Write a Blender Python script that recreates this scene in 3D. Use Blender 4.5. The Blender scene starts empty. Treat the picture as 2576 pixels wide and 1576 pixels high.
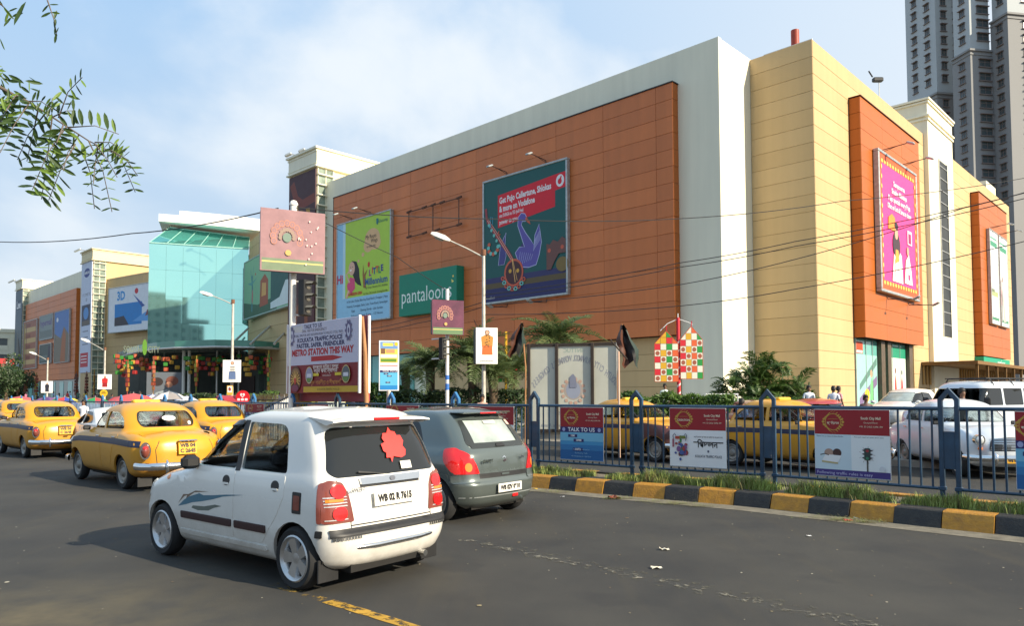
import bpy, bmesh, math, random
from mathutils import Vector, Matrix, noise as mnoise
from mathutils.bvhtree import BVHTree
from mathutils.geometry import tessellate_polygon
random.seed(7)
S = bpy.context.scene
COL = S.collection
R = math.radians
# ------------------------------------------------ camera
FPX, PITCH, ROLL = 1855.0, 0.0439, -0.003
CAMH = 1.72
fwd = Vector((0, math.cos(PITCH), math.sin(PITCH)))
r0 = Vector((1, 0, 0)); u0 = Vector((0, -math.sin(PITCH), math.cos(PITCH)))
rt = r0*math.cos(ROLL) + u0*math.sin(ROLL); up = -r0*math.sin(ROLL) + u0*math.cos(ROLL)
cd = bpy.data.cameras.new('camera'); cam = bpy.data.objects.new('camera', cd); COL.objects.link(cam)
m = Matrix((rt, up, -fwd)).transposed().to_4x4(); m.translation = (0, 0, CAMH); cam.matrix_world = m
cd.sensor_width = 36; cd.lens = FPX/2576*36; cd.shift_y = 127.6/2576; cd.clip_start = .1; cd.clip_end = 3000
S.camera = cam
# ------------------------------------------------ world, sun, exposure
LD = Vector((-0.80, 0.50, -0.47)).normalized()          # direction the sunlight travels
sun_el = math.asin(-LD.z); sun_az = math.atan2(-LD.x, -LD.y)  # azimuth clockwise from +Y
W = bpy.data.worlds.new('World'); S.world = W; W.use_nodes = True
nt = W.node_tree; N = nt.nodes; K = nt.links; N.clear()
out = N.new('ShaderNodeOutputWorld'); bg = N.new('ShaderNodeBackground')
sky = N.new('ShaderNodeTexSky'); sky.sky_type = 'NISHITA'; sky.sun_disc = False
sky.sun_elevation = sun_el; sky.sun_rotation = sun_az
sky.air_density = 1.0; sky.dust_density = 1.2; sky.ozone_density = 2.5
geo = N.new('ShaderNodeTexCoord'); mp = N.new('ShaderNodeMapping'); mp.inputs['Scale'].default_value = (1.0, 1.0, 1.5)
mp.inputs['Location'].default_value = (3.3, 0.55, .2)
nz = N.new('ShaderNodeTexNoise'); nz.inputs['Scale'].default_value = 2.3; nz.inputs['Detail'].default_value = 8; nz.inputs['Roughness'].default_value = .52
nz.inputs['Distortion'].default_value = .25
rp = N.new('ShaderNodeValToRGB'); rp.color_ramp.elements[0].position = .50; rp.color_ramp.elements[1].position = .74; rp.color_ramp.interpolation = 'EASE'
K.new(geo.outputs['Generated'], mp.inputs[0]); K.new(mp.outputs[0], nz.inputs[0]); K.new(nz.outputs[0], rp.inputs[0])
# thin high cloud brightening the air towards the sun side (right of the frame)
dt = N.new('ShaderNodeVectorMath'); dt.operation = 'DOT_PRODUCT'; dt.inputs[1].default_value = Vector((.92, .22, .3)).normalized()
K.new(geo.outputs['Generated'], dt.inputs[0])
mr = N.new('ShaderNodeMapRange'); mr.inputs['From Min'].default_value = .22; mr.inputs['From Max'].default_value = .95; mr.inputs['To Max'].default_value = .92
K.new(dt.outputs['Value'], mr.inputs['Value'])
mx0 = N.new('ShaderNodeMath'); mx0.operation = 'MULTIPLY'; mx0.inputs[1].default_value = .85; K.new(rp.outputs[0], mx0.inputs[0])
mxm = N.new('ShaderNodeMath'); mxm.operation = 'MAXIMUM'; K.new(mx0.outputs[0], mxm.inputs[0]); K.new(mr.outputs[0], mxm.inputs[1])
sx = N.new('ShaderNodeSeparateXYZ'); K.new(geo.outputs['Generated'], sx.inputs[0])
gr = N.new('ShaderNodeValToRGB'); gr.color_ramp.elements[0].position = 0; gr.color_ramp.elements[0].color = (5.4, 6.1, 6.7, 1); gr.color_ramp.elements[1].position = .45; gr.color_ramp.elements[1].color = (3.6, 5.4, 7.6, 1)
K.new(sx.outputs['Z'], gr.inputs[0])
mix = N.new('ShaderNodeMixRGB'); mix.inputs[2].default_value = (7.3, 7.7, 8.0, 1)
add = N.new('ShaderNodeMixRGB'); add.inputs[0].default_value = .9
K.new(sky.outputs[0], add.inputs[1]); K.new(gr.outputs[0], add.inputs[2]); K.new(mxm.outputs[0], mix.inputs[0]); K.new(add.outputs[0], mix.inputs[1])
K.new(mix.outputs[0], bg.inputs[0]); bg.inputs[1].default_value = .085
K.new(bg.outputs[0], out.inputs[0])
sl = bpy.data.lights.new('sun', 'SUN'); sl.energy = 4.9; sl.angle = R(.55); sl.color = (1, .88, .68)
so = bpy.data.objects.new('sun', sl); COL.objects.link(so); so.location = (60, -30, 60)
so.rotation_euler = LD.to_track_quat('-Z', 'Y').to_euler()
S.view_settings.view_transform = 'Standard'; S.view_settings.look = 'None'; S.view_settings.gamma = 1
S.view_settings.exposure = 0.6; S.view_settings.use_curve_mapping = False

# ------------------------------------------------ measuring helpers (pixel of the 2576x1576 photo -> place in the world)
O = Vector((0, 0, CAMH))
def ray(x, y): return fwd + rt*(x-1288)/FPX - up*(y-915.6)/FPX
def gz(x, y, z=0.):
    d = ray(x, y); return O + d*(z-CAMH)/d.z
def at(x, y, Y):
    d = ray(x, y); return O + d*Y/d.y
# ------------------------------------------------ materials
MC = {}
def mat(name, col, rough=.6, metal=0., spec=.5, var=.12, scale=3., bump=0., bscale=60., coat=0., trans=0., alpha=1., emit=0., stretch=(1, 1, 1), col2=None, detail=5):
    if name in MC: return MC[name]
    m = bpy.data.materials.new(name); m.use_nodes = True; MC[name] = m
    t = m.node_tree; n = t.nodes; k = t.links; b = n['Principled BSDF']
    c = (*col, 1) if len(col) == 3 else col
    m.diffuse_color = c
    b.inputs['Roughness'].default_value = rough; b.inputs['Metallic'].default_value = metal
    b.inputs['Specular IOR Level'].default_value = spec
    b.inputs['Coat Weight'].default_value = coat; b.inputs['Coat Roughness'].default_value = .05
    b.inputs['Transmission Weight'].default_value = trans; b.inputs['Alpha'].default_value = alpha
    if emit: b.inputs['Emission Color'].default_value = c; b.inputs['Emission Strength'].default_value = emit
    tc = n.new('ShaderNodeTexCoord'); mp = n.new('ShaderNodeMapping'); mp.inputs['Scale'].default_value = stretch
    k.new(tc.outputs['Object'], mp.inputs[0])
    if var or col2:
        z = n.new('ShaderNodeTexNoise'); z.inputs['Scale'].default_value = scale; z.inputs['Detail'].default_value = detail; z.inputs['Roughness'].default_value = .6
        k.new(mp.outputs[0], z.inputs[0])
        mr = n.new('ShaderNodeMapRange'); mr.inputs['From Min'].default_value = .3; mr.inputs['From Max'].default_value = .7
        k.new(z.outputs[0], mr.inputs[0])
        mx = n.new('ShaderNodeMixRGB')
        if col2: mx.inputs[1].default_value = c; mx.inputs[2].default_value = (*col2, 1)
        else:
            mx.inputs[1].default_value = tuple(q*(1-var) for q in c[:3])+(1,); mx.inputs[2].default_value = tuple(min(1, q*(1+var)) for q in c[:3])+(1,)
        k.new(mr.outputs[0], mx.inputs[0]); k.new(mx.outputs[0], b.inputs['Base Color'])
        r2 = n.new('ShaderNodeMapRange'); r2.inputs['To Min'].default_value = max(0, rough*.85); r2.inputs['To Max'].default_value = min(1, rough*1.15)
        k.new(z.outputs[0], r2.inputs[0]); k.new(r2.outputs[0], b.inputs['Roughness'])
    else: b.inputs['Base Color'].default_value = c
    if bump:
        z2 = n.new('ShaderNodeTexNoise'); z2.inputs['Scale'].default_value = bscale; z2.inputs['Detail'].default_value = 4
        k.new(mp.outputs[0], z2.inputs[0]); bp = n.new('ShaderNodeBump'); bp.inputs['Strength'].default_value = bump; bp.inputs['Distance'].default_value = .02
        k.new(z2.outputs[0], bp.inputs['Height']); k.new(bp.outputs[0], b.inputs['Normal'])
    return m
def srgb(r, g, b):
    f = lambda c: (c/255/12.92) if c/255 <= .04045 else ((c/255+.055)/1.055)**2.4
    return (f(r), f(g), f(b))
def ink(r, g, b, rough=.55):            # printed / painted colour given as 0-255
    return mat('print_%d_%d_%d' % (r, g, b), srgb(r, g, b), rough, var=.05, scale=1.5)
def vary(m, amt):                        # each panel its own slight tone
    t = m.node_tree; n = t.nodes; k = t.links; b = n['Principled BSDF']; src = b.inputs['Base Color'].links[0].from_socket
    oi = n.new('ShaderNodeObjectInfo'); r = n.new('ShaderNodeMapRange'); r.inputs[3].default_value = 1-amt; r.inputs[4].default_value = 1+amt; k.new(oi.outputs['Random'], r.inputs[0])
    tc = n.new('ShaderNodeNewGeometry'); mp = n.new('ShaderNodeMapping'); mp.inputs['Scale'].default_value = (1.6, 1.6, .07); k.new(tc.outputs['Position'], mp.inputs[0]); z = n.new('ShaderNodeTexNoise'); z.inputs['Scale'].default_value = 1.2; z.inputs['Detail'].default_value = 6; k.new(mp.outputs[0], z.inputs[0])
    r2 = n.new('ShaderNodeMapRange'); r2.inputs[1].default_value = .35; r2.inputs[2].default_value = .7; r2.inputs[3].default_value = 1+amt*.4; r2.inputs[4].default_value = 1-amt*2.0; k.new(z.outputs[0], r2.inputs[0])
    mu = n.new('ShaderNodeMath'); mu.operation = 'MULTIPLY'; k.new(r.outputs[0], mu.inputs[0]); k.new(r2.outputs[0], mu.inputs[1]); vm = n.new('ShaderNodeVectorMath'); vm.operation = 'SCALE'; k.new(src, vm.inputs[0]); k.new(mu.outputs[0], vm.inputs['Scale']); k.new(vm.outputs[0], b.inputs['Base Color'])
# ------------------------------------------------ mesh helpers
def tagp(o, label=None, cat=None, group=None, kind=None):
    if label: o['label'] = label
    if cat: o['category'] = cat
    if group: o['group'] = group
    if kind: o['kind'] = kind
    return o
def T(name, label, cat, loc=(0, 0, 0), rz=0., group=None, mw=None):
    o = bpy.data.objects.new(name, None); COL.objects.link(o); o.empty_display_size = .3
    if mw is not None: o.matrix_world = mw
    else: o.location = loc; o.rotation_euler = (0, 0, rz)
    return tagp(o, label, cat, group)
def frame(o, x, y=None, z=None):
    """matrix with origin o, X axis x, Z axis z (default up)"""
    x = Vector(x).normalized(); z = Vector(z or (0, 0, 1)); y = z.cross(x).normalized(); z = x.cross(y)
    m = Matrix((x, y, z)).transposed().to_4x4(); m.translation = o; return m
class MB:
    def __init__(s): s.v = []; s.f = []; s.m = []; s.mats = []; s.k = 0
    def mat(s, m):
        if m not in s.mats: s.mats.append(m)
        s.k = s.mats.index(m); return s
    def add(s, vs, fs):
        b = len(s.v); s.v += [tuple(q) for q in vs]; s.f += [tuple(i+b for i in f) for f in fs]; s.m += [s.k]*len(fs); return s
    def box(s, a, b, M=None):
        x0, y0, z0 = a; x1, y1, z1 = b
        vs = [Vector(p) for p in ((x0, y0, z0), (x1, y0, z0), (x1, y1, z0), (x0, y1, z0), (x0, y0, z1), (x1, y0, z1), (x1, y1, z1), (x0, y1, z1))]
        if M is not None: vs = [M @ q for q in vs]
        return s.add(vs, ((0, 3, 2, 1), (4, 5, 6, 7), (0, 1, 5, 4), (1, 2, 6, 5), (2, 3, 7, 6), (3, 0, 4, 7)))
    def bbox(s, a, b, r=.01, M=None):       # box with chamfered edges
        x0, y0, z0 = a; x1, y1, z1 = b; r = min(r, abs(x1-x0)/2.1, abs(y1-y0)/2.1, abs(z1-z0)/2.1)
        vs = []; 
        for z, i in ((z0, r), (z0+r, 0), (z1-r, 0), (z1, r)):
            q = [(x0+i+r, y0+i), (x1-i-r, y0+i), (x1-i, y0+i+r), (x1-i, y1-i-r), (x1-i-r, y1-i), (x0+i+r, y1-i), (x0+i, y1-i-r), (x0+i, y0+i+r)]
            vs += [Vector((a_, b_, z)) for a_, b_ in q]
        if M is not None: vs = [M @ q for q in vs]
        fs = [tuple(reversed(range(8))), tuple(range(24, 32))]
        for l in range(3):
            for i in range(8): j = (i+1) % 8; fs.append((l*8+i, l*8+j, l*8+8+j, l*8+8+i))
        return s.add(vs, fs)
    def tube(s, p, r, n=8, cap=True):       # p list of points, r radius or list
        p = [Vector(q) for q in p]; c = len(p); rr = r if isinstance(r, (list, tuple)) else [r]*c
        vs = []; px = None
        for i, q in enumerate(p):
            t = (p[min(i+1, c-1)]-p[max(i-1, 0)]).normalized()
            if px is None:
                px = Vector((0, 0, 1)) if abs(t.z) < .9 else Vector((1, 0, 0))
            px = (px - t*px.dot(t)).normalized(); py = t.cross(px)
            for j in range(n):
                a = 2*math.pi*j/n; vs.append(q + (px*math.cos(a)+py*math.sin(a))*rr[i])
        fs = []
        for i in range(c-1):
            for j in range(n): k = (j+1) % n; fs.append((i*n+j, i*n+k, i*n+n+k, i*n+n+j))
        if cap: fs += [tuple(reversed(range(n))), tuple(range((c-1)*n, c*n))]
        return s.add(vs, fs)
    def lathe(s, prof, M=None, n=24, axis='z', caps=True):     # prof: (r, h) list
        vs = []
        for r, h in prof:
            for j in range(n):
                a = 2*math.pi*j/n; q = (r*math.cos(a), r*math.sin(a), h)
                if axis == 'y': q = (q[0], h, -q[1])
                if axis == 'x': q = (h, q[0], q[1])
                vs.append(M @ Vector(q) if M is not None else Vector(q))
        fs = []
        for i in range(len(prof)-1):
            for j in range(n): k = (j+1) % n; fs.append((i*n+j, i*n+k, i*n+n+k, i*n+n+j))
        if caps and prof[0][0] > 0: fs.append(tuple(reversed(range(n))))
        if caps and prof[-1][0] > 0: fs.append(tuple(range((len(prof)-1)*n, len(prof)*n)))
        return s.add(vs, fs)
    def prism(s, poly, d0, d1, M=None, plane='xz'):   # extrude polygon; plane 'xz': depth along y ; 'yz': depth along x ; 'xy': along z
        def P(a, b, d): return Vector((a, d, b)) if plane == 'xz' else Vector((d, a, b)) if plane == 'yz' else Vector((a, b, d))
        n = len(poly); vs = [P(a, b, d0) for a, b in poly]+[P(a, b, d1) for a, b in poly]
        if M is not None: vs = [M @ q for q in vs]
        fs = [tuple(range(n)), tuple(reversed(range(n, 2*n)))]+[(i, i+n, (i+1) % n+n, (i+1) % n) for i in range(n)]
        return s.add(vs, fs)
    def poly(s, pts): return s.add(pts, [tuple(range(len(pts)))])
    def mesh(s, name, smooth=None):
        me = bpy.data.meshes.new(name); me.from_pydata(s.v, [], s.f)
        for q in s.mats: me.materials.append(q)
        if len(s.mats) > 1: me.polygons.foreach_set('material_index', s.m)
        bm = bmesh.new(); bm.from_mesh(me); bmesh.ops.recalc_face_normals(bm, faces=bm.faces); bm.to_mesh(me); bm.free()
        if smooth is not None: me.shade_smooth(); me.set_sharp_from_angle(angle=R(smooth))
        return me
    def build(s, name, m=None, parent=None, smooth=None, loc=None, rz=0, mw=None, label=None, cat=None, group=None, kind=None):
        if m is not None: s.mats = [m]; s.m = [0]*len(s.f)
        return link(name, s.mesh(name, smooth), parent, loc, rz, mw, label, cat, group, kind)
def link(name, me, parent=None, loc=None, rz=0, mw=None, label=None, cat=None, group=None, kind=None):
    o = bpy.data.objects.new(name, me); COL.objects.link(o)
    if parent is not None: o.parent = parent
    if mw is not None: o.matrix_local = mw
    elif loc is not None: o.location = loc; o.rotation_euler = (0, 0, rz)
    return tagp(o, label, cat, group, kind)
KIDS = {}
def dup(root, mw=None, loc=None, rz=None, label=None, group=None, swap=None, skip=(), parent=None):
    r = root.copy(); COL.objects.link(r)
    if parent is not None: r.parent = parent
    if mw is not None: r.matrix_world = mw
    if loc is not None: r.location = loc
    if rz is not None: r.rotation_euler = (0, 0, rz)
    if label: r['label'] = label
    if group: r['group'] = group
    if swap: swapm(r, swap)
    kids = [o for o in COL.objects if o.parent == root]
    for ch in kids:
        if ch.name.split('.')[0] in skip: continue
        c = ch.copy(); COL.objects.link(c); c.parent = r
        if swap: swapm(c, swap)
        for g in [o for o in COL.objects if o.parent == ch]:
            d = g.copy(); COL.objects.link(d); d.parent = c
            if swap: swapm(d, swap)
    return r
def swapm(o, sw):
    if o.type != 'MESH': return
    for sl in o.material_slots:
        if sl.material and sl.material.name in sw:
            nm = sw[sl.material.name]; sl.link = 'OBJECT'; sl.material = nm
def ell(cx, cy, rx, ry, n=20, a0=0, a1=360):
    k = n if abs(a1-a0) >= 360 else n+1
    return [(cx+rx*math.cos(R(a0+(a1-a0)*i/n)), cy+ry*math.sin(R(a0+(a1-a0)*i/n))) for i in range(k)]
def rpoly(pts, r, n=4):
    """round the corners of polygon; r number or list"""
    o = []; c = len(pts)
    for i, p in enumerate(pts):
        p = Vector(p); a = Vector(pts[i-1]); b = Vector(pts[(i+1) % c]); rr = r[i] if isinstance(r, (list, tuple)) else r
        rr = min(rr, (a-p).length*.48, (b-p).length*.48); s = p+(a-p).normalized()*rr; e = p+(b-p).normalized()*rr
        if rr < 1e-4: o.append(tuple(p)); continue
        for j in range(n+1):
            t = j/n; q = s*(1-t)**2+p*2*t*(1-t)+e*t*t; o.append((q.x, q.y))
    return o
def rect(x0, y0, x1, y1): return [(x0, y0), (x1, y0), (x1, y1), (x0, y1)]
BEN = None
def font_bengali():
    global BEN
    if BEN is None:
        try: BEN = bpy.data.fonts.load(bpy.utils.resource_path('LOCAL')+'/datafiles/fonts/NotoSansBengali-VariableFont_wdth,wght.woff2')
        except Exception: BEN = False
    return BEN
def text_poly(s, size, align='CENTER', sx=1., bold=0., shear=0., track=1.):
    c = bpy.data.curves.new('t', 'FONT'); c.body = s; c.size = size; c.align_x = align; c.align_y = 'CENTER'; c.resolution_u = 2
    c.fill_mode = 'FRONT'; c.offset = bold; c.shear = shear; c.space_character = track
    o = bpy.data.objects.new('t', c); me = bpy.data.meshes.new_from_object(o)
    vs = [(v.co.x*sx, v.co.y) for v in me.vertices]; fs = [tuple(p.vertices) for p in me.polygons]
    bpy.data.objects.remove(o); bpy.data.curves.remove(c); bpy.data.meshes.remove(me)
    return vs, fs
class Art:
    """flat print on a sheet: local x to the right, z up, facing -y; each layer a little proud of the one below"""
    def __init__(s, step=.004): step = min(step, .0008); s.a = MB(); s.t = MB(); s.T = []; s.d = -step; s.step = step
    def lay(s): s.d -= s.step
    def p(s, pts, m):
        s.a.mat(m); n = len(pts); vs = [(x, s.d, z) for x, z in pts]
        tr = tessellate_polygon([[Vector((x, z, 0)) for x, z in pts]])
        s.a.add(vs, [tuple(t) for t in tr]); s.lay(); return s
    def r(s, x0, z0, x1, z1, m): return s.p(rect(x0, z0, x1, z1), m)
    def e(s, cx, cz, rx, rz, m, n=20): return s.p(ell(cx, cz, rx, rz, n), m)
    def line(s, pts, w, m, closed=False):
        s.a.mat(m); P = [Vector(q) for q in pts]; c = len(P); rng = range(c if closed else c-1); ww = w if isinstance(w, (list, tuple)) else [w]*(c+1)
        L = []; 
        for i in range(c):
            a = P[i-1] if (i or closed) else P[i]; b = P[(i+1) % c] if (i < c-1 or closed) else P[i]
            t = (b-a).normalized(); nn = Vector((-t.y, t.x))*ww[i]/2; L += [P[i]+nn, P[i]-nn]
        s.a.add([(q.x, s.d, q.y) for q in L], [(2*i, 2*i+1, (2*((i+1) % c))+1, 2*((i+1) % c)) for i in rng]); s.lay(); return s
    def txt(s, body, x, z, size, m, align='CENTER', sx=1., bold=0., width=None, shear=0., rot=0.):
        vs, fs = text_poly(body, size, align, sx, bold, shear)
        if not vs: return s
        if width:
            w = max(v[0] for v in vs)-min(v[0] for v in vs); k = width/w; vs = [(a*k, b) for a, b in vs]
        c_, s_ = math.cos(rot), math.sin(rot)
        q = MB(); q.mat(m); q.add([(x+a*c_-b*s_, s.d, z+a*s_+b*c_) for a, b in vs], fs); s.T.append(q); return s
    def done(s, parent, y=0.):
        for mb, nm in [(s.a, 'printed_picture'), (s.t, 'lettering')]+[(q, 'lettering') for q in s.T]:
            if not mb.v: continue
            mb.v = [(a, b+y, c) for a, b, c in mb.v]
            me = bpy.data.meshes.new(nm); me.from_pydata(mb.v, [], mb.f)
            for q in mb.mats: me.materials.append(q)
            me.polygons.foreach_set('material_index', mb.m); link(nm, me, parent)
# ================================================ GROUND
TH = R(-44.15)                                    # the mall's long front runs along local X, local Y goes into the building
MW = Matrix.Translation((12.01, 41.89, 0)) @ Matrix.Rotation(math.atan2(-.6965, .7176), 4, 'Z')
def mw(x, y, z=0): return MW @ Vector((x, y, z))
def MF(x, y, z=0): return MW @ Matrix.Translation((x, y, z))
def asphalt():
    m = mat('asphalt', (.06, .06, .062), .85, var=0)
    t = m.node_tree; n = t.nodes; k = t.links; b = n['Principled BSDF']; b.inputs['Specular IOR Level'].default_value = .35
    tc = n.new('ShaderNodeTexCoord')
    def nz(s, d, r=.6, mp=None):
        z = n.new('ShaderNodeTexNoise'); z.inputs['Scale'].default_value = s; z.inputs['Detail'].default_value = d; z.inputs['Roughness'].default_value = r
        k.new(mp or tc.outputs['Object'], z.inputs[0]); return z.outputs[0]
    def rng(i, a, b_, c, d):
        r = n.new('ShaderNodeMapRange'); r.inputs[1].default_value = a; r.inputs[2].default_value = b_; r.inputs[3].default_value = c; r.inputs[4].default_value = d; k.new(i, r.inputs[0]); return r.outputs[0]
    def mixc(f, a, b_):
        x = n.new('ShaderNodeMixRGB'); k.new(f, x.inputs[0])
        for q, s in ((a, 1), (b_, 2)):
            if isinstance(q, tuple): x.inputs[s].default_value = (*q, 1)
            else: k.new(q, x.inputs[s])
        return x.outputs[0]
    c = mixc(rng(nz(.5, 6), .35, .65, 0, 1), (.040, .039, .037), (.078, .072, .060))
    mp = n.new('ShaderNodeMapping'); mp.inputs['Rotation'].default_value = (0, 0, R(46)); mp.inputs['Scale'].default_value = (1, .12, 1); k.new(tc.outputs['Object'], mp.inputs[0])
    c = mixc(rng(nz(2.2, 5, .6, mp.outputs[0]), .52, .75, 0, .55), c, (.088, .075, .050))      # dust dragged along the lanes
    c = mixc(rng(nz(140, 3, .7), .3, .7, 0, .55), c, (.03, .03, .031))                          # stone grain
    c = mixc(rng(nz(75, 2, .5), .71, .78, 0, .6), c, (.16, .15, .13))                            # pale chips
    c = mixc(rng(nz(9, 4, .6), .72, .77, 0, .25), c, (.24, .22, .18))                           # small worn spots
    # dry silt washed over the near left corner of the carriageway
    vd = n.new('ShaderNodeVectorMath'); vd.operation = 'DISTANCE'; vd.inputs[1].default_value = (-3.9, 5.0, 0); gp = n.new('ShaderNodeNewGeometry'); k.new(gp.outputs['Position'], vd.inputs[0])
    ma = n.new('ShaderNodeMath'); ma.operation = 'MULTIPLY'; k.new(rng(vd.outputs['Value'], .2, 2.4, 1, 0), ma.inputs[0]); k.new(rng(nz(1.6, 8, .65), .35, .65, .1, 1), ma.inputs[1])
    c = mixc(ma.outputs[0], c, (.17, .135, .075))
    c = mixc(rng(nz(.9, 3, .5), .60, .66, 0, .35), c, (.030, .030, .031))                      # darker oily patches
    k.new(c, b.inputs['Base Color'])
    bp = n.new('ShaderNodeBump'); bp.inputs['Strength'].default_value = .45; bp.inputs['Distance'].default_value = .012; k.new(nz(120, 4, .7), bp.inputs['Height']); k.new(bp.outputs[0], b.inputs['Normal'])
    return m
ASPH = asphalt()
DUST = mat('roadside_dust', (.20, .175, .13), .95, var=.3, scale=6, bump=.6, bscale=90)
DIRT = mat('dry_ground', (.16, .135, .1), .95, var=.3, scale=.3, bump=.3, bscale=5)
PAVE = mat('pavement_concrete', (.30, .28, .24), .9, var=.2, scale=1.2, bump=.3, bscale=40)
def sheet(name, pts, z, m, kind='structure'):
    return MB().poly([(x, y, z) for x, y in pts]).build(name, m, kind=kind)
sheet('ground', [(-1600, -600), (1600, -600), (1600, 1800), (-1600, 1800)], -.03, DIRT)
q = [mw(-700, -19.2), mw(60, -19.2), mw(60, -75), mw(-700, -75)]
sheet('road', [(p.x, p.y) for p in q], 0, ASPH)
# median fence line: measured post feet, then straight on towards the vanishing point
FL = [Vector((7.95, 8.45)), Vector((6.05, 10.24)), Vector((4.19, 12.12)), Vector((2.27, 13.5)), Vector((.45, 14.95))]
dl = Vector((-.7176, .6965))
for i in range(1, 30): FL.append(FL[4]+dl*2.4*i)
FL.insert(0, Vector((9.9, 6.6)))
def off(i, d):                                   # offset of the polyline at vertex i; +d away from the camera
    a = FL[max(i-1, 0)]; b = FL[min(i+1, len(FL)-1)]; t = (b-a).normalized(); nrm = Vector((-t.y, t.x)) 
    if nrm.y < 0: nrm = -nrm
    return FL[i]+nrm*d
def strip(name, d0, d1, z, m, i0=0, i1=None):
    i1 = i1 or len(FL); vs = []; 
    for i in range(i0, i1): a = off(i, d0); b = off(i, d1); vs += [(a.x, a.y, z), (b.x, b.y, z)]
    return MB().add(vs, [(2*i, 2*i+2, 2*i+3, 2*i+1) for i in range(i1-i0-1)]).build(name, m, kind='structure')
SOIL = mat('median_soil', (.17, .14, .1), .95, var=.35, scale=5, bump=.8, bscale=60)
ms = strip('median', -.52, .62, .19, SOIL)
strip('roadside_dust', -1.3, -.80, .004, DUST)
# striped kerb stones along the near edge of the median
KB = mat('kerb_black', (.014, .014, .016), .6, col2=(.040, .036, .030), scale=9, bump=.5, bscale=40)
KY = mat('kerb_yellow', (.56, .26, .020), .6, col2=(.36, .17, .03), scale=11, bump=.5, bscale=40)
kerb = T('kerb', 'black and yellow striped kerb along the near edge of the median', 'kerb')
def polyat(d, off_):                              # point at distance d along the offset polyline
    P = [off(i, off_) for i in range(len(FL))]
    for a, b in zip(P, P[1:]):
        l = (b-a).length
        if d <= l: return a+(b-a)*(d/l), (b-a).normalized()
        d -= l
    return P[-1], (P[-1]-P[-2]).normalized()
random.seed(3)
for side, o_ in ((0, -.86), (1, .8)):
    d = 0.0; i = 0
    while d < 46:
        L = .58; a, t = polyat(d+.006, o_); b, t2 = polyat(d+L-.006, o_); i += 1
        t = (b-a).normalized(); nrm = Vector((-t.y, t.x)); 
        if nrm.y < 0: nrm = -nrm
        if side: nrm = -nrm
        M = Matrix(((t.x, nrm.x, 0, a.x), (t.y, nrm.y, 0, a.y), (0, 0, 1, 0), (0, 0, 0, 1)))
        j = random.uniform(-.02, .02); ln = (b-a).length
        mb = MB(); pr = [(-.02+j, -.02), (.03+j, .13), (.06+j, .205), (.085+j, .22), (.33, .222), (.34, -.02)]
        n = len(pr); vs = [M @ Vector((x, y, z)) for x in (0, ln) for y, z in pr]
        mb.add(vs, [tuple(range(n)), tuple(range(n, 2*n))]+[(k_, (k_+1) % n, (k_+1) % n+n, k_+n) for k_ in range(n)])
        mb.build('kerb_stone', KY if i % 2 else KB, kerb); d += L
# painted lines, worn
def worn(name, col, thr):
    m = mat(name, col, .8, var=.2); t = m.node_tree; n = t.nodes; k = t.links; b = n['Principled BSDF']
    tc = n.new('ShaderNodeTexCoord'); z = n.new('ShaderNodeTexNoise'); z.inputs['Scale'].default_value = 9; z.inputs['Detail'].default_value = 8; z.inputs['Roughness'].default_value = .75; k.new(tc.outputs['Object'], z.inputs[0])
    r = n.new('ShaderNodeMapRange'); r.inputs[1].default_value = thr; r.inputs[2].default_value = thr+.1; k.new(z.outputs[0], r.inputs[0]); k.new(r.outputs[0], b.inputs['Alpha']); return m
def rline(name, p, q, w, m, n=24, z=.004):
    p = Vector(p); q = Vector(q); t = (q-p).normalized(); nr = Vector((-t.y, t.x))*w/2; vs = []
    for i in range(n+1):
        c = p+(q-p)*i/n; jj = random.uniform(.85, 1.15); vs += [(*(c+nr*jj), z), (*(c-nr*jj), z)]
    return MB().add(vs, [(2*i, 2*i+1, 2*i+3, 2*i+2) for i in range(n)]).build(name, m, kind='structure')
rline('yellow_line', (-2.2, 6.83), (-1.55, 6.27), .10, worn('yellow_faded', (.42, .25, .04), .52))
rline('yellow_line', (-1.55, 6.27), (.2, 4.75), .105, worn('yellow_paint', (.5, .28, .03), .40))
rline('yellow_line', (-9.5, 12.9), (-2.4, 7.0), .10, worn('yellow_ghost', (.30, .21, .07), .60))
rline('lane_line', (-.6, 8.9), (5.2, 2.95), .13, worn('white_paint', (.24, .22, .17), .52), z=.007)
rline('lane_line', (-.35, 8.7), (5.4, 2.8), .34, worn('white_ghost', (.12, .11, .08), .53))
# far side: pavement and plinth in front of the mall
q = [mw(-330, -18.9), mw(30, -18.9), mw(30, -17.6), mw(-330, -17.6)]
mb = MB(); mb.box((-330, -19.2, -.02), (20, -17.8, .16)); mb.build('far_pavement', PAVE, mw=MW, kind='structure')
mb = MB(); mb.box((-330, -17.8, -.02), (3.8, 3.9, .28)); mb.build('mall_forecourt', PAVE, mw=MW, kind='structure')
mb = MB(); mb.box((-330, -9.5, .26), (3.8, 3.9, .56)); mb.build('mall_podium', PAVE, mw=MW, kind='structure')
mb = MB(); vs = [(3.8, -17.8, .02), (60, -17.8, .02), (60, -6, .40), (3.8, -6, .40), (60, 90, .55), (3.8, 90, .55)]
mb.add(vs, [(0, 1, 2, 3), (3, 2, 4, 5)]); mb.build('side_road', ASPH, mw=MW, kind='structure')
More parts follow.
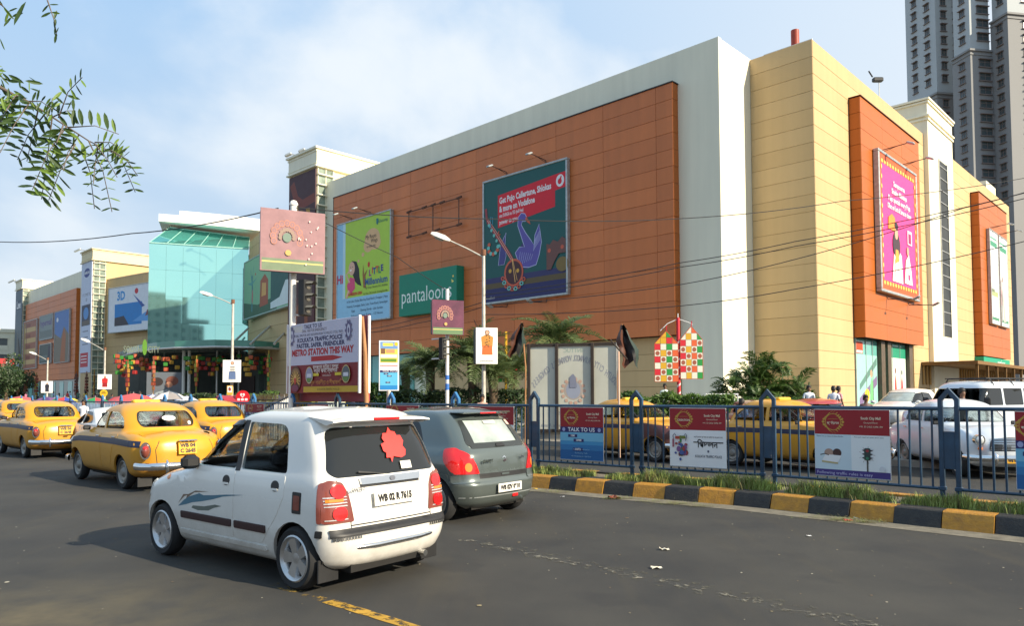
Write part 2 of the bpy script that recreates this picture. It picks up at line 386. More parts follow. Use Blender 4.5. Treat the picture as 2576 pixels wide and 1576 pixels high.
# loose chips, leaves and scraps lying on the road and in the gutter
random.seed(11)
mb = MB(); pm = [ink(200, 190, 165), ink(150, 135, 100), ink(120, 95, 60)]
for i in range(520):
    x = random.uniform(-7, 7); y = random.uniform(4.2, 16) ; s = random.uniform(.004, .013)*(1 if i % 14 else 2.2)
    mb.mat(random.choice(pm)); a0 = random.random()*6; k_ = 5
    mb.add([(x+s*random.uniform(.6, 1.3)*math.cos(a0+j*6.283/k_), y+s*random.uniform(.6, 1.3)*math.sin(a0+j*6.283/k_), .007) for j in range(k_)], [tuple(range(k_))])
mb.build('road_grit', kind='stuff')
# ================================================ SHOPPING MALL
WHITE = mat('white_render', srgb(236, 231, 208), .75, var=.05, scale=.35, bump=.06, bscale=30, stretch=(1, 1, .3))
CREAM = mat('cream_render', srgb(222, 208, 170), .75, var=.05, scale=.3)
BEIGE = mat('beige_panel_paint', srgb(202, 173, 126), .65, var=.05, scale=.25, bump=.05, bscale=20)
BEIG2 = mat('beige_panel_paint_b', srgb(197, 168, 121), .65, var=.05, scale=.25)
JOINT = mat('beige_joint', srgb(120, 100, 62), .9, var=.1)
RUST = mat('terracotta_panel', srgb(202, 116, 64), .42, var=.07, scale=.25, spec=.4)
RUST2 = mat('terracotta_panel_b', srgb(207, 119, 65), .42, var=.07, scale=.25, spec=.4)
ORANGE = mat('orange_panel', srgb(180, 96, 30), .4, var=.05, scale=.3, spec=.4)
RJ = mat('terracotta_joint', srgb(70, 30, 18), .8, var=.1)
for m_, a_ in ((RUST, .045), (RUST2, .045), (BEIGE, .03), (BEIG2, .03), (ORANGE, .03), (WHITE, .03)): vary(m_, a_)
DKGL = mat('dark_shop_glass', (.03, .06, .055), .08, var=.3, scale=.6, spec=.7)
TEALG = mat('teal_shop_glass', srgb(110, 178, 170), .12, var=.15, scale=.5, spec=.6)
STEEL = mat('painted_steel', (.5, .5, .48), .4, .6, var=.15)
GALV = mat('galvanised_frame', (.42, .45, .45), .45, .5, var=.2, scale=4)
DARK = mat('dark_metal', (.03, .03, .032), .5, var=.3)
ROOF = mat('roof_screed', (.3, .28, .25), .9)
mall = T('shopping_mall', 'long cream and terracotta shopping mall with glass atrium, filling the far side of the road', 'shopping mall', mw=MW)
def PB(name, a, b, m, parent=mall, r=None, **k):
    mb = MB(); (mb.box(a, b) if r is None else mb.bbox(a, b, r)); return mb.build(name, m, parent, **k)
def panel_grid(parent, face, xs, zs, fixed, m1, m2, depth=.05, gap=.016, name='panel', skip=None, seed=1):
    """cladding panels as separate pieces; face 'x' -> plane y=fixed facing -y, 'y' -> plane x=fixed facing +x"""
    rnd = random.Random(seed); cache = {}
    for i in range(len(xs)-1):
        for j in range(len(zs)-1):
            if skip and skip((xs[i]+xs[i+1])/2, (zs[j]+zs[j+1])/2): continue
            w = round(xs[i+1]-xs[i]-gap, 3); h = round(zs[j+1]-zs[j]-gap, 3); k_ = (w, h, rnd.random() < .5)
            if k_ not in cache:
                mb = MB(); mb.mat(m1 if k_[2] else m2)
                if face == 'x': mb.bbox((0, -depth, 0), (w, 0, h), .008)
                else: mb.bbox((0, 0, 0), (depth, w, h), .008)
                cache[k_] = mb.mesh(name)
            e = rnd.uniform(-.004, .004)
            loc = (xs[i]+gap/2, fixed+e, zs[j]+gap/2) if face == 'x' else (fixed+e, xs[i]+gap/2, zs[j]+gap/2)
            link(name, cache[k_], parent, loc)
ZR = [5.3+1.0133*i for i in range(16)]
# ---- near wing
PB('wall', (-42.9, 0, .2), (0, 14, 22.5), WHITE)
PB('wall', (-.4, 3.95, .2), (3.80, 57.5, 22.4), JOINT)
PB('parapet', (-42.9, .02, 22.5), (0, .35, 22.56), WHITE); PB('parapet', (.2, 4.1, 22.4), (3.75, 57.3, 22.5), BEIGE)
PB('cladding_frame', (-39.6, -.54, 5.3), (-2.76, 0.0, 20.48), RJ)
xs = [-39.6]+[-35.9+4*i for i in range(9)]+[-2.72]
panel_grid(mall, 'x', xs, ZR, -.54, RUST, RUST2, .06)
panel_grid(mall, 'y', [-.6, 0.0], ZR, -2.76, ORANGE, ORANGE, .05)
PB('flashing', (-39.66, -.66, 20.5), (-2.66, .0, 20.56), DARK)
PB('flashing', (-39.66, -.62, 5.22), (-39.6, .0, 20.5), RJ)
# beige wall under the cladding, in panels, and the shop glass
zb = [.3, 1.25, 2.25, 3.25, 4.25, 5.28]
PB('wall', (-26.5, -.04, .2), (-2.7, 0, 5.29), JOINT)
panel_grid(mall, 'x', [-26.5, -20.5, -14.5, -8.5, -2.7], zb, -.04, BEIGE, BEIG2, .05, name='wall_panel', seed=4)
sh = PB('shop_window', (-39.5, -.25, .3), (-28, -.05, 5.25), TEALG)
for i in range(6): PB('mullion', (-39.5+1.9*i, -.30, .3), (-39.45+1.9*i, -.25, 5.25), DKGL, sh)
ar = Art(.02); ar.txt('pantaloons', -33.4, 2.0, 1.75, ink(40, 110, 95), sx=.95); ar.done(sh, -.31)
# ---- beige block, left face and right face in courses
zc = [.25+1.008*i for i in range(23)]
panel_grid(mall, 'x', [0, 3.86], zc, 3.95, BEIGE, BEIG2, .05, name='wall_panel', seed=5)
def skp(y, z): return (9.6 < y < 21.6 and z < 20.5 and z > 5.4) or (9.6 < y < 20.6 and z < 5.4) or (25.9 < y < 33) or (40.5 < y < 52 and 5.2 < z < 20.4)
panel_grid(mall, 'y', [3.95, 9.5, 21.7, 25.6, 33.0, 40.3, 52.1, 57.5], zc, 3.80, BEIGE, BEIG2, .06, name='wall_panel', skip=skp, seed=6)
def box_on_right(y0, y1):
    PB('cladding_frame', (3.8, y0+.04, 5.36), (4.50, y1-.04, 20.5), RJ)
    z = [5.3+1.0133*i for i in range(16)]
    panel_grid(mall, 'y', [y0, (y0*2+y1)/3, (y0+2*y1)/3, y1], z, 4.50, ORANGE, ORANGE, .06, gap=.012, seed=int(y0))
    panel_grid(mall, 'x', [3.88, 4.54], z, y0+.04, ORANGE, ORANGE, .05, gap=.022, seed=int(y1))
    PB('flashing', (3.8, y0-.05, 20.52), (4.62, y1+.05, 20.58), RJ)
box_on_right(9.5, 21.7); box_on_right(40.2, 52.0)
# white stair tower with a slit window, rising above the roof
PB('stair_tower', (-4, 25.6, .4), (4.2, 32.9, 25.0), WHITE)
for z, o_, h in ((23.45, .10, .16), (23.75, .16, .12), (24.85, .12, .14), (25.05, .20, .16)):
    PB('cornice', (-4-o_, 25.6-o_, z), (4.2+o_, 32.9+o_, z+h), WHITE)
slit = PB('slit_window', (4.2, 28.45, 6.45), (4.235, 30.7, 20.9), mat('slit_glass', (.035, .038, .036), .45, var=.5, scale=.8, spec=.25))
for i in range(14): PB('glazing_bar', (4.235, 28.45, 7.4+i*1.0), (4.28, 30.7, 7.46+i*1.0), STEEL, slit)
for y in (28.4, 30.7): PB('glazing_bar', (4.2, y, 6.4), (4.29, y+.06, 20.95), STEEL, slit)
# corner shop window under the first orange box
sw = PB('shop_window', (3.55, 9.6, .5), (3.88, 20.6, 5.3), TEALG)
COLM = mat('clad_column', srgb(92, 78, 62), .5, var=.2)
for y in (13.6, 14.9, 19.6): PB('column', (3.88, y, .4), (4.16, y+.75, 5.3), COLM, sw)
for y in (9.6, 11.4, 12.6, 16.6, 18.2, 20.5): PB('glazing_bar', (3.88, y, .5), (3.93, y+.05, 5.3), STEEL, sw)
ar = Art(.01); E2 = Matrix.Rotation(R(90), 4, 'Z')
wn = T('window_display', None, None) ; wn.parent = mall; wn.matrix_local = Matrix.Translation((3.9, 9.6, 0)) @ E2
ar.r(.1, 4.35, 1.3, 5.1, ink(196, 70, 30)).r(.2, 4.4, 1.2, 4.55, ink(240, 240, 240))
ar.r(0.1, .6, 3.9, 4.3, ink(150, 200, 190)).p([(.5, 1.5), (3.8, 3.0), (3.8, 2.4), (.5, .9)], ink(120, 100, 140)).p([(.6, 2.4), (3.8, 4.2), (3.8, 3.7), (.6, 2.0)], ink(90, 130, 120))
ar.p([(2.4, .8), (3.0, .8), (3.1, 2.3), (2.8, 2.9), (2.5, 2.3)], ink(110, 180, 120)).e(2.75, 3.1, .2, .26, ink(190, 150, 120)).e(1.9, 1.7, .45, .42, ink(250, 215, 40), 10)
ar.r(2.6, .55, 5.6, 1.0, ink(20, 120, 180))
ar.r(6.0, 4.3, 9.9, 5.1, ink(15, 140, 105)).r(6.1, .6, 9.9, 4.3, ink(205, 222, 210))
ar.p([(7.3, 1.2), (7.9, 1.2), (7.75, 2.7), (7.6, 3.2), (7.45, 2.7)], ink(190, 45, 30)).e(7.6, 3.4, .13, .2, ink(120, 60, 40))
ar.p([(8.7, 1.0), (8.85, 1.0), (9.0, 2.2), (9.15, 1.0), (9.3, 1.0), (9.15, 2.6), (9.0, 3.1), (8.8, 2.6)], ink(180, 50, 60)).e(9.0, 3.3, .13, .18, ink(60, 40, 40))
ar.done(wn)
# long side awning with posts, green sign under the second box
AWN = mat('awning_brown', srgb(120, 88, 45), .7, var=.2)
aw = MB(); aw.box((3.9, 23.4, 3.95), (7.6, 75, 4.2)); aw = aw.build('awning', AWN, mall)
for i in range(16): PB('post', (7.3, 24+3.2*i, .4), (7.48, 24.18+3.2*i, 3.95), AWN, aw)
for i in range(40): PB('slat', (3.92, 23.6+.85*i, 2.5), (3.99, 23.95+.85*i, 3.95), mat('slat_yellow', srgb(190, 150, 85), .7), aw)
gs = PB('sign_box', (3.86, 40.0, 4.25), (4.6, 51.2, 5.2), ink(15, 150, 115)); w2 = bpy.data.objects.new('sign_face', None); COL.objects.link(w2); w2.parent = mall
w2.matrix_local = Matrix.Translation((4.62, 40, 0)) @ E2; ar = Art(.01); ar.txt('pantaloons', 7.2, 4.75, .95, ink(235, 245, 240), sx=.8); ar.done(w2)
# roof things
PB('roof_room', (-2, 50.3, 22.4), (3.2, 54.6, 24.0), WHITE)
for a, b in (((-42, .5), (-.3, .5)), ((.6, 4.6), (3.6, 4.6))):
    mb = MB(); mb.tube([(a[0], a[1], 22.78), (b[0], b[1], 22.78)], .025, 6)
    n_ = int((b[0]-a[0])/2.2)
    for i in range(n_+1): x = a[0]+(b[0]-a[0])*i/n_; mb.tube([(x, a[1], 22.45), (x, a[1], 22.78)], .02, 5)
    mb.build('roof_rail', STEEL, mall)
vt = MB().tube([(2.2, 5.5, 22.3), (2.2, 5.5, 24.1)], .24, 16).build('tank', mat('red_tank', srgb(150, 55, 35), .55), mall, smooth=40)
STRG = mat('strip_glass', (.22, .27, .22), .15, var=.5, scale=.9)
# ---- stair towers with glazed strips, cornices
def tower(x0, x1, back, ztop, y0=-1.0, capm=WHITE, wallm=CREAM):
    t = PB('stair_tower', (x0, y0, .2), (x1, back, ztop-1.9), wallm)
    PB('tower_head', (x0-.12, y0-.15, ztop-1.9), (x1+.18, back+.1, ztop-.1), capm, t)
    for z, o_, h in ((ztop-1.95, .32, .14), (ztop-1.6, .20, .10), (ztop-.45, .22, .12), (ztop-.2, .36, .2)):
        PB('cornice', (x0-o_, y0-o_, z), (x1+o_, back+o_, z+h), capm, t)
    g = PB('glazed_strip', (x1, y0+.1, .6), (x1+.03, y0+1.75, ztop-2.05), STRG, t)
    z = 1.2
    while z < ztop-2.2: PB('sunshade', (x1, y0+.02, z), (x1+.30, y0+1.85, z+.09), WHITE, t); z += 1.0
    for y in (y0+.05, y0+.9, y0+1.75): PB('mullion', (x1+.03, y, .6), (x1+.10, y+.07, ztop-2.05), WHITE, t)
    return t
tower(-47.0, -41.95, 9.6, 25.9); tower(-114.4, -109.0, 11, 25.6, capm=CREAM, wallm=BEIGE); tower(-158, -152.9, 9, 25.6)
# ---- far wing
PB('wall', (-152.9, 0, .2), (-114.4, 14, 23.2), WHITE)
PB('cladding_frame', (-152.2, -.54, 4.8), (-119.0, 0, 20.3), RJ)
zf = [4.8+1.0333*i for i in range(16)]
panel_grid(mall, 'x', [-152.2, -144, -136, -128, -119.0], zf, -.54, RUST, RUST2, .06, gap=.03, seed=9)
panel_grid(mall, 'y', [-.6, 0], zf, -119.0, ORANGE, ORANGE, .05, seed=9)
s2 = PB('shop_window', (-151, -.2, .3), (-119.2, -.02, 4.75), DKGL)
for x in (-150, -145, -139, -134, -129, -124): PB('display_pane', (x, -.24, .3), (x+2.4, -.2, 4.5), TEALG, s2)
# ---- curved walls either side of the atrium (facets)
def facet(p, q, z1, m, name='curved_wall'):
    p = Vector(p); q = Vector(q); L = (q-p).length; t = (q-p)/L
    M = Matrix(((t.x, -t.y, 0, p.x), (t.y, t.x, 0, p.y), (0, 0, 1, 0), (0, 0, 0, 1)))
    mb = MB(); mb.box((0, .05, .2), (L, 1.5, z1), M); o = mb.build(name, JOINT, mall)
    z = .3; k_ = 0
    while z < z1-.1: MB().bbox((0, 0, z+.012), (L, .05, min(z+1.35, z1)-.012), .01, M).build('wall_panel', BEIGE if k_ % 2 else BEIG2, o); z += 1.35; k_ += 1
    return o, M, L
fR = facet((-69, 5.5), (-58, 2.6), 21.6, BEIGE); fR2 = facet((-58, 2.6), (-47, 1.0), 21.6, BEIGE)
fL = facet((-109, 1.0), (-98, 2.8), 20.8, BEIGE); fL2 = facet((-98, 2.8), (-84, 6.2), 20.8, BEIGE)
PB('wall', (-98, 9, .2), (-60, 25, 21.4), BEIGE)
# ---- glass atrium
GLASS = mat('aqua_glass', (.50, .92, .82), .035, .85, var=.04, scale=.08, spec=.8)
GLASS2 = mat('aqua_glass_dark', (.16, .50, .46), .04, .75, var=.1, scale=.1)
MULL = mat('atrium_mullion', srgb(170, 215, 205), .4, .3)
iMW = MW.inverted()
A = iMW @ Vector((-44.5, 89.8, 0)); B = iMW @ Vector((-33.8, 94.0, 0))
e = (B-A); LG = e.length; e.normalize(); n_ = Vector((-e.y, e.x, 0))
AM = Matrix(((e.x, n_.x, 0, A.x), (e.y, n_.y, 0, A.y), (0, 0, 1, 0), (0, 0, 0, 1)))
atr = bpy.data.objects.new('atrium', MB().box((.15, .25, .3), (LG-.1, 12, 20.4)).mesh('atrium')); atr.data.materials.append(DKGL); COL.objects.link(atr); atr.parent = mall; atr.matrix_local = AM
nc, nr, ZG = 6, 6, 20.7
pw = LG/nc; ph = (ZG-1.0)/nr; pm = MB().bbox((.007, 0, .007), (pw-.007, .03, ph-.007), .002).mesh('pane'); pm.materials.append(GLASS)
rnd = random.Random(5)
for i in range(nc):
    for j in range(nr):
        if 1.0+j*ph < 5.6: continue
        o = link('pane', pm, atr); o.matrix_local = Matrix.Translation((i*pw, 0, 1.0+j*ph)) @ Matrix.Rotation(rnd.uniform(-.0035, .0035), 4, 'Z') @ Matrix.Rotation(rnd.uniform(-.0035, .0035), 4, 'X')
# sloping glass above, leaning back under the roof
sl0 = [Vector((0, 0, ZG)), Vector((LG, 0, ZG)), Vector((LG+.2, 3.4, 22.9)), Vector((2.1, 2.6, 23.3))]
mb = MB().poly(sl0); mb.poly([(0, 0, ZG), (2.1, 2.6, 23.3), (2.0, 9, 23.3), (0, 9, ZG)]); mb.build('sloped_glazing', GLASS2, atr)
for i in range(7):
    f = i/6; a_ = sl0[0].lerp(sl0[1], f); b_ = sl0[3].lerp(sl0[2], f)
    MB().tube([a_+Vector((0, -.05, 0)), b_+Vector((0, -.05, 0))], .05, 6).build('glazing_bar', MULL, atr)
for v in (0, 1): MB().tube([sl0[v*3].lerp(sl0[v*3], 0)+Vector((0, -.06, 0)), sl0[1+v]+Vector((0, -.06, 0))], .09, 6).build('glazing_bar', MULL, atr)
for x, zz in ((1.6, 20.4), (2.7, 20.4), (4.6, 20.4), (7.9, 20.4)):
    MB().tube([(x, 1.2, 1), (x, 1.2, zz)], .16, 8).build('inner_column', WHITE, atr)
# right-hand return of the glass
MB().box((LG, .1, 1), (LG+.05, 6, ZG-1)).build('side_glazing', GLASS2, atr)
# white curved roof plate with stepped edge
ROOFW = mat('roof_white_panel', srgb(238, 238, 232), .4, var=.04)
mb = MB(); P = []; nn = 12
for i in range(nn+1):
    f = i/nn; P.append((.9+f*15.5, 1.0-1.6*math.sin(f*2.2)+f*1.4+.4, 23.75-f*.5))
for lo, hi, inn in ((0, .95, 0), (.95, 1.75, .9)):
    v = []
    for x, y, z in P:
        xx = max(x, 3.2) if inn else x
        v += [(xx, y+inn, z+lo), (xx, y+inn, z+hi), (xx, y+10, z+lo), (xx, y+10, z+hi)]
    f_ = []
    for i in range(nn): b0 = i*4; f_ += [(b0, b0+4, b0+5, b0+1), (b0+1, b0+5, b0+7, b0+3), (b0, b0+2, b0+6, b0+4)]
    f_ += [(0, 1, 3, 2), (nn*4, nn*4+2, nn*4+3, nn*4+1)]
    mb.add(v, f_)
mb.build('atrium_roof', ROOFW, atr)
# entrance canopy: glass and steel ring with raking struts
cz = 7.0; CP = [iMW @ gz(x, y, cz) for x, y in ((286, 915), (296, 903), (320, 893), (350, 885), (395, 879), (440, 876), (540, 873), (640, 875), (720, 880), (790, 886))]
CP = [Vector((p.x, p.y, cz)) for p in CP]
BK = [Vector((p.x*.93-5, 4.5 if -100 < p.x < -50 else 2.5, cz+.5)) for p in CP]
CG = mat('canopy_glass', (.06, .22, .17), .12, var=.3, scale=.5, spec=.7)
mb = MB()
for i in range(len(CP)-1):
    a_, b_, c_, d_ = CP[i], CP[i+1], BK[i+1], BK[i]
    mb.add([a_, b_, c_, d_, a_+Vector((0, 0, .1)), b_+Vector((0, 0, .1)), c_+Vector((0, 0, .1)), d_+Vector((0, 0, .1))], ((0, 1, 2, 3), (4, 5, 6, 7), (0, 1, 5, 4)))
can = mb.build('entrance_canopy', CG, mall)
MB().tube(CP, .12, 8).build('edge_beam', STEEL, can); 
v = []
for p in CP: v += [p+Vector((0, -.02, .12)), p+Vector((0, -.02, .75))]
MB().add(v, [(2*i, 2*i+2, 2*i+3, 2*i+1) for i in range(len(CP)-1)]).build('glass_fascia', CG, can)
for i in range(1, len(CP)-1):
    MB().tube([CP[i], BK[i]], .09, 6).build('beam', STEEL, can)
for x, y, X2, Y2 in ((673, 868, 628, 823), (683, 862, 623, 820)): pass
for (x0, y0, x1, y1, d0) in ((583, 866, 625, 826, 80), (630, 866, 688, 814, 78), (690, 866, 728, 826, 76)):
    MB().tube([iMW @ at(x0, y0, d0), iMW @ at(x1, y1, d0+7)], .13, 8).build('strut', STEEL, can)
for x, yb, yt in ((461, 1000, 884), (475, 1000, 892), (600, 1000, 880), (545, 1000, 884)):
    p = iMW @ at(x, 985, 84); MB().tube([(p.x, p.y, .3), (p.x, p.y, cz)], .17 if x < 500 else .1, 10).build('column', ROOFW if x < 500 else STEEL, can)
HALL = mat('entrance_hall_shade', (.03, .045, .036), .5, var=.5, scale=.4)
# glazed entrance under the canopy, the hall's shade put into its colour
MB().box((-.1, -.1, .3), (LG+.2, .2, 5.5)).build('entrance_wall', HALL, atr)
for i in range(9): MB().box((i*LG/8-.05, -.18, .3), (i*LG/8+.05, -.1, 5.6)).build('mullion', DARK, atr)
for f_ in (fR, fL2, fL):
    MB().box((0 if f_ is not fL else 5, -.4, .3), (f_[2], -.06, 6.4), f_[1]).build('entrance_wall', HALL, f_[0])
PB('entrance_wall', (-104, 3.0, .3), (-49, 3.6, 6.8), HALL)
for i, (x, w, c) in enumerate(((-58, 3, (60, 80, 60)), (-66, 4, (50, 30, 25)), (-74, 3, (40, 60, 50)), (-82, 2.5, (70, 60, 40)), (-90, 4, (40, 50, 45)), (-99, 3, (60, 50, 40)))):
    PB('entrance_door', (x, 2.9, .3), (x+w, 3.0, 4.2), ink(*c), label=None)
# ================================================ FAR BUILDINGS
TWA = mat('tower_pale', srgb(176, 182, 184), .8, var=.06, scale=.05); TWB = mat('tower_grey', srgb(136, 136, 136), .8, var=.08, scale=.05)
TWN = mat('tower_window', (.07, .09, .095), .2, var=.4, scale=.05); TWF = mat('tower_window_trim', srgb(120, 108, 104), .7)
def hi_rise(name, label, c, lens, zc, ztop, depth=22):
    """stack of flats: list of wings from left to right, each with a left-hand face and a front face"""
    t = T(name, label, 'apartment tower', (c[0], c[1], 0), R(10.1))
    x = 0.; y = 0.
    wm = {}
    def window(w, h, face):
        k_ = (w, h, face)
        if k_ not in wm:
            mb = MB(); q = ((0, -.04, 0), (w, .02, h)); 
            mb.mat(TWN).box(*q); mb.mat(TWF).box((-.2, -.5, h), (w+.2, .02, h+.14)).box((-.25, -.3, -.18), (w+.25, .02, -.02)).box((w/2-.04, -.09, 0), (w/2+.04, -.04, h)).box((-.06, -.09, 0), (.03, -.03, h)).box((w-.03, -.09, 0), (w+.06, -.03, h)).box((0, -.09, h*.62), (w, -.04, h*.67))
            wm[k_] = mb.mesh('window')
        return wm[k_]
    for (dx, dy, ll, lf, zcc, cols_l, cols_f, z0) in lens:
        x += dx; y += dy
        w1 = MB().box((x, y, 0), (x+lf, y+ll+.3, zcc)).build('lower_wall', TWB, t)
        w2 = MB().box((x+.5, y+.5, zcc), (x+lf-.3, y+ll+.3, ztop)).build('upper_wall', TWA, t)
        MB().box((x-.35, y-.35, zcc-.4), (x+lf, y+ll+.3, zcc)).build('cornice', TWB, t)
        MB().box((x-.15, y-.15, zcc-1.2), (x+lf, y+ll+.3, zcc-.9)).build('cornice', TWB, t)
        z = z0
        while z < ztop-3:
            if abs(z+1-zcc) > 1.6:
                up_ = z > zcc; ins = .5 if up_ else 0
                for f_ in cols_l:
                    o = link('window', window(1.25, 1.35, 0), t); o.matrix_local = Matrix.Translation((x+ins, y+ins+f_*(ll-ins)+.62, z)) @ Matrix.Rotation(R(-90), 4, 'Z')
                for f_, w_ in cols_f:
                    o = link('window', window(w_, 1.5, 0), t); o.matrix_local = Matrix.Translation((x+ins+f_*(lf-ins)-w_/2, y+ins, z))
            z += 2.9
    return t
hi_rise('apartment_tower', 'left-hand grey apartment tower behind the mall, partly hidden by the nearer block', (94.0, 160), [(0, 0, 9.5, 7.0, 68.5, (.72, .28), ((.3, 1.2), (.75, .8)), 42.2)], 0, 108)
hi_rise('apartment_tower', 'right-hand grey apartment tower at the edge of the view, rising beyond the mall end', (95.25, 150), [(0, 0, 4.6, 5.4, 73.5, (.48,), ((.62, 2.6),), 6.1), (5.1, -4.2, 4.0, 14, 79.5, (.5,), ((.3, 1.3), (.6, 1.3)), 6.9)], 0, 116)
# cream flats at the far left
FC = mat('cream_flats', srgb(214, 214, 196), .8, var=.06)
p = at(-60, 985, 150); fb = T('apartment_building', 'cream three storey flats with square windows at the far left edge', 'building', (p.x, p.y, 0), R(28))
MB().box((0, 0, 0), (11.4, 10, 15.2)).build('wall', FC, fb); MB().box((-.3, -.3, 15.2), (11.7, 10.3, 15.9)).build('parapet', FC, fb)
for i in range(4):
    for j in range(4):
        w = MB().box((.8+2.75*i, -.05, 2.2+3.3*j), (2.3+2.75*i, .02, 4.0+3.3*j)).build('window', TWN, fb)
        MB().box((.7+2.75*i, -.12, 1.6+3.3*j), (2.4+2.75*i, -.05, 2.6+3.3*j)).build('balustrade', FC, w)
        MB().box((.6+2.75*i, -.25, 4.05+3.3*j), (2.5+2.75*i, -.02, 4.2+3.3*j)).build('sunshade', FC, w)
p = at(-45, 985, 110); hb = T('hoarding', 'red hoarding on posts in front of the cream flats at the left edge', 'hoarding', (p.x, p.y, 0), R(25))
MB().box((0, 0, 5.2), (3.9, .15, 7.6)).build('board', ink(205, 60, 60), hb); 
for x in (.3, 3.4): MB().tube([(x, .25, 0), (x, .25, 5.4)], .08, 6).build('post', STEEL, hb)
ar = Art(.02); ar.e(3.1, 6.9, .25, .25, ink(240, 235, 235)); ar.txt('vodafone', 1.9, 6.1, .5, ink(240, 235, 235)); ar.done(hb)
# ================================================ VEHICLES
def interp(tab, z):
    """monotone cubic through table rows (z, a, b, ...)"""
    n = len(tab)
    if z <= tab[0][0]: return list(tab[0][1:])
    if z >= tab[-1][0]: return list(tab[-1][1:])
    i = 0
    while tab[i+1][0] < z: i += 1
    z0, z1 = tab[i][0], tab[i+1][0]; h = z1-z0; t = (z-z0)/h; o = []
    for c in range(1, len(tab[0])):
        d = lambda k_: (tab[k_+1][c]-tab[k_][c])/(tab[k_+1][0]-tab[k_][0])
        dk = d(i); dm = d(i-1) if i > 0 else dk; dp = d(i+1) if i < n-2 else dk
        m0 = 0 if dm*dk <= 0 else 2*dm*dk/(dm+dk); m1 = 0 if dp*dk <= 0 else 2*dp*dk/(dp+dk)
        o.append((2*t**3-3*t*t+1)*tab[i][c]+(t**3-2*t*t+t)*h*m0+(-2*t**3+3*t*t)*tab[i+1][c]+(t**3-t*t)*h*m1)
    return o
def contour(xr, xf, w, rf, rr, bf, br, n=20):
    """rounded plan outline, half = from rear centre round the +y side to the front centre, then mirrored"""
    rf = max(.02, min(rf, w*.98, (xf-xr)*.45)); rr = max(.02, min(rr, w*.98, (xf-xr)*.45)); h = []
    for i in range(5): h.append((xr, (w-rr)*i/5))
    for i in range(9): a = math.pi/2*i/8; h.append((xr+rr-rr*math.cos(a), w-rr+rr*math.sin(a)))
    m = 14
    for i in range(1, m): h.append((xr+rr+(xf-rf-xr-rr)*i/m, w))
    for i in range(9): a = math.pi/2*i/8; h.append((xf-rf+rf*math.sin(a), w-rf+rf*math.cos(a)))
    for i in range(4, -1, -1): h.append((xf, (w-rf)*i/5))
    o = []
    for x, y in h:
        q = (y/w)**2; f = (x-xr)/(xf-xr)
        o.append((x + (br*q*(1-f)**4) - bf*q*f**4, y))
    return o + [(x, -y) for x, y in reversed(o[1:-1])]
def zlevels(tab, step=.035):
    z = [tab[0][0]]; 
    for a, b in zip(tab, tab[1:]):
        k_ = max(1, int(math.ceil(max((b[0]-a[0])/step, min(6, max(abs(b[1]-a[1]), abs(b[2]-a[2]))/.12)))))
        z += [a[0]+(b[0]-a[0])*(i+1)/k_ for i in range(k_)]
    return z
def hull(tab, crown, o=0., zmin=None):
    """stack of outlines; o>0 grows outwards. Returns (verts, faces)"""
    zs = zlevels(tab); v = []; n = 0
    for z in zs:
        xr, xf, w, rf, rr, bf, br = interp(tab, z)
        f = (z-tab[0][0])/(tab[-1][0]-tab[0][0]); oz = o*(2*f-1) if o < 0 else (o if f > .97 else 0)
        c = contour(xr-o, xf+o, w+o, rf, rr, bf, br); n = len(c); 
        for x, y in c: v.append((x, y, z+oz+crown(z, abs(y)/max(w+o, .1))))
    L = len(zs); f = []
    for i in range(L-1):
        for j in range(n): k_ = (j+1) % n; f.append((i*n+j, i*n+k_, i*n+n+k_, i*n+n+j))
    # caps as strips across the car (left point to right point)
    for l, fl in ((0, 1), (L-1, 0)):
        b = l*n; h = n//2
        for j in range(h):
            a, c_, d, e = b+j, b+j+1, b+(n-j-1) % n, b+(n-j) % n
            q = (a, c_, d, e) if len({a, c_, d, e}) == 4 else tuple(dict.fromkeys((a, c_, d, e)))
            if len(q) >= 3: f.append(q if fl else tuple(reversed(q)))
    return v, f
def obj_raw(v, f, name='t'):
    me = bpy.data.meshes.new(name); me.from_pydata(v, [], f); bm = bmesh.new(); bm.from_mesh(me); bmesh.ops.recalc_face_normals(bm, faces=bm.faces); bm.to_mesh(me); bm.free()
    o = bpy.data.objects.new(name, me); COL.objects.link(o); return o
def boolean(a, b, op='DIFFERENCE'):
    md = a.modifiers.new('b', 'BOOLEAN'); md.operation = op; md.object = b; md.solver = 'EXACT'
    dg = bpy.context.evaluated_depsgraph_get(); me = bpy.data.meshes.new_from_object(a.evaluated_get(dg))
    a.modifiers.clear(); old = a.data; a.data = me; return a
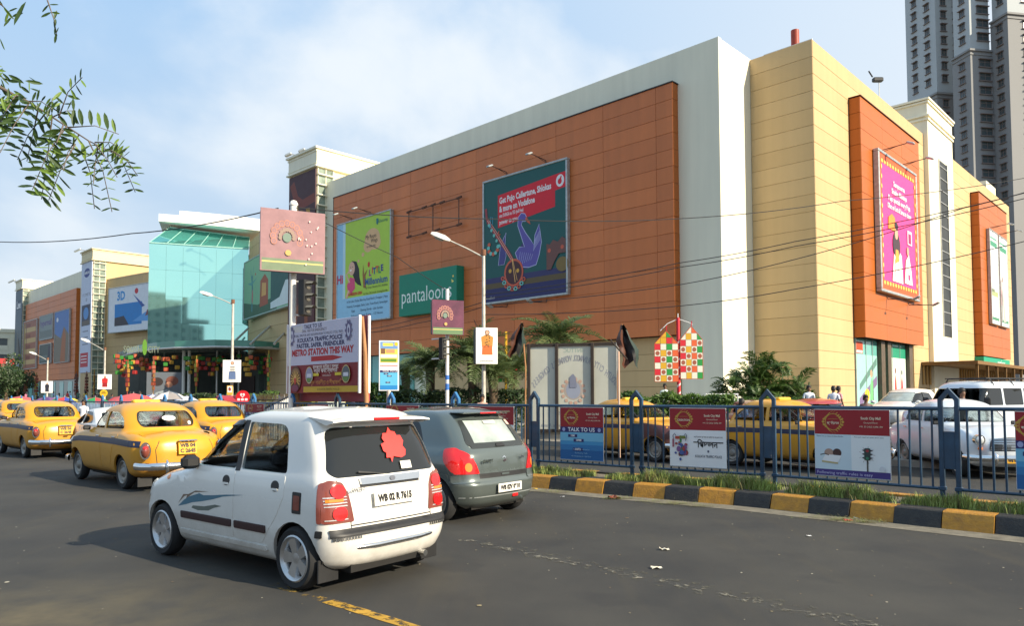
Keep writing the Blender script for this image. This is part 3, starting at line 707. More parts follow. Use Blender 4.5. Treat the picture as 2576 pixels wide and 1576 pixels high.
class Body:
    def __init__(s, tab, crown, wins, arches, t=.03):
        s.tab = tab; s.crown = crown
        vo, fo = hull(tab, crown); s.bvh = BVHTree.FromPolygons([Vector(q) for q in vo], fo)
        s.outer = (vo, fo)
        vi, fi = hull(tab, crown, -t)
        a = obj_raw(vo, fo); b = obj_raw(vi, fi); boolean(a, b); bpy.data.objects.remove(b)
        cut = MB()
        for w in wins:
            if w[0] == 'side': s.prism(cut, *w)
        for x, z, r, yw in arches:
            for sgn in (-1, 1):
                pts = ell(x, z, r, r, 28); cut.prism(pts, sgn*(yw), sgn*1.2)
        c = obj_raw(cut.v, cut.f); boolean(a, c); bpy.data.objects.remove(c)
        for w in wins:
            if w[0] == 'end':
                cut = MB(); s.prism(cut, *w); c = obj_raw(cut.v, cut.f); boolean(a, c); bpy.data.objects.remove(c)
        me = a.data; bpy.data.objects.remove(a)
        # take the smooth normals of the uncut skin
        vn = bpy.data.meshes.new('n'); vn.from_pydata(vo, [], fo); bm = bmesh.new(); bm.from_mesh(vn); bmesh.ops.recalc_face_normals(bm, faces=bm.faces); bm.normal_update()
        bv = BVHTree.FromBMesh(bm); bm.verts.ensure_lookup_table(); bm.faces.ensure_lookup_table()
        me.shade_smooth(); me.set_sharp_from_angle(angle=R(35))
        me.update(); nrm = [Vector(cn.vector) for cn in me.corner_normals]
        for p in me.polygons:
            loc, n0, fi_, d = bv.find_nearest(p.center)
            if d < .012 and n0.dot(p.normal) > .8:
                for li in p.loop_indices:
                    co = me.vertices[me.loops[li].vertex_index].co
                    l2, n2, f2, d2 = bv.find_nearest(co)
                    if f2 is None: continue
                    fc = bm.faces[f2]; ws = []; 
                    for q in fc.verts: ws.append(1/((q.co-co).length+1e-4))
                    nn = sum((q.normal*w for q, w in zip(fc.verts, ws)), Vector())
                    if nn.length > 0 and nn.normalized().dot(n2) > .55: nrm[li] = nn.normalized()
        me.normals_split_custom_set([tuple(q) for q in nrm])
        bm.free(); bpy.data.meshes.remove(vn); s.me = me
    def prism(s, mb, kind, poly, a, b):
        if kind == 'side':
            mb.prism(poly, a, b, plane='xz'); mb.prism(poly, -b, -a, plane='xz')
        elif kind == 'end': mb.prism(poly, a, b, plane='yz')
    def patch(s, poly, axis, o=.004, thick=.01, step=.05):
        """panel lying on the skin: poly in (x,z) for axis +-y, (y,z) for +-x, seen from that side. o: how proud"""
        bm = bmesh.new()
        def P(a, b): return Vector((a, 0, b)) if axis[1] == 'y' else Vector((0, a, b)) if axis[1] == 'x' else Vector((a, b, 0))
        tr = tessellate_polygon([[Vector((x, y, 0)) for x, y in poly]])
        vs = [bm.verts.new(P(*q)) for q in poly]
        for t_ in tr: 
            try: bm.faces.new([vs[i] for i in t_])
            except ValueError: pass
        lo = [min(q[i] for q in poly) for i in (0, 1)]; hi = [max(q[i] for q in poly) for i in (0, 1)]
        ax = ((Vector((1, 0, 0)) if axis[1] != 'x' else Vector((0, 1, 0))), (Vector((0, 0, 1)) if axis[1] != 'z' else Vector((0, 1, 0))))
        for i in (0, 1):
            q = lo[i]+step*.5
            while q < hi[i]:
                bmesh.ops.bisect_plane(bm, geom=bm.verts[:]+bm.edges[:]+bm.faces[:], plane_co=ax[i]*q, plane_no=ax[i]); q += step
        sg = 1 if axis[0] == '+' else -1
        D_ = {'y': Vector((0, sg, 0)), 'x': Vector((sg, 0, 0)), 'z': Vector((0, 0, sg))}[axis[1]]
        bad = []; inn = {}
        for v in bm.verts:
            st = v.co+D_*4; h = s.bvh.ray_cast(st, -D_)
            if h[0] is None: bad.append(v); continue
            n_ = h[1]; n_ = n_ if n_.dot(D_) > 0 else -n_
            base = h[0]; v.co = base+n_*o; inn[v] = base+n_*(o-thick)
        if bad: bmesh.ops.delete(bm, geom=bad, context='VERTS')
        bm.verts.index_update(); V = [v.co.copy() for v in bm.verts]; n = len(V); IN = [inn[v] for v in bm.verts]
        F = [tuple(v.index for v in f.verts) for f in bm.faces]; E_ = [tuple(v.index for v in e.verts) for e in bm.edges if e.is_boundary]
        bm.free(); mb = MB(); mb.add(V+IN, F+[tuple(reversed([i+n for i in f])) for f in F]+[(a, b, b+n, a+n) for a, b in E_]); return mb
# shared vehicle materials
def paint(name, c, dirt=.0, rough=.28, coat=.6, metal=0.):
    m = mat(name, c, rough, metal, var=.04, scale=1.5, coat=coat)
    if dirt:
        t = m.node_tree; n = t.nodes; k = t.links; b = n['Principled BSDF']; tc = n.new('ShaderNodeTexCoord'); sp = n.new('ShaderNodeSeparateXYZ'); k.new(tc.outputs['Object'], sp.inputs[0])
        r = n.new('ShaderNodeMapRange'); r.inputs[1].default_value = .85; r.inputs[2].default_value = .15; r.inputs[3].default_value = 0; r.inputs[4].default_value = 1; k.new(sp.outputs['Z'], r.inputs[0])
        z = n.new('ShaderNodeTexNoise'); z.inputs['Scale'].default_value = 5; z.inputs['Detail'].default_value = 8; z.inputs['Roughness'].default_value = .7; k.new(tc.outputs['Object'], z.inputs[0])
        mu = n.new('ShaderNodeMath'); mu.operation = 'MULTIPLY'; k.new(r.outputs[0], mu.inputs[0]); k.new(z.outputs[0], mu.inputs[1])
        m2 = n.new('ShaderNodeMath'); m2.operation = 'MULTIPLY'; m2.inputs[1].default_value = dirt*2; m2.use_clamp = True; k.new(mu.outputs[0], m2.inputs[0])
        src = b.inputs['Base Color'].links[0].from_socket; mx = n.new('ShaderNodeMixRGB'); mx.inputs[2].default_value = (.16, .12, .075, 1); k.new(m2.outputs[0], mx.inputs[0]); k.new(src, mx.inputs[1]); k.new(mx.outputs[0], b.inputs['Base Color'])
        mr = n.new('ShaderNodeMapRange'); mr.inputs[3].default_value = rough; mr.inputs[4].default_value = .75; k.new(m2.outputs[0], mr.inputs[0]); k.new(mr.outputs[0], b.inputs['Roughness'])
        mc = n.new('ShaderNodeMapRange'); mc.inputs[3].default_value = coat; mc.inputs[4].default_value = 0; k.new(m2.outputs[0], mc.inputs[0]); k.new(mc.outputs[0], b.inputs['Coat Weight'])
    return m
TYRE = mat('tyre_rubber', (.018, .018, .019), .85, var=.3, scale=8); RIMM = mat('wheel_silver', (.55, .55, .55), .3, .8, var=.15); HUBY = mat('wheel_dusty', (.30, .28, .25), .5, .5, var=.3)
CGL = mat('car_glass', (.50, .60, .62), .03, trans=1., var=0, spec=.3); CGD = mat('car_glass_dark', (.015, .017, .018), .04, var=0, spec=.6)
BLK = mat('black_plastic', (.016, .016, .017), .5, var=.3); SEAT = mat('seat_cloth', (.05, .045, .05), .9, var=.3); CHR = mat('chrome', (.75, .75, .74), .12, 1., var=.05)
UND = mat('underbody', (.012, .011, .010), .95, var=.4)
REDL = mat('tail_lens_red', (.62, .012, .012), .12, var=.1, coat=.8); REDD = mat('tail_lens_dark', (.20, .05, .035), .2, var=.3, coat=.6); AMB = mat('amber_lens', (.75, .22, .03), .15, var=.1, coat=.6); LENS = mat('clear_lens', (.65, .68, .68), .1, .3, var=.15, scale=30, coat=.6)
PLW = ink(225, 222, 212); PLY = ink(225, 165, 25)
CGR = mat('car_glass_pale_reflection', (.50, .57, .55), .12, var=.25, scale=2.5, alpha=.62)  # pale base colour stands in for brightness reflected in the glass
CGL.node_tree.nodes['Principled BSDF'].inputs['IOR'].default_value = 1.04
CGR = mat('car_glass_pale_reflection', (.50, .57, .55), .12, var=.25, scale=2.5, alpha=.62)
CGL.node_tree.nodes['Principled BSDF'].inputs['Alpha'].default_value = .62
def wheel_mesh(r, w, rimr, style):
    t = MB(); k_ = rimr+.015
    t.lathe([(k_, -w/2+.01), (r-.03, -w/2), (r-.008, -w/2+.03), (r, -w/2+.05), (r, w/2-.05), (r-.008, w/2-.03), (r-.03, w/2), (k_, w/2-.01), (k_, -w/2+.01)], None, 28, 'y', False)
    t.lathe([(.001, -w/2+.02), (rimr, -w/2+.02), (rimr, -w/2+.03), (.001, -w/2+.03)], None, 20, 'y', False)
    me = t.mesh('tyre', 30); me.materials.append(TYRE)
    m = MB(); o = w/2-.02
    m.lathe([(rimr-.03, -w/2+.03), (rimr-.03, o-.045), (rimr-.015, o), (rimr+.005, o+.02), (rimr+.018, o+.012), (rimr+.010, o-.02), (rimr-.02, o-.05), (rimr-.02, -w/2+.03), (rimr-.03, -w/2+.03)], None, 28, 'y', False)
    if style == 'alloy':
        m.lathe([(.001, o-.005), (.045, o-.01), (.055, o-.03), (.05, o-.05), (.001, o-.05)], None, 16, 'y')
        for i in range(5):
            for dd in (0,):
                a = 2*math.pi*i/5; c_, s_ = math.cos(a), math.sin(a); a2 = a+dd
                M = Matrix(((c_, 0, -s_, 0), (0, 1, 0, 0), (s_, 0, c_, 0), (0, 0, 0, 1)))
                m.add([M @ Vector(q) for q in ((.03, o-.012, -.036), (rimr-.012, o-.002, -.056), (rimr-.012, o-.002, .056), (.03, o-.012, .036), (.03, o-.05, -.036), (rimr-.012, o-.04, -.075), (rimr-.012, o-.04, .075), (.03, o-.05, .036))], ((0, 1, 2, 3), (4, 7, 6, 5), (0, 4, 5, 1), (1, 5, 6, 2), (2, 6, 7, 3), (3, 7, 4, 0)))
    else:
        m.lathe([(.001, o+.035), (.06, o+.03), (.085, o+.0), (.10, o-.012), (rimr-.05, o-.004), (rimr-.02, o-.03)], None, 24, 'y')
    m2 = m.mesh('rim', 30); m2.materials.append(RIMM if style == 'alloy' else HUBY); return me, m2
def cabin(root, x0, x1, w, zs, seats, dash, wheel_side=-1, driver=None):
    """floor, seats, dashboard, steering wheel. wheel_side -1: right-hand drive"""
    MB().bbox((x0, -w, .18), (x1, w, .34), .03).build('floor', UND, root)
    for i, (x, hw) in enumerate(seats):
        for y in ((-.36, .36) if hw == 1 else (0,)):
            ww = .23 if hw == 1 else w-.12; mb = MB()
            mb.bbox((x-.05, y-ww, .34), (x+.48, y+ww, .56), .06)
            M = Matrix.Translation((x, y, .5)) @ Matrix.Rotation(R(-14), 4, 'Y'); mb.bbox((-.1, -ww, 0), (.05, ww, .52), .05, M)
            if hw == 1: mb.bbox((-.08, -.12, .55), (.02, .12, .72), .04, M)
            else:
                for q in (-.35, .35): mb.bbox((-.08, q-.11, .53), (.02, q+.11, .66), .04, M)
            mb.build('seat', SEAT, root, smooth=40)
    MB().bbox((dash-.18, -w+.02, .62), (dash+.25, w-.02, zs), .05).build('dashboard', BLK, root, smooth=40)
    M = Matrix.Translation((dash-.32, wheel_side*.36, zs+.02)) @ Matrix.Rotation(R(62), 4, 'Y')
    mb = MB(); mb.tube([M @ Vector((.19*math.cos(a), .19*math.sin(a), 0)) for a in [i*math.pi/10 for i in range(21)]], .014, 6, cap=False)
    mb.tube([M @ Vector((-.19, 0, 0)), M @ Vector((.19, 0, 0))], .012, 5); mb.tube([M @ Vector((0, 0, 0)), M @ Vector((0, 0, -.25))], .02, 5); mb.build('steering_wheel', BLK, root)
def put_wheels(root, xs, track, r, w, rimr, style, steer=0):
    a, b = wheel_mesh(r, w, rimr, style)
    for x in xs:
        for sg in (1, -1):
            M = Matrix.Translation((x, sg*track/2, r)) @ Matrix.Rotation((R(steer) if x == xs[-1] else 0)+(0 if sg > 0 else math.pi), 4, 'Z')
            t = bpy.data.objects.new('wheel', a); COL.objects.link(t); t.parent = root; t.matrix_local = M; link('rim', b, t)
def wells(root, xs, r, w0, w1, xa, xb, zt):
    """dark liner inside the body: underside pan and wheel housings"""
    mb = MB(); mb.box((xa, -w0, .17), (xb, w0, .30))
    for x in xs:
        for sg in (1, -1):
            n = 14; v = []
            for i in range(n+1): a = math.pi*i/n; v += [(x+r*math.cos(a), sg*w0, r*.8+r*math.sin(a)), (x+r*math.cos(a), sg*w1, r*.8+r*math.sin(a))]
            mb.add(v, [(2*i, 2*i+1, 2*i+3, 2*i+2) for i in range(n)]); mb.add([(x+r*math.cos(a), sg*w0, r*.8+r*math.sin(a)) for a in [math.pi*i/n for i in range(n+1)]], [tuple(range(n+1))])
    mb.box((xa, -w0, .25), (xb, w0, .32)); mb.build('underbody', UND, root)
def plate(root, M, w, h, m, lines, size):
    t = MB().bbox((-w/2, -.012, -h/2), (w/2, 0, h/2), .004).build('number_plate', m, root, mw=M)
    ar = Art(.0015)
    for i, s_ in enumerate(lines): ar.txt(s_, 0, (len(lines)/2-.5-i)*size*1.05, size, ink(18, 18, 22), bold=.006, width=w*.84)
    ar.d = -.0015; ar.done(t, -.012); return t
def zyaw(a): return Matrix.Rotation(R(a), 4, 'Z')
def door(b, root, poly, m, names=('door',), hz=None, hm=BLK, hs=.06):
    for ax in ('+y', '-y'):
        d = b.patch(poly, ax, .004, .012, .07).build('door', m, root, smooth=40)
        if hz:
            x, z = hz; h = b.bvh.ray_cast(Vector((x, 3 if ax == '+y' else -3, z)), Vector((0, -1 if ax == '+y' else 1, 0)))[0]
            yy = h.y+(.012 if ax == '+y' else -.012); MB().bbox((x-.085, yy-.016, z-.017), (x+.085, yy+.016, z+.017), .012).build('handle', hm, d, smooth=40)
def glasspane(b, root, poly, axes, m=CGL, name='window'):
    for ax in axes: b.patch(poly, ax, -.012, .006, .08).build(name, m, root, smooth=60)
def seam(b, root, pts, ax, w=.008, m=None, name='seam'):
    P = [Vector(q) for q in pts]; mb = MB()
    for a, c in zip(P, P[1:]):
        t = (c-a).normalized(); n_ = Vector((-t.y, t.x))*w/2; q = b.patch([tuple(a+n_), tuple(a-n_), tuple(c-n_), tuple(c+n_)], ax, .0022, .003, .08); mb.add(q.v, q.f)
    mb.build(name, m or BLK, root)

# ---------------------------------------------------------------- A: small tall hatchback (white), origin under the rear axle
def make_tall_hatch():
    r = T('hatchback', 'white tall hatchback with a blue dragon decal on its side and red leaf sticker behind', 'car')
    #      z    xr     xf    w    rf   rr   bf   br
    tab = [(.20, -.42, 2.92, .66, .35, .25, .10, .06), (.26, -.50, 3.02, .715, .36, .25, .10, .06), (.40, -.535, 3.06, .75, .38, .22, .12, .05), (.52, -.525, 3.06, .762, .4, .2, .12, .04),
           (.545, -.485, 3.05, .76, .4, .15, .12, .04), (.75, -.46, 2.99, .757, .42, .13, .14, .04), (.86, -.44, 2.80, .75, .5, .13, .18, .04), (.94, -.425, 2.42, .742, .5, .14, .2, .04), (1.0, -.41, 2.2, .728, .45, .15, .2, .05),
           (1.04, -.395, 2.08, .715, .35, .16, .2, .05), (1.25, -.32, 1.76, .672, .3, .16, .16, .06), (1.45, -.225, 1.42, .622, .3, .16, .12, .07), (1.53, -.20, 1.22, .590, .28, .2, .1, .07), (1.575, -.10, .98, .52, .3, .25, .08, .07), (1.592, .12, .72, .36, .2, .2, .05, .05)]
    fr = rpoly([(1.0, 1.02), (2.04, 1.02), (1.46, 1.42), (1.0, 1.475)], [.03, .03, .12, .02]); rr_ = rpoly([(.16, 1.02), (.91, 1.02), (.91, 1.475), (.26, 1.46)], [.04, .03, .03, .14])
    rw = rpoly([(-.60, 1.0), (.60, 1.0), (.655, 1.05), (.56, 1.44), (-.56, 1.44), (-.655, 1.05)], [.04, .04, .04, .09, .09, .04]); ws = rpoly([(-.64, 1.06), (.64, 1.06), (.54, 1.46), (-.54, 1.46)], .06)
    b = Body(tab, lambda z, q: (.0 if z < .6 else .025 if z < 1.1 else .03)*(1-q*q), [('side', fr, .35, 1.2), ('side', rr_, .35, 1.2), ('end', rw, -1.2, .05), ('end', ws, 1.2, 3.2)], [(0, .27, .335, .48), (2.38, .27, .335, .48)])
    WP = paint('white_car_paint', srgb(228, 226, 220), .45, .25)
    b.me.name = 'body'; b.me.materials.append(WP); bo = link('body', b.me, r)
    put_wheels(r, (0, 2.38), 1.36, .282, .165, .19, 'alloy'); wells(r, (0, 2.38), .34, .48, .70, -.45, 2.85, .6)
    cabin(r, -.1, 2.2, .6, .98, ((.15, 2), (.95, 1)), 1.85)
    glasspane(b, r, rr_, ('+y',), CGL); glasspane(b, r, rw, ('-x',), CGD, 'rear_window'); glasspane(b, r, ws, ('+x',), CGL, 'windscreen')
    # deep window surround, rain visors
    for ax in ('+y', '-y'):
        b.patch(rpoly([(.915, 1.0), (.995, 1.0), (.995, 1.49), (.915, 1.49)], .01), ax, .003, .02).build('door_pillar', BLK, r, smooth=40)
        b.patch(rpoly([(1.0, 1.49), (1.48, 1.44), (2.07, 1.03), (2.03, 1.02), (1.45, 1.40), (1.0, 1.445)], .02), ax, .016, .012, .05).build('rain_visor', CGD, r, smooth=40)
    fd = [(.98, .36), (2.0, .36), (2.06, .5), (2.08, .99), (.98, 1.0)]; rd = [(.38, .50), (.50, .36), (.955, .36), (.955, 1.0), (.16, 1.0), (.16, .82), (.26, .64)]
    for poly, hx in ((fd, 1.12), (rd, .30)):
        for ax in ('+y', '-y'):
            d = b.patch(rpoly(poly, .03), ax, .0035, .01, .07).build('door', WP, r, smooth=40)
            sg = 1 if ax == '+y' else -1
            h = b.patch(ell(hx, .90, .062, .05, 18), ax, .006, .004).build('handle', BLK, d)
            b.patch(rpoly([(hx-.055, .86), (hx+.055, .86), (hx+.045, .88), (hx-.045, .88)], .01), ax, .012, .01).build('handle', WP, d)
            dd = rpoly([(1.0 if hx > 1 else .42, .46), (1.95 if hx > 1 else .94, .46), (1.95 if hx > 1 else .94, .53), (1.0 if hx > 1 else .42, .53)], .015)
            b.patch(dd, ax, .014, .012).build('rub_strip', mat('maroon_strip', (.035, .012, .014), .45), d, smooth=40)
    b.patch(rpoly([(.42, .30), (2.0, .30), (1.98, .345), (.44, .345)], .01), '+y', .02, .02).build('side_skirt', WP, r); b.patch(rpoly([(.42, .30), (2.0, .30), (1.98, .345), (.44, .345)], .01), '-y', .02, .02).build('side_skirt', WP, r)
    # dragon decal on the near side
    dk = ink(72, 112, 130)
    for poly, m in (([(2.02, .57), (1.86, .60), (1.74, .63), (1.56, .655), (1.36, .69), (1.16, .735), (.80, .78), (1.10, .76), (1.34, .735), (1.52, .72), (1.60, .735), (1.70, .71), (1.80, .685), (1.90, .645)], dk),
                    ([(1.72, .60), (1.50, .61), (1.30, .645), (1.18, .64), (1.32, .61), (1.42, .575), (1.62, .56), (1.75, .575)], ink(96, 104, 96)), ([(1.86, .66), (1.70, .735), (1.42, .765), (1.68, .755), (1.84, .70)], ink(120, 100, 84)), ([(2.02, .60), (1.90, .68), (1.80, .71), (1.92, .70)], ink(120, 100, 84))):
        b.patch(poly, '+y', .0050, .001, .05).build('decal', m, r)
    b.patch(ell(2.26, .86, .03, .025, 12), '+y', .008, .008).build('side_repeater', AMB, r)
    cap = b.patch(rpoly([(-.10, .68), (.03, .68), (.03, .87), (-.10, .87)], .015), '+y', .003, .004).build('fuel_cap_frame', BLK, r); b.patch(rpoly([(-.08, .71), (.01, .71), (.01, .84), (-.08, .84)], .015), '+y', .006, .004).build('fuel_cap_badge', REDD, cap)
    # tail lights: tall clusters either side of the hatch
    for sg in (1, -1):
        ps = [(sg*y, z) for y, z in ((.74, .62), (.46, .62), (.50, .86), (.55, .96), (.66, .985), (.73, .95))]
        tl = b.patch(rpoly(ps, .02), '-x', .012, .02, .03).build('tail_light', REDD, r, smooth=50)
        sd = rpoly([(-.37, .62), (-.33, .62), (-.31, .96), (-.35, .97)], .02); b.patch(sd, '+y' if sg > 0 else '-y', .012, .02, .03).build('tail_light_side', REDD, r, smooth=50)
        for z in (.70, .885): b.patch(ell(sg*.60, z, .070, .062, 18), '-x', .022, .014, .03).build('lamp', REDL, tl, smooth=50)
        for z in (.645, .76, .785, .81, .835): b.patch([(sg*.52, z), (sg*.72, z), (sg*.72, z+.008), (sg*.53, z+.008)], '-x', .016, .006, .05).build('lens_rib', LENS, tl)
        b.patch([(sg*.56, .80), (sg*.71, .80), (sg*.71, .825), (sg*.56, .825)], '-x', .018, .006, .05).build('indicator', AMB, tl)
    # hatch: seam, chrome bar, plate, spoiler, third lamp
    seam(b, r, [(-.49, .56), (-.49, .62), (-.545, .9), (-.60, .985)], '-x'); seam(b, r, [(.49, .56), (.49, .62), (.545, .9), (.60, .985)], '-x'); seam(b, r, [(-.49, .585), (.49, .585)], '-x', .01)
    b.patch(rpoly([(-.36, .925), (.36, .925), (.37, .985), (-.37, .985)], .01), '-x', .028, .028).build('chrome_bar', CHR, r, smooth=50)
    b.patch([(-.36, .905), (.36, .905), (.36, .925), (-.36, .925)], '-x', .012, .01).build('chrome_bar_shadow_strip', BLK, r)  # black strip laid under the chrome bar as its shadow
    bd = b.patch(ell(0, .955, .032, .022, 16), '-x', .034, .008).build('badge', mat('badge_steel', (.3, .3, .32), .3, .9), r)
    plate(r, Matrix.Translation((-.485, 0, .79)) @ zyaw(-90) @ Matrix.Rotation(R(-6), 4, 'X'), .50, .13, PLW, ['WB 02 R 7615'], .085)
    sp = MB(); pts = []
    for i in range(13):
        y = -.60+1.2*i/12; q = 1-(y/.6)**2; pts.append((y, -.10+.0, q))
    v = []
    for y, x, q in pts:
        e_ = .02+.05*q**.4; v += [(x+.12, y, 1.535+.028*q), (-.34-.03*q, y, 1.50+.03*q**.5), (-.345-.03*q, y, 1.485+.015*q**.5), (-.24, y, 1.46+.0*q)]
    sp.add(v, [(4*i+a, 4*i+4+a, 4*i+4+(a+1) % 4, 4*i+(a+1) % 4) for i in range(12) for a in range(4)]+[(0, 1, 2, 3), (48, 51, 50, 49)])
    so_ = sp.build('spoiler', WP, r, smooth=40); MB().bbox((-.385, -.16, 1.50), (-.35, .16, 1.525), .006).build('brake_lamp', REDL, so_)
    # bumper details
    b.patch(rpoly([(-.70, .50), (.70, .50), (.70, .565), (-.70, .565)], .01), '-x', .012, .012).build('bumper_strip', BLK, r, smooth=50)
    for ax in ('+y', '-y'): b.patch(rpoly([(-.38, .50), (-.31, .50), (-.32, .56), (-.38, .56)], .01), ax, .012, .012).build('bumper_strip', BLK, r, smooth=50)
    for sg in (1, -1):
        for i in range(9): b.patch([(sg*(.42+.03*i), .475), (sg*(.44+.03*i), .475), (sg*(.44+.03*i), .50), (sg*(.42+.03*i), .50)], '-x', .013, .008).build('reflector_tooth', CHR, r)
    MB().tube([(-.56+.09*(abs(y)/.52)**3, y, .40-.01*abs(y)) for y in (-.52, -.42, -.25, 0, .25, .42, .52)], .022, 8).build('chrome_bumper_bar', CHR, r, smooth=60)
    MB().lathe([(.03, -.62), (.03, -.60), (.026, -.60), (.026, -.4)], Matrix.Translation((.08, -.35, .22)), 10, 'x').build('exhaust', CHR, r)
    for sg in (1, -1): MB().bbox((-.32, sg*.62-.11, .10), (-.30, sg*.62+.11, .30), .005).build('mud_flap', BLK, r)
    for sg in (1, -1):
        MB().bbox((1.66, sg*.80-.09, .98), (1.78, sg*.80+.09, 1.12), .035).build('door_mirror', BLK, r, smooth=40)
        b.patch(rpoly([(sg*.42, .62), (sg*.70, .62), (sg*.68, .80), (sg*.44, .76)], .03), '+x', .012, .02).build('headlight', LENS, r, smooth=50)
        b.patch(rpoly([(2.72, .62), (2.98, .62), (2.92, .76), (2.70, .80)], .03), '+y' if sg > 0 else '-y', .012, .02).build('headlight_side', LENS, r, smooth=50)
    b.patch(rpoly([(-.5, .30), (.5, .30), (.45, .44), (-.45, .44)], .04), '+x', .004, .01).build('air_intake', BLK, r)
    # leaf sticker, paper label, wiper, lettering on the hatch
    leaf = [(-.06, -.17), (-.03, -.11), (.07, -.13), (.13, -.11), (.15, -.05), (.12, -.01), (.15, .04), (.13, .10), (.08, .10), (.07, .14), (.02, .15), (.0, .19), (-.04, .13), (-.09, .13), (-.12, .08), (-.10, .04), (-.15, .02), (-.14, -.05), (-.11, -.07), (-.12, -.12), (-.07, -.12)]; leaf = [(-a, c) for a, c in leaf]
    b.patch([(-.12+y, 1.25+z*.9) for y, z in leaf], '-x', .004, .002, .04).build('leaf_sticker', mat('red_sticker', srgb(236, 62, 58), .6), r)
    b.patch(rect(-.30, 1.03, -.16, 1.10), '-x', .004, .002, .04).build('paper_label', PLW, r)
    b.patch([(.0, .998), (.02, .998), (.36, 1.03), (.36, 1.045)], '-x', .012, .008, .04).build('wiper', BLK, r)
    M = Matrix.Translation((-.472, .42, .895)) @ zyaw(-90); tt = bpy.data.objects.new('badge_lettering', None); COL.objects.link(tt); tt.parent = r; tt.matrix_local = M; ar = Art(.001); ar.txt('SANTRO', 0, 0, .04, ink(120, 120, 120), bold=.002); ar.txt('Xing', .82, .02, .04, ink(120, 120, 120)); ar.done(tt)
    return r, b
def carM(x, y, hx, hy, z=0): return Matrix.Translation((x, y, z)) @ Matrix.Rotation(math.atan2(hy, hx), 4, 'Z')
random.seed(5)
print('polys', 0); hatchA, bA = make_tall_hatch(); print('body polys', len(bA.me.polygons)); hatchA.matrix_world = carM(-1.475, 7.2, -.785, .62)
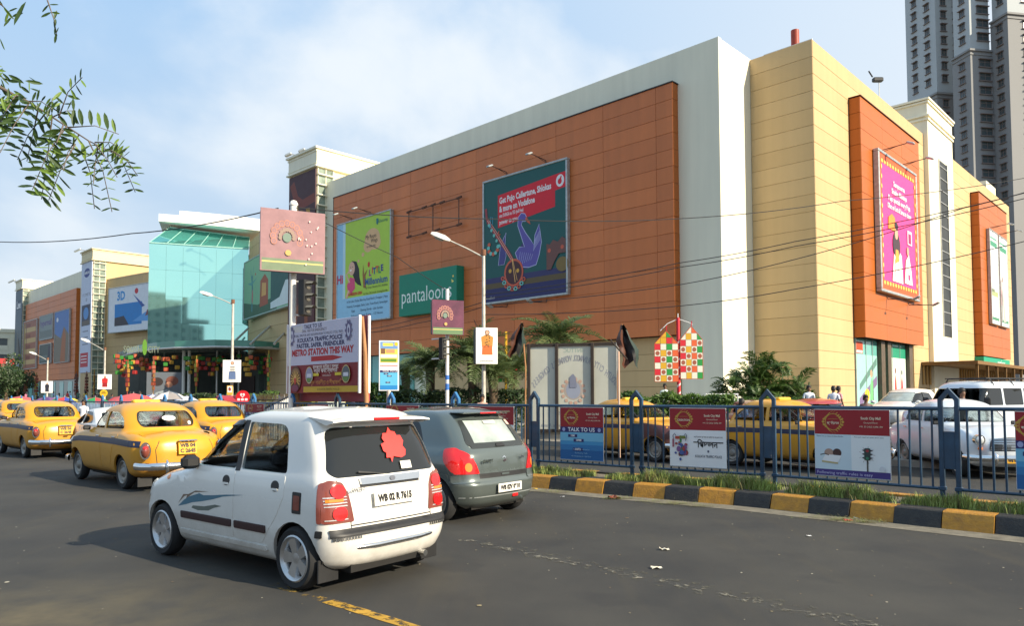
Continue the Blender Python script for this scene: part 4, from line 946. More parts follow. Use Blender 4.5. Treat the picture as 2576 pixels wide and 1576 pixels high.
# ---------------------------------------------------------------- B: grey rounded hatchback
def make_round_hatch():
    r = T('hatchback', 'dark grey rounded hatchback with large red tail lights beside the white hatchback', 'car')
    tab = [(.19, -.44, 2.95, .70, .4, .3, .12, .08), (.27, -.55, 3.06, .79, .42, .32, .14, .08), (.42, -.60, 3.10, .82, .45, .30, .15, .08), (.53, -.605, 3.10, .828, .45, .28, .15, .08), (.555, -.58, 3.09, .828, .45, .26, .15, .08),
           (.60, -.56, 3.08, .83, .45, .26, .15, .08), (.78, -.545, 3.00, .838, .5, .28, .18, .08), (.90, -.52, 2.70, .82, .55, .28, .2, .07), (.97, -.48, 2.35, .79, .5, .26, .2, .07), (1.02, -.44, 2.15, .755, .4, .22, .2, .06),
           (1.1, -.385, 2.0, .725, .35, .2, .18, .06), (1.28, -.25, 1.65, .675, .3, .2, .14, .08), (1.42, -.12, 1.36, .622, .3, .2, .1, .1), (1.485, -.02, 1.15, .575, .3, .25, .08, .1), (1.52, .14, .95, .49, .3, .3, .06, .08), (1.535, .35, .75, .34, .2, .2, .05, .05)]
    fr = rpoly([(1.06, 1.0), (2.0, .99), (1.40, 1.36), (1.06, 1.40)], [.03, .03, .1, .02]); rr_ = rpoly([(.30, 1.03), (.99, 1.0), (.99, 1.40), (.48, 1.37)], [.08, .03, .02, .12])
    rw = rpoly([(-.56, 1.0), (.56, 1.0), (.60, 1.08), (.50, 1.385), (-.50, 1.385), (-.60, 1.08)], [.08, .08, .06, .09, .09, .06]); ws = rpoly([(-.64, 1.04), (.64, 1.04), (.52, 1.40), (-.52, 1.40)], .06)
    b = Body(tab, lambda z, q: (0 if z < .6 else .03)*(1-q*q), [('side', fr, .35, 1.2), ('side', rr_, .35, 1.2), ('end', rw, -1.2, .12), ('end', ws, 1.2, 3.2)], [(0, .29, .35, .5), (2.39, .29, .35, .5)])
    GP = paint('grey_car_paint', srgb(98, 108, 106), .12, .26, .9, .45)
    b.me.name = 'body'; b.me.materials.append(GP); link('body', b.me, r)
    put_wheels(r, (0, 2.39), 1.46, .295, .175, .19, 'steel'); wells(r, (0, 2.39), .35, .52, .76, -.4, 2.85, .6)
    cabin(r, -.1, 2.2, .66, .96, ((.15, 2), (.95, 1)), 1.85)
    glasspane(b, r, fr, ('-y', '+y'), CGD); glasspane(b, r, rr_, ('-y', '+y'), CGD); glasspane(b, r, rw, ('-x',), CGR, 'rear_window'); glasspane(b, r, ws, ('+x',), CGR, 'windscreen')
    ring = mat('window_surround', (.03, .035, .035), .3)
    for sg in (1, -1): b.patch(rpoly([(sg*.46, 1.0), (sg*.60, 1.06), (sg*.50, 1.385), (sg*.43, 1.385)], .03), '-x', .002, .012, .04).build('window_edge', ring, r)
    b.patch(rpoly([(-.55, 1.0), (.55, 1.0), (.52, 1.075), (-.52, 1.075)], .02), '-x', .002, .012, .04).build('window_edge', ring, r)
    for ax in ('+y', '-y'):
        b.patch(rpoly([(.98, .98), (1.07, .98), (1.07, 1.42), (.98, 1.42)], .01), ax, .003, .02).build('door_pillar', ring, r, smooth=40)
        for poly, hx in (([(1.04, .36), (2.0, .36), (2.05, .5), (2.05, .96), (1.04, .975)], 1.18), ([(.40, .50), (.52, .36), (1.01, .36), (1.01, .975), (.30, 1.0), (.28, .82), (.34, .62)], .42)):
            d = b.patch(rpoly(poly, .03), ax, .0035, .01, .07).build('door', GP, r, smooth=40); b.patch(rpoly([(hx-.09, .85), (hx+.09, .85), (hx+.09, .885), (hx-.09, .885)], .015), ax, .03, .02).build('handle', GP, d, smooth=40)
    for sg in (1, -1):
        tl = b.patch(rpoly([(sg*.50, .67), (sg*.80, .67), (sg*.83, .80), (sg*.80, .97), (sg*.72, 1.0), (sg*.63, .94), (sg*.55, .80)], [.01, .01, .05, .05, .05, .08, .05]), '-x', .014, .02, .03).build('tail_light', REDL, r, smooth=60)
        sd = rpoly([(-.50, .67), (-.32, .69), (-.18, .84), (-.14, 1.0), (-.30, 1.02), (-.46, .92)], .04); b.patch(sd, '+y' if sg > 0 else '-y', .014, .02, .03).build('tail_light_side', REDL, r, smooth=60)
        b.patch(ell(sg*.66, .76, .045, .06, 14), '-x', .019, .006, .03).build('indicator', AMB, tl, smooth=60); b.patch(ell(sg*.69, .89, .045, .05, 14), '-x', .019, .006, .03).build('lamp', REDL, tl, smooth=60)
        b.patch(rpoly([(sg*.50, .545), (sg*.82, .545), (sg*.82, .655), (sg*.505, .655)], .02), '-x', .012, .012).build('bumper_corner', GP, r, smooth=50)
        MB().bbox((1.86, sg*.88-.09, .96), (1.99, sg*.88+.09, 1.09), .04).build('door_mirror', GP, r, smooth=40)
        b.patch(rpoly([(sg*.45, .68), (sg*.76, .66), (sg*.70, .84), (sg*.52, .80)], .04), '+x', .01, .02).build('headlight', LENS, r, smooth=50); b.patch(rpoly([(2.62, .72), (2.95, .66), (2.8, .8), (2.5, .9)], .03), '+y' if sg > 0 else '-y', .01, .02).build('headlight_side', LENS, r, smooth=50)
    b.patch(rpoly([(-.52, .60), (.52, .60), (.50, .665), (-.50, .665)], .01), '-x', .003, .01).build('hatch_recess', BLK, r)
    b.patch(rpoly([(-.08, .625), (.08, .625), (.08, .65), (-.08, .65)], .01), '-x', .012, .01).build('hatch_handle', GP, r)
    seam(b, r, [(-.51, .59), (-.53, .68), (-.60, .96)], '-x'); seam(b, r, [(.51, .59), (.53, .68), (.60, .96)], '-x'); seam(b, r, [(-.76, .355), (.76, .355)], '-x', .012, mat('bumper_edge', (.3, .32, .32), .3))
    plate(r, Matrix.Translation((-.63, -.02, .455)) @ zyaw(-90), .50, .12, PLW, ['WB 02V 0910'], .085)
    sp = MB(); sp.bbox((-.24, -.50, 1.475), (.05, .50, 1.50), .012); sp.build('spoiler', GP, r, smooth=40); MB().bbox((-.25, -.17, 1.47), (-.235, .17, 1.49), .004).build('brake_lamp', REDL, r)
    b.patch(rpoly([(-.1, 1.01), (.1, 1.01), (.06, 1.06), (-.06, 1.06)], .02), '-x', .014, .01).build('wiper_base', BLK, r)
    b.patch(rect(-.17, 1.33, .08, 1.37), '-x', .002, .002, .05).build('paper_label', PLW, r); b.patch(rpoly(rect(-.52, 1.30, -.44, 1.37), .02), '-x', .004, .002, .05).build('paper_label', ink(230, 190, 170), r)
    bd = b.patch([(.0, .885), (.035, .865), (.045, .85), (.0, .865), (-.02, .85), (.0, .835), (.035, .82), (.0, .80), (-.05, .825), (-.035, .84), (-.01, .83), (-.035, .855), (-.02, .875)], '-x', .01, .01, .04).build('badge', CHR, r)
    tt = bpy.data.objects.new('badge_lettering', None); COL.objects.link(tt); tt.parent = r; tt.matrix_local = Matrix.Translation((-.565, .36, .83)) @ zyaw(-90); ar = Art(.001); ar.txt('SWIFT', 0, 0, .055, CHR, bold=.003, sx=1.3); ar.txt('ZXi', .73, .02, .045, CHR, bold=.003); ar.done(tt)
    MB().bbox((-.585, -.26, .30), (-.56, -.14, .35), .008).build('fog_lamp', REDL, r)
    MB().lathe([(.001, -.56), (.028, -.56), (.028, -.35)], Matrix.Translation((0, -.42, .235)), 10, 'x').build('exhaust', CHR, r)
    return r, b
hatchB, bB = make_round_hatch(); hatchB.matrix_world = carM(-.53, 10.75, -.766, .643)

# ---------------------------------------------------------------- C: old rounded saloon taxi
def make_taxi():
    r = T('taxi', 'yellow taxi with a navy stripe and white face sticker, left of the white hatchback', 'taxi')
    tab = [(.25, -.80, 3.02, .66, .3, .35, .2, .15), (.33, -.96, 3.14, .76, .35, .42, .2, .15), (.50, -1.01, 3.18, .805, .42, .45, .2, .12), (.70, -1.01, 3.17, .825, .42, .45, .2, .12), (.83, -.985, 3.12, .828, .42, .45, .2, .1),
           (.91, -.92, 3.02, .822, .42, .45, .2, .08), (.96, -.80, 2.86, .815, .42, .45, .15, .05), (1.00, -.60, 2.62, .805, .40, .42, .1, .04), (1.03, -.40, 2.3, .79, .35, .40, .05, .04), (1.055, -.30, 2.06, .77, .3, .35, .05, .06),
           (1.09, -.25, 1.97, .75, .3, .32, .10, .12), (1.20, -.20, 1.86, .73, .3, .32, .12, .14), (1.33, -.10, 1.70, .70, .3, .34, .12, .15), (1.44, .02, 1.53, .66, .3, .36, .1, .15), (1.52, .16, 1.36, .60, .3, .36, .08, .15), (1.575, .34, 1.16, .51, .3, .3, .06, .1), (1.605, .55, .97, .36, .2, .2, .04, .05)]
    def crown(z, q):
        k_ = 1-q*q
        if z < .80: return 0
        a = min(1, (z-.80)/.12)*(1 if z < 1.0 else max(0, (1.065-z)/.065))
        dome = .085*max(0, 1-(q/.74)**2)**.8; ridge = .05*math.exp(-((q-.87)/.075)**2)
        return a*(dome+ridge) + (.02*k_ if z > 1.065 else 0)
    rrw = rpoly([(.05, 1.125), (.93, 1.115), (.93, 1.44), (.42, 1.43), (.16, 1.31)], [.05, .02, .02, .14, .12]); frw = rpoly([(1.01, 1.115), (1.82, 1.115), (1.46, 1.43), (1.01, 1.44)], [.02, .04, .1, .02])
    rw = rpoly([(-.46, 1.155), (.46, 1.155), (.51, 1.26), (.46, 1.44), (-.46, 1.44), (-.51, 1.26)], [.07, .07, .07, .08, .08, .07]); ws = rpoly([(-.63, 1.13), (.63, 1.13), (.58, 1.43), (-.58, 1.43)], .09)
    b = Body(tab, crown, [('side', rrw, .35, 1.2), ('side', frw, .35, 1.2), ('end', rw, -1.2, .22), ('end', ws, 1.0, 3.2)], [(0, .31, .345, .5), (2.464, .31, .375, .5)])
    YP = paint('taxi_yellow', (.68, .31, .010), .5, .34, .35); NV = mat('navy_stripe', (.012, .018, .055), .4, var=.3)
    b.me.name = 'body'; b.me.materials.append(YP); link('body', b.me, r)
    put_wheels(r, (0, 2.464), 1.37, .315, .155, .20, 'steel'); wells(r, (0, 2.464), .36, .48, .70, -.75, 2.95, .6)
    cabin(r, .0, 2.1, .62, 1.0, ((.25, 2), (1.0, 1)), 1.75)
    for p_, ax_ in ((rrw, ('+y', '-y')), (frw, ('-y',))): glasspane(b, r, p_, ax_, CGL)
    glasspane(b, r, rw, ('-x',), CGL, 'rear_window'); glasspane(b, r, ws, ('+x',), CGL, 'windscreen')
    rub = mat('window_rubber', (.02, .018, .016), .6)
    def ringp(poly, ax, w_=.022):
        c = Vector((sum(p[0] for p in poly)/len(poly), sum(p[1] for p in poly)/len(poly))); mb = MB(); n = len(poly)
        for i in range(n):
            a = Vector(poly[i]); d = Vector(poly[(i+1) % n]); 
            if (a-d).length < 1e-4: continue
            a2 = a+(a-c).normalized()*w_; d2 = d+(d-c).normalized()*w_; q = b.patch([tuple(a), tuple(d), tuple(d2), tuple(a2)], ax, .006, .012, .1); mb.add(q.v, q.f)
        mb.build('window_seal', rub, r)
    ringp(rw, '-x'); ringp(ws, '+x')
    for ax in ('+y', '-y'):
        for poly, hx in (([(.99, .36), (1.93, .36), (1.95, .6), (1.93, 1.02), (.99, 1.02)], 1.12), ([(.46, .52), (.50, .36), (.96, .36), (.96, 1.02), (.14, 1.03), (.12, .94), (.36, .76)], .28)):
            d = b.patch(rpoly(poly, .03), ax, .0035, .01, .07).build('door', YP, r, smooth=40)
            MB().tube([(hx-.08, (1 if ax == '+y' else -1)*.83, .965), (hx+.08, (1 if ax == '+y' else -1)*.835, .965)], .012, 6).build('handle', CHR, d)
        b.patch([(-.74, .80), (.2, .83), (1.2, .84), (2.2, .83), (3.0, .77), (3.0, .85), (2.2, .935), (1.2, .945), (.2, .945), (-.74, .915)], ax, .0055, .002, .12).build('side_stripe', NV, r)
    # name board on the door edge, boot, lights
    seam(b, r, [(-.50, .50), (-.53, .76), (-.46, .92)], '-x', .01, rub); seam(b, r, [(.50, .50), (.53, .76), (.46, .92)], '-x', .01, rub); seam(b, r, [(-.5, .50), (.5, .50)], '-x', .01, rub)
    for sg in (1, -1):
        M = Matrix.Translation((-.925, sg*.705, .75)) @ Matrix.Rotation(R(sg*-24), 4, 'Z')
        tl = MB().lathe([(.001, -.095), (.04, -.08), (.070, -.03), (.076, .03), (.076, .08)], M @ Matrix.Diagonal((1, 1, 1.75, 1)), 18, 'x').build('tail_light', REDD, r, smooth=60)
        MB().lathe([(.075, .0), (.092, .0), (.092, .03), (.075, .03), (.075, .0)], M @ Matrix.Diagonal((1, 1, 1.7, 1)), 18, 'x', False).build('chrome_ring', CHR, tl, smooth=60)
        MB().lathe([(.001, -.092), (.03, -.085), (.05, -.05)], M @ Matrix.Translation((0, 0, .045)), 12, 'x').build('lamp', REDL, tl, smooth=60)
        for z_ in (-.05, .0): MB().lathe([(.06, -.052), (.066, -.052), (.066, -.03)], M @ Matrix.Translation((0, 0, z_)) @ Matrix.Diagonal((1, 1, .12, 1)), 12, 'x').build('lens_rib', CHR, tl)
    def bumper(x, sgx, z, nm):
        pts = [(x+sgx*-.34, .80), (x+sgx*-.12, .78), (x+sgx*.03, .66), (x+sgx*.07, .40), (x+sgx*.08, .0)]; pts = pts+[(a, -c) for a, c in reversed(pts[:-1])]
        mb = MB(); v = []; prof = ((0, -.065), (.028, -.05), (.04, 0), (.028, .05), (0, .065), (-.012, 0))
        for i, (px_, py_) in enumerate(pts):
            a = Vector(pts[max(i-1, 0)]); c = Vector(pts[min(i+1, len(pts)-1)]); t = (c-a).normalized(); nn = Vector((t.y, -t.x)); 
            if nn.x*sgx < 0 and abs(nn.x) > .05: nn = -nn
            if abs(nn.x) <= .05 and nn.y*py_ < 0: nn = -nn
            for u_, w_ in prof: v.append((px_+nn.x*u_, py_+nn.y*u_, z+w_))
        n = len(prof); mb.add(v, [(i*n+j, i*n+(j+1) % n, i*n+n+(j+1) % n, i*n+n+j) for i in range(len(pts)-1) for j in range(n)])
        bm_ = mb.build(nm, CHR, r, smooth=60)
        for sg in (1, -1): MB().tube([(x+sgx*.10, sg*.42, z-.13), (x+sgx*.135, sg*.42, z-.08), (x+sgx*.14, sg*.42, z+.06), (x+sgx*.10, sg*.42, z+.11)], [.02, .032, .032, .018], 8).build('overrider', CHR, bm_, smooth=60)
    bumper(-1.07, -1, .47, 'rear_bumper'); bumper(3.2, 1, .44, 'front_bumper')
    pl = plate(r, Matrix.Translation((-1.05, 0, .775)) @ zyaw(-90) @ Matrix.Rotation(R(-8), 4, 'X'), .34, .22, PLY, ['WB 04', 'C 2645'], .095)
    MB().bbox((-1.10, -.17, .895), (-.99, .17, .93), .015).build('plate_lamp', CHR, r, smooth=40); MB().bbox((-1.06, -.06, .61), (-1.02, .06, .63), .008).build('boot_handle', CHR, r)
    ft = bpy.data.objects.new('front_plate', None)
    bpy.data.objects.remove(ft)
    plate(r, Matrix.Translation((3.30, 0, .40)) @ zyaw(90), .46, .11, PLY, ['WB 04 C 2645'], .08)
    # front: grille, round lamps, indicators
    gp = rpoly([(-.44, .58), (.44, .58), (.40, .82), (.0, .86), (-.40, .82)], [.05, .05, .1, .1, .1]); gr_ = b.patch(gp, '+x', .004, .012).build('grille', BLK, r)
    for i in range(8): z_ = .605+.03*i; ww = .42-.006*i; b.patch([(-ww, z_), (ww, z_), (ww, z_+.011), (-ww, z_+.011)], '+x', .016, .012, .08).build('grille_bar', CHR, gr_)
    for sg in (1, -1):
        M = Matrix.Translation((3.02, sg*.60, .80)); h = MB().lathe([(.001, .105), (.06, .098), (.085, .08), (.09, .0)], M, 20, 'x').build('headlight', LENS, r, smooth=60); MB().lathe([(.09, .085), (.105, .085), (.11, .0), (.09, .0)], M, 20, 'x', False).build('chrome_ring', CHR, h, smooth=60)
        MB().lathe([(.001, .075), (.03, .07), (.038, .0)], Matrix.Translation((3.07, sg*.60, .63)), 12, 'x').build('indicator', AMB, r, smooth=60)
        MB().bbox((1.75, sg*.82-.07, 1.06), (1.80, sg*.82+.07, 1.15), .02).build('door_mirror', BLK, r)
    MB().bbox((-.80, .52, .10), (-.78, .78, .27), .004).build('mud_flap', BLK, r); MB().bbox((-.80, -.78, .10), (-.78, -.52, .27), .004).build('mud_flap', BLK, r)
    sb = MB().bbox((.86, -.26, 1.60), (1.02, .26, 1.67), .02).build('roof_sign', ink(230, 185, 60), r); ar = Art(.002); 
    tt = bpy.data.objects.new('sign_lettering', None); COL.objects.link(tt); tt.parent = r; tt.matrix_local = Matrix.Translation((.855, 0, 1.635)) @ zyaw(-90); ar.txt('TAXI', 0, 0, .055, ink(20, 20, 20)); ar.done(tt)
    # face sticker and round permit sticker on the back window
    W_ = ink(235, 235, 228); fc = b.patch(ell(-.03, 1.32, .13, .05, 20), '-x', -.008, .002, .05).build('face_sticker', W_, r)
    for y_ in (-.075, .015): b.patch(ell(y_, 1.33, .010, .012, 8), '-x', -.005, .002).build('sticker_mark', BLK, fc)
    b.patch([(-.09, 1.305), (-.03, 1.29), (.03, 1.305), (.02, 1.312), (-.03, 1.30), (-.08, 1.312)], '-x', -.005, .002).build('sticker_mark', BLK, fc)
    b.patch(ell(-.42, 1.22, .035, .035, 12), '-x', -.006, .002).build('permit_sticker', W_, r)
    return r, b
taxi, bT = make_taxi()
taxi.matrix_world = carM(-6.78, 14.42, -.735, .678)
skipS = ('face_sticker', 'permit_sticker', 'paper_label')
t2 = dup(taxi, carM(-8.35, 21.3, -.74, .67), label='yellow taxi seen over the white hatchback roof, right of the largest taxi', skip=skipS)
t3 = dup(taxi, carM(-13.45, 21.7, -.74, .67), label='yellow taxi without a roof sign, wholly in view left of the white saloon', skip=skipS+('roof_sign',))
t4 = dup(taxi, carM(-22.3, 33.5, -.70, .71), label='yellow taxi in the distance showing half its rear behind another taxi', skip=skipS)
t5 = dup(taxi, carM(-29.5, 42, -.70, .71), label='farthest yellow taxi, at the very left edge of the road', skip=skipS)
MAR = paint('maroon_wing_paint', (.10, .03, .028), .3, .5, .2)
t6 = dup(taxi, carM(2.72, 21.55, .63, -.775), label='yellow taxi with a maroon front wing facing right behind the fence', skip=skipS)
t7 = dup(taxi, carM(5.95, 18.6, .63, -.775), label='yellow taxi with navy stripe broadside behind the blue fence at right', skip=skipS)
for t_ in (t6,): 
    for y_ in ('-y',):
        bT.patch(rpoly([(1.98, .36), (2.0, .96), (2.15, 1.0), (2.9, .93), (3.12, .76), (3.14, .36), (2.86, .33), (2.80, .55), (2.6, .68), (2.33, .68), (2.12, .55), (2.06, .33)], .04), y_, .007, .012, .06).build('front_wing', MAR, t_, smooth=40, label='maroon replacement front wing')
WA = paint('white_saloon_paint', srgb(214, 220, 226), .25, .3, .5)
t8 = dup(taxi, carM(10.3, 18.0, -.08, -.997), label='white rounded saloon with yellow number plate and round headlights behind the fence', skip=skipS+('side_stripe', 'roof_sign', 'sign_lettering'), swap={'taxi_yellow': WA})
t8.name = 'saloon_car'; t8['category'] = 'car'
for t_ in (taxi, t2, t3, t4, t5, t6, t7): t_['group'] = 'yellow taxis in the traffic'

# ---------------------------------------------------------------- D: modern saloon
def make_saloon():
    r = T('saloon_car', 'white saloon car with red tail lights between two yellow taxis at left', 'car')
    tab = [(.20, -.85, 3.15, .70, .4, .3, .12, .08), (.30, -.98, 3.28, .80, .42, .3, .14, .1), (.50, -1.02, 3.32, .83, .45, .3, .15, .1), (.70, -.99, 3.24, .84, .5, .26, .18, .08), (.88, -.96, 2.9, .825, .5, .24, .2, .06), (.965, -.90, 2.5, .80, .5, .24, .2, .06), (.985, -.62, 2.3, .78, .45, .25, .2, .05), (1.005, -.40, 2.15, .755, .4, .25, .2, .05),
           (1.1, -.15, 1.9, .70, .3, .2, .15, .08), (1.26, .12, 1.5, .64, .3, .2, .1, .1), (1.36, .34, 1.22, .58, .3, .25, .08, .1), (1.40, .55, 1.0, .48, .25, .25, .05, .05), (1.415, .7, .85, .3, .1, .1, .03, .03)]
    fr = rpoly([(1.06, .98), (1.95, .97), (1.30, 1.31), (1.06, 1.33)], .03); rr_ = rpoly([(.12, 1.0), (1.0, .98), (1.0, 1.33), (.50, 1.30)], .05)
    rw = rpoly([(-.60, 1.0), (.60, 1.0), (.50, 1.29), (-.50, 1.29)], .06); ws = rpoly([(-.64, 1.02), (.64, 1.02), (.52, 1.31), (-.52, 1.31)], .06)
    b = Body(tab, lambda z, q: (0 if z < .6 else .025)*(1-q*q), [('side', fr, .35, 1.2), ('side', rr_, .35, 1.2), ('end', rw, -1.2, .5), ('end', ws, 1.0, 3.2)], [(0, .29, .345, .5), (2.5, .29, .345, .5)])
    b.me.name = 'body'; P_ = MC['white_car_paint']; b.me.materials.append(P_); link('body', b.me, r)
    put_wheels(r, (0, 2.5), 1.46, .3, .175, .19, 'steel'); wells(r, (0, 2.5), .35, .52, .76, -.75, 2.95, .6); cabin(r, .0, 2.1, .66, .93, ((.3, 2), (1.05, 1)), 1.8)
    glasspane(b, r, fr, ('-y', '+y'), CGD); glasspane(b, r, rr_, ('-y', '+y'), CGD); glasspane(b, r, rw, ('-x',), CGD, 'rear_window'); glasspane(b, r, ws, ('+x',), CGL, 'windscreen')
    for sg in (1, -1):
        tl = b.patch(rpoly([(sg*.38, .76), (sg*.79, .76), (sg*.80, .92), (sg*.40, .92)], .03), '-x', .012, .02, .05).build('tail_light', REDL, r, smooth=60); b.patch(rpoly([(sg*.42, .775), (sg*.76, .775), (sg*.76, .81), (sg*.42, .81)], .01), '-x', .016, .01, .05).build('reversing_lamp', LENS, tl)
        b.patch(rpoly([(-.80, .76), (-.66, .76), (-.62, .92), (-.78, .92)], .03), '+y' if sg > 0 else '-y', .012, .02, .05).build('tail_light_side', REDL, r, smooth=60)
        b.patch(rpoly([(sg*.45, .66), (sg*.74, .66), (sg*.70, .80), (sg*.50, .77)], .04), '+x', .01, .02).build('headlight', LENS, r, smooth=50); MB().bbox((1.80, sg*.88-.09, .95), (1.92, sg*.88+.09, 1.07), .04).build('door_mirror', P_, r, smooth=40)
        b.patch(rpoly([(.99, .36), (1.93, .36), (1.95, .6), (1.93, .94), (.99, .95)], .03), '+y' if sg > 0 else '-y', .0035, .01, .08).build('door', P_, r, smooth=40)
    b.patch(rpoly([(-.45, .52), (.45, .52), (.45, .62), (-.45, .62)], .02), '+x', .004, .01).build('grille', BLK, r)
    plate(r, Matrix.Translation((-1.045, 0, .76)) @ zyaw(-90), .50, .12, PLW, ['WB 02 A 4180'], .085)
    MB().bbox((-.93, -.60, 1.05), (-.72, .60, 1.075), .012).build('spoiler', P_, r); return r, b
saloon, bS = make_saloon(); saloon.matrix_world = carM(-11.0, 20.9, -.72, .694)
s2 = dup(saloon, carM(8.6, 26.5, -.3, -.95, .12), label='maroon saloon roof showing behind the second fence board from the right', swap={'white_car_paint': paint('maroon_paint', (.14, .03, .02), .3, .4)})
RP = paint('red_paint', (.42, .02, .018), .2, .3)
h2 = dup(hatchA, carM(9.3, 22.8, -.25, -.97, .0), label='red hatchback with round clear headlight half hidden by the fence board', swap={'white_car_paint': RP}, skip=('decal', 'leaf_sticker', 'paper_label', 'badge_lettering'))
h3 = dup(hatchB, carM(16.6, 30.2, -.80, -.60, .42), label='white compact hatchback parked near the shop window, facing left', swap={'grey_car_paint': MC['white_car_paint']}, skip=('badge_lettering', 'paper_label'))
# ---------------------------------------------------------------- E: long off-roader with roof rack
def make_suv():
    r = T('off_roader', 'white high-roofed off-roader with black roof rack behind the white saloon', 'car')
    tab = [(.32, -.80, 3.35, .70, .2, .2, .05, .04), (.42, -.85, 3.50, .80, .25, .2, .05, .04), (.75, -.85, 3.52, .83, .3, .18, .06, .04), (1.02, -.84, 3.45, .835, .3, .16, .08, .04), (1.10, -.83, 3.1, .83, .3, .15, .08, .04), (1.14, -.82, 2.45, .82, .25, .15, .06, .04), (1.22, -.81, 2.32, .80, .2, .15, .06, .04), (1.65, -.74, 1.98, .745, .2, .15, .06, .04), (1.78, -.68, 1.86, .71, .25, .2, .06, .04), (1.85, -.55, 1.65, .64, .3, .3, .05, .04), (1.875, -.3, 1.4, .5, .2, .2, .03, .03)]
    wsd = [rpoly(q, .04) for q in ([(1.22, 1.2), (2.22, 1.2), (1.93, 1.68), (1.22, 1.68)], [(.28, 1.2), (1.14, 1.2), (1.14, 1.68), (.28, 1.68)], [(-.68, 1.2), (.20, 1.2), (.20, 1.68), (-.62, 1.68)])]
    rw = rpoly([(-.66, 1.2), (.66, 1.2), (.60, 1.66), (-.60, 1.66)], .05); ws = rpoly([(-.72, 1.22), (.72, 1.22), (.65, 1.68), (-.65, 1.68)], .06)
    b = Body(tab, lambda z, q: (0 if z < 1 else .025)*(1-q*q), [('side', q, .35, 1.2) for q in wsd]+[('end', rw, -1.2, -.3), ('end', ws, 1.6, 3.6)], [(0, .36, .42, .5), (2.7, .36, .42, .5)])
    P_ = MC['white_saloon_paint']; b.me.name = 'body'; b.me.materials.append(P_); link('body', b.me, r)
    put_wheels(r, (0, 2.7), 1.46, .36, .2, .21, 'steel'); wells(r, (0, 2.7), .42, .5, .76, -.75, 3.2, .8); cabin(r, -.5, 2.3, .66, 1.12, ((.1, 2), (1.1, 1)), 2.0)
    for q in wsd: glasspane(b, r, q, ('-y', '+y'), CGD)
    glasspane(b, r, rw, ('-x',), CGD, 'rear_window'); glasspane(b, r, ws, ('+x',), CGL, 'windscreen')
    for sg in (1, -1): b.patch(ell(sg*.58, .86, .1, .1, 16), '+x', .02, .03).build('headlight', LENS, r, smooth=60); MB().bbox((2.05, sg*.9-.09, 1.2), (2.15, sg*.9+.09, 1.42), .04).build('door_mirror', BLK, r)
    g_ = b.patch(rpoly([(-.4, .72), (.4, .72), (.4, .98), (-.4, .98)], .03), '+x', .01, .02).build('grille', BLK, r)
    rk = MB().box((-.45, -.60, 1.95), (1.65, -.57, 1.98)); rk.box((-.45, .57, 1.95), (1.65, .60, 1.98))
    rk = rk.build('roof_rack', BLK, r)
    for i in range(9): MB().tube([(-.45+.26*i, -.6, 1.965), (-.45+.26*i, .6, 1.965)], .012, 5).build('rack_bar', BLK, rk)
    for x in (-.3, .6, 1.5):
        MB().tube([(x, -.72, 1.76), (x, -.60, 1.96), (x, .60, 1.96), (x, .72, 1.76)], .022, 5).build('rack_hoop', BLK, rk)
    return r
suv = make_suv(); suv.matrix_world = carM(14.5, 21.9, -.90, -.43, .22)
# ================================================ MEDIAN FENCE AND ITS BOARDS
FB = mat('fence_blue', (.014, .050, .098), .4, var=.35, scale=4, coat=.2); FBL = mat('fence_bluewhite', srgb(120, 140, 165), .5, var=.3, scale=3)
FLT = mat('fence_lightblue', srgb(50, 110, 160), .45, var=.2)
bar_me = {}
def fence_span(i, label):
    a = FL[i]; c = FL[i+1]; t = (c-a); L = t.length; t.normalize()
    r = T('fence_panel', label, 'fence', (a.x, a.y, .19), math.atan2(t.y, t.x), 'fence panels along the median')
    far = i > 8
    if not bar_me:
        mb = MB().tube([(0, 0, .24), (0, 0, 1.32)], .0155, 8); bar_me[0] = mb.mesh('bar', 40); bar_me[0].materials.append(FB)
        mb = MB().tube([(0, 0, .24), (0, 0, 1.32)], .017, 6); bar_me[1] = mb.mesh('bar', 40); bar_me[1].materials.append(FBL)
        mb = MB().bbox((-.03, -.03, -.02), (.03, .03, 1.38), .008).bbox((-.045, -.045, .20), (.045, .045, .26), .01); bar_me[2] = mb.mesh('post'); bar_me[2].materials.append(FB)
        mb = MB(); o = [(-.13, 1.36), (-.13, 1.47), (0, 1.63), (.13, 1.47), (.13, 1.36)]; n_ = [(-.075, 1.36), (-.075, 1.45), (0, 1.545), (.075, 1.45), (.075, 1.36)]
        for k_ in range(4):
            v = [(x, y, z) for y in (-.032, .032) for x, z in (o[k_], o[k_+1], n_[k_+1], n_[k_])]; mb.add(v, ((0, 1, 2, 3), (7, 6, 5, 4), (0, 4, 5, 1), (3, 2, 6, 7), (0, 3, 7, 4), (1, 5, 6, 2)))
        bar_me[3] = mb.mesh('arch_cap'); bar_me[3].materials.append(FB); bar_me[5] = bar_me[3].copy(); bar_me[5].materials.clear(); bar_me[5].materials.append(FLT)
        mb = MB().bbox((-.075, -.012, .50), (.075, .012, 1.02), .005); bar_me[4] = mb.mesh('plate'); bar_me[4].materials.append(FB)
    MB().tube([(.10, 0, 1.335), (L-.10, 0, 1.335)], .027, 8).build('top_rail', FB, r, smooth=40); MB().tube([(.10, 0, .225), (L-.10, 0, .225)], .024, 8).build('bottom_rail', FB, r, smooth=40)
    n = int(round((L-.3)/.148)); rnd = random.Random(i)
    for k_ in range(n): o = link('bar', bar_me[1 if far else 0], r, (.15+(L-.3)*(k_+.5)/n, 0, 0)); o.rotation_euler = (rnd.gauss(0, .004), rnd.gauss(0, .006), 0)
    for x in (-.10, .10): link('post', bar_me[2], r, (x, 0, 0))
    link('arch_cap', bar_me[5 if far or i in (6, 7) else 3], r); link('plate', bar_me[4], r)
    return r
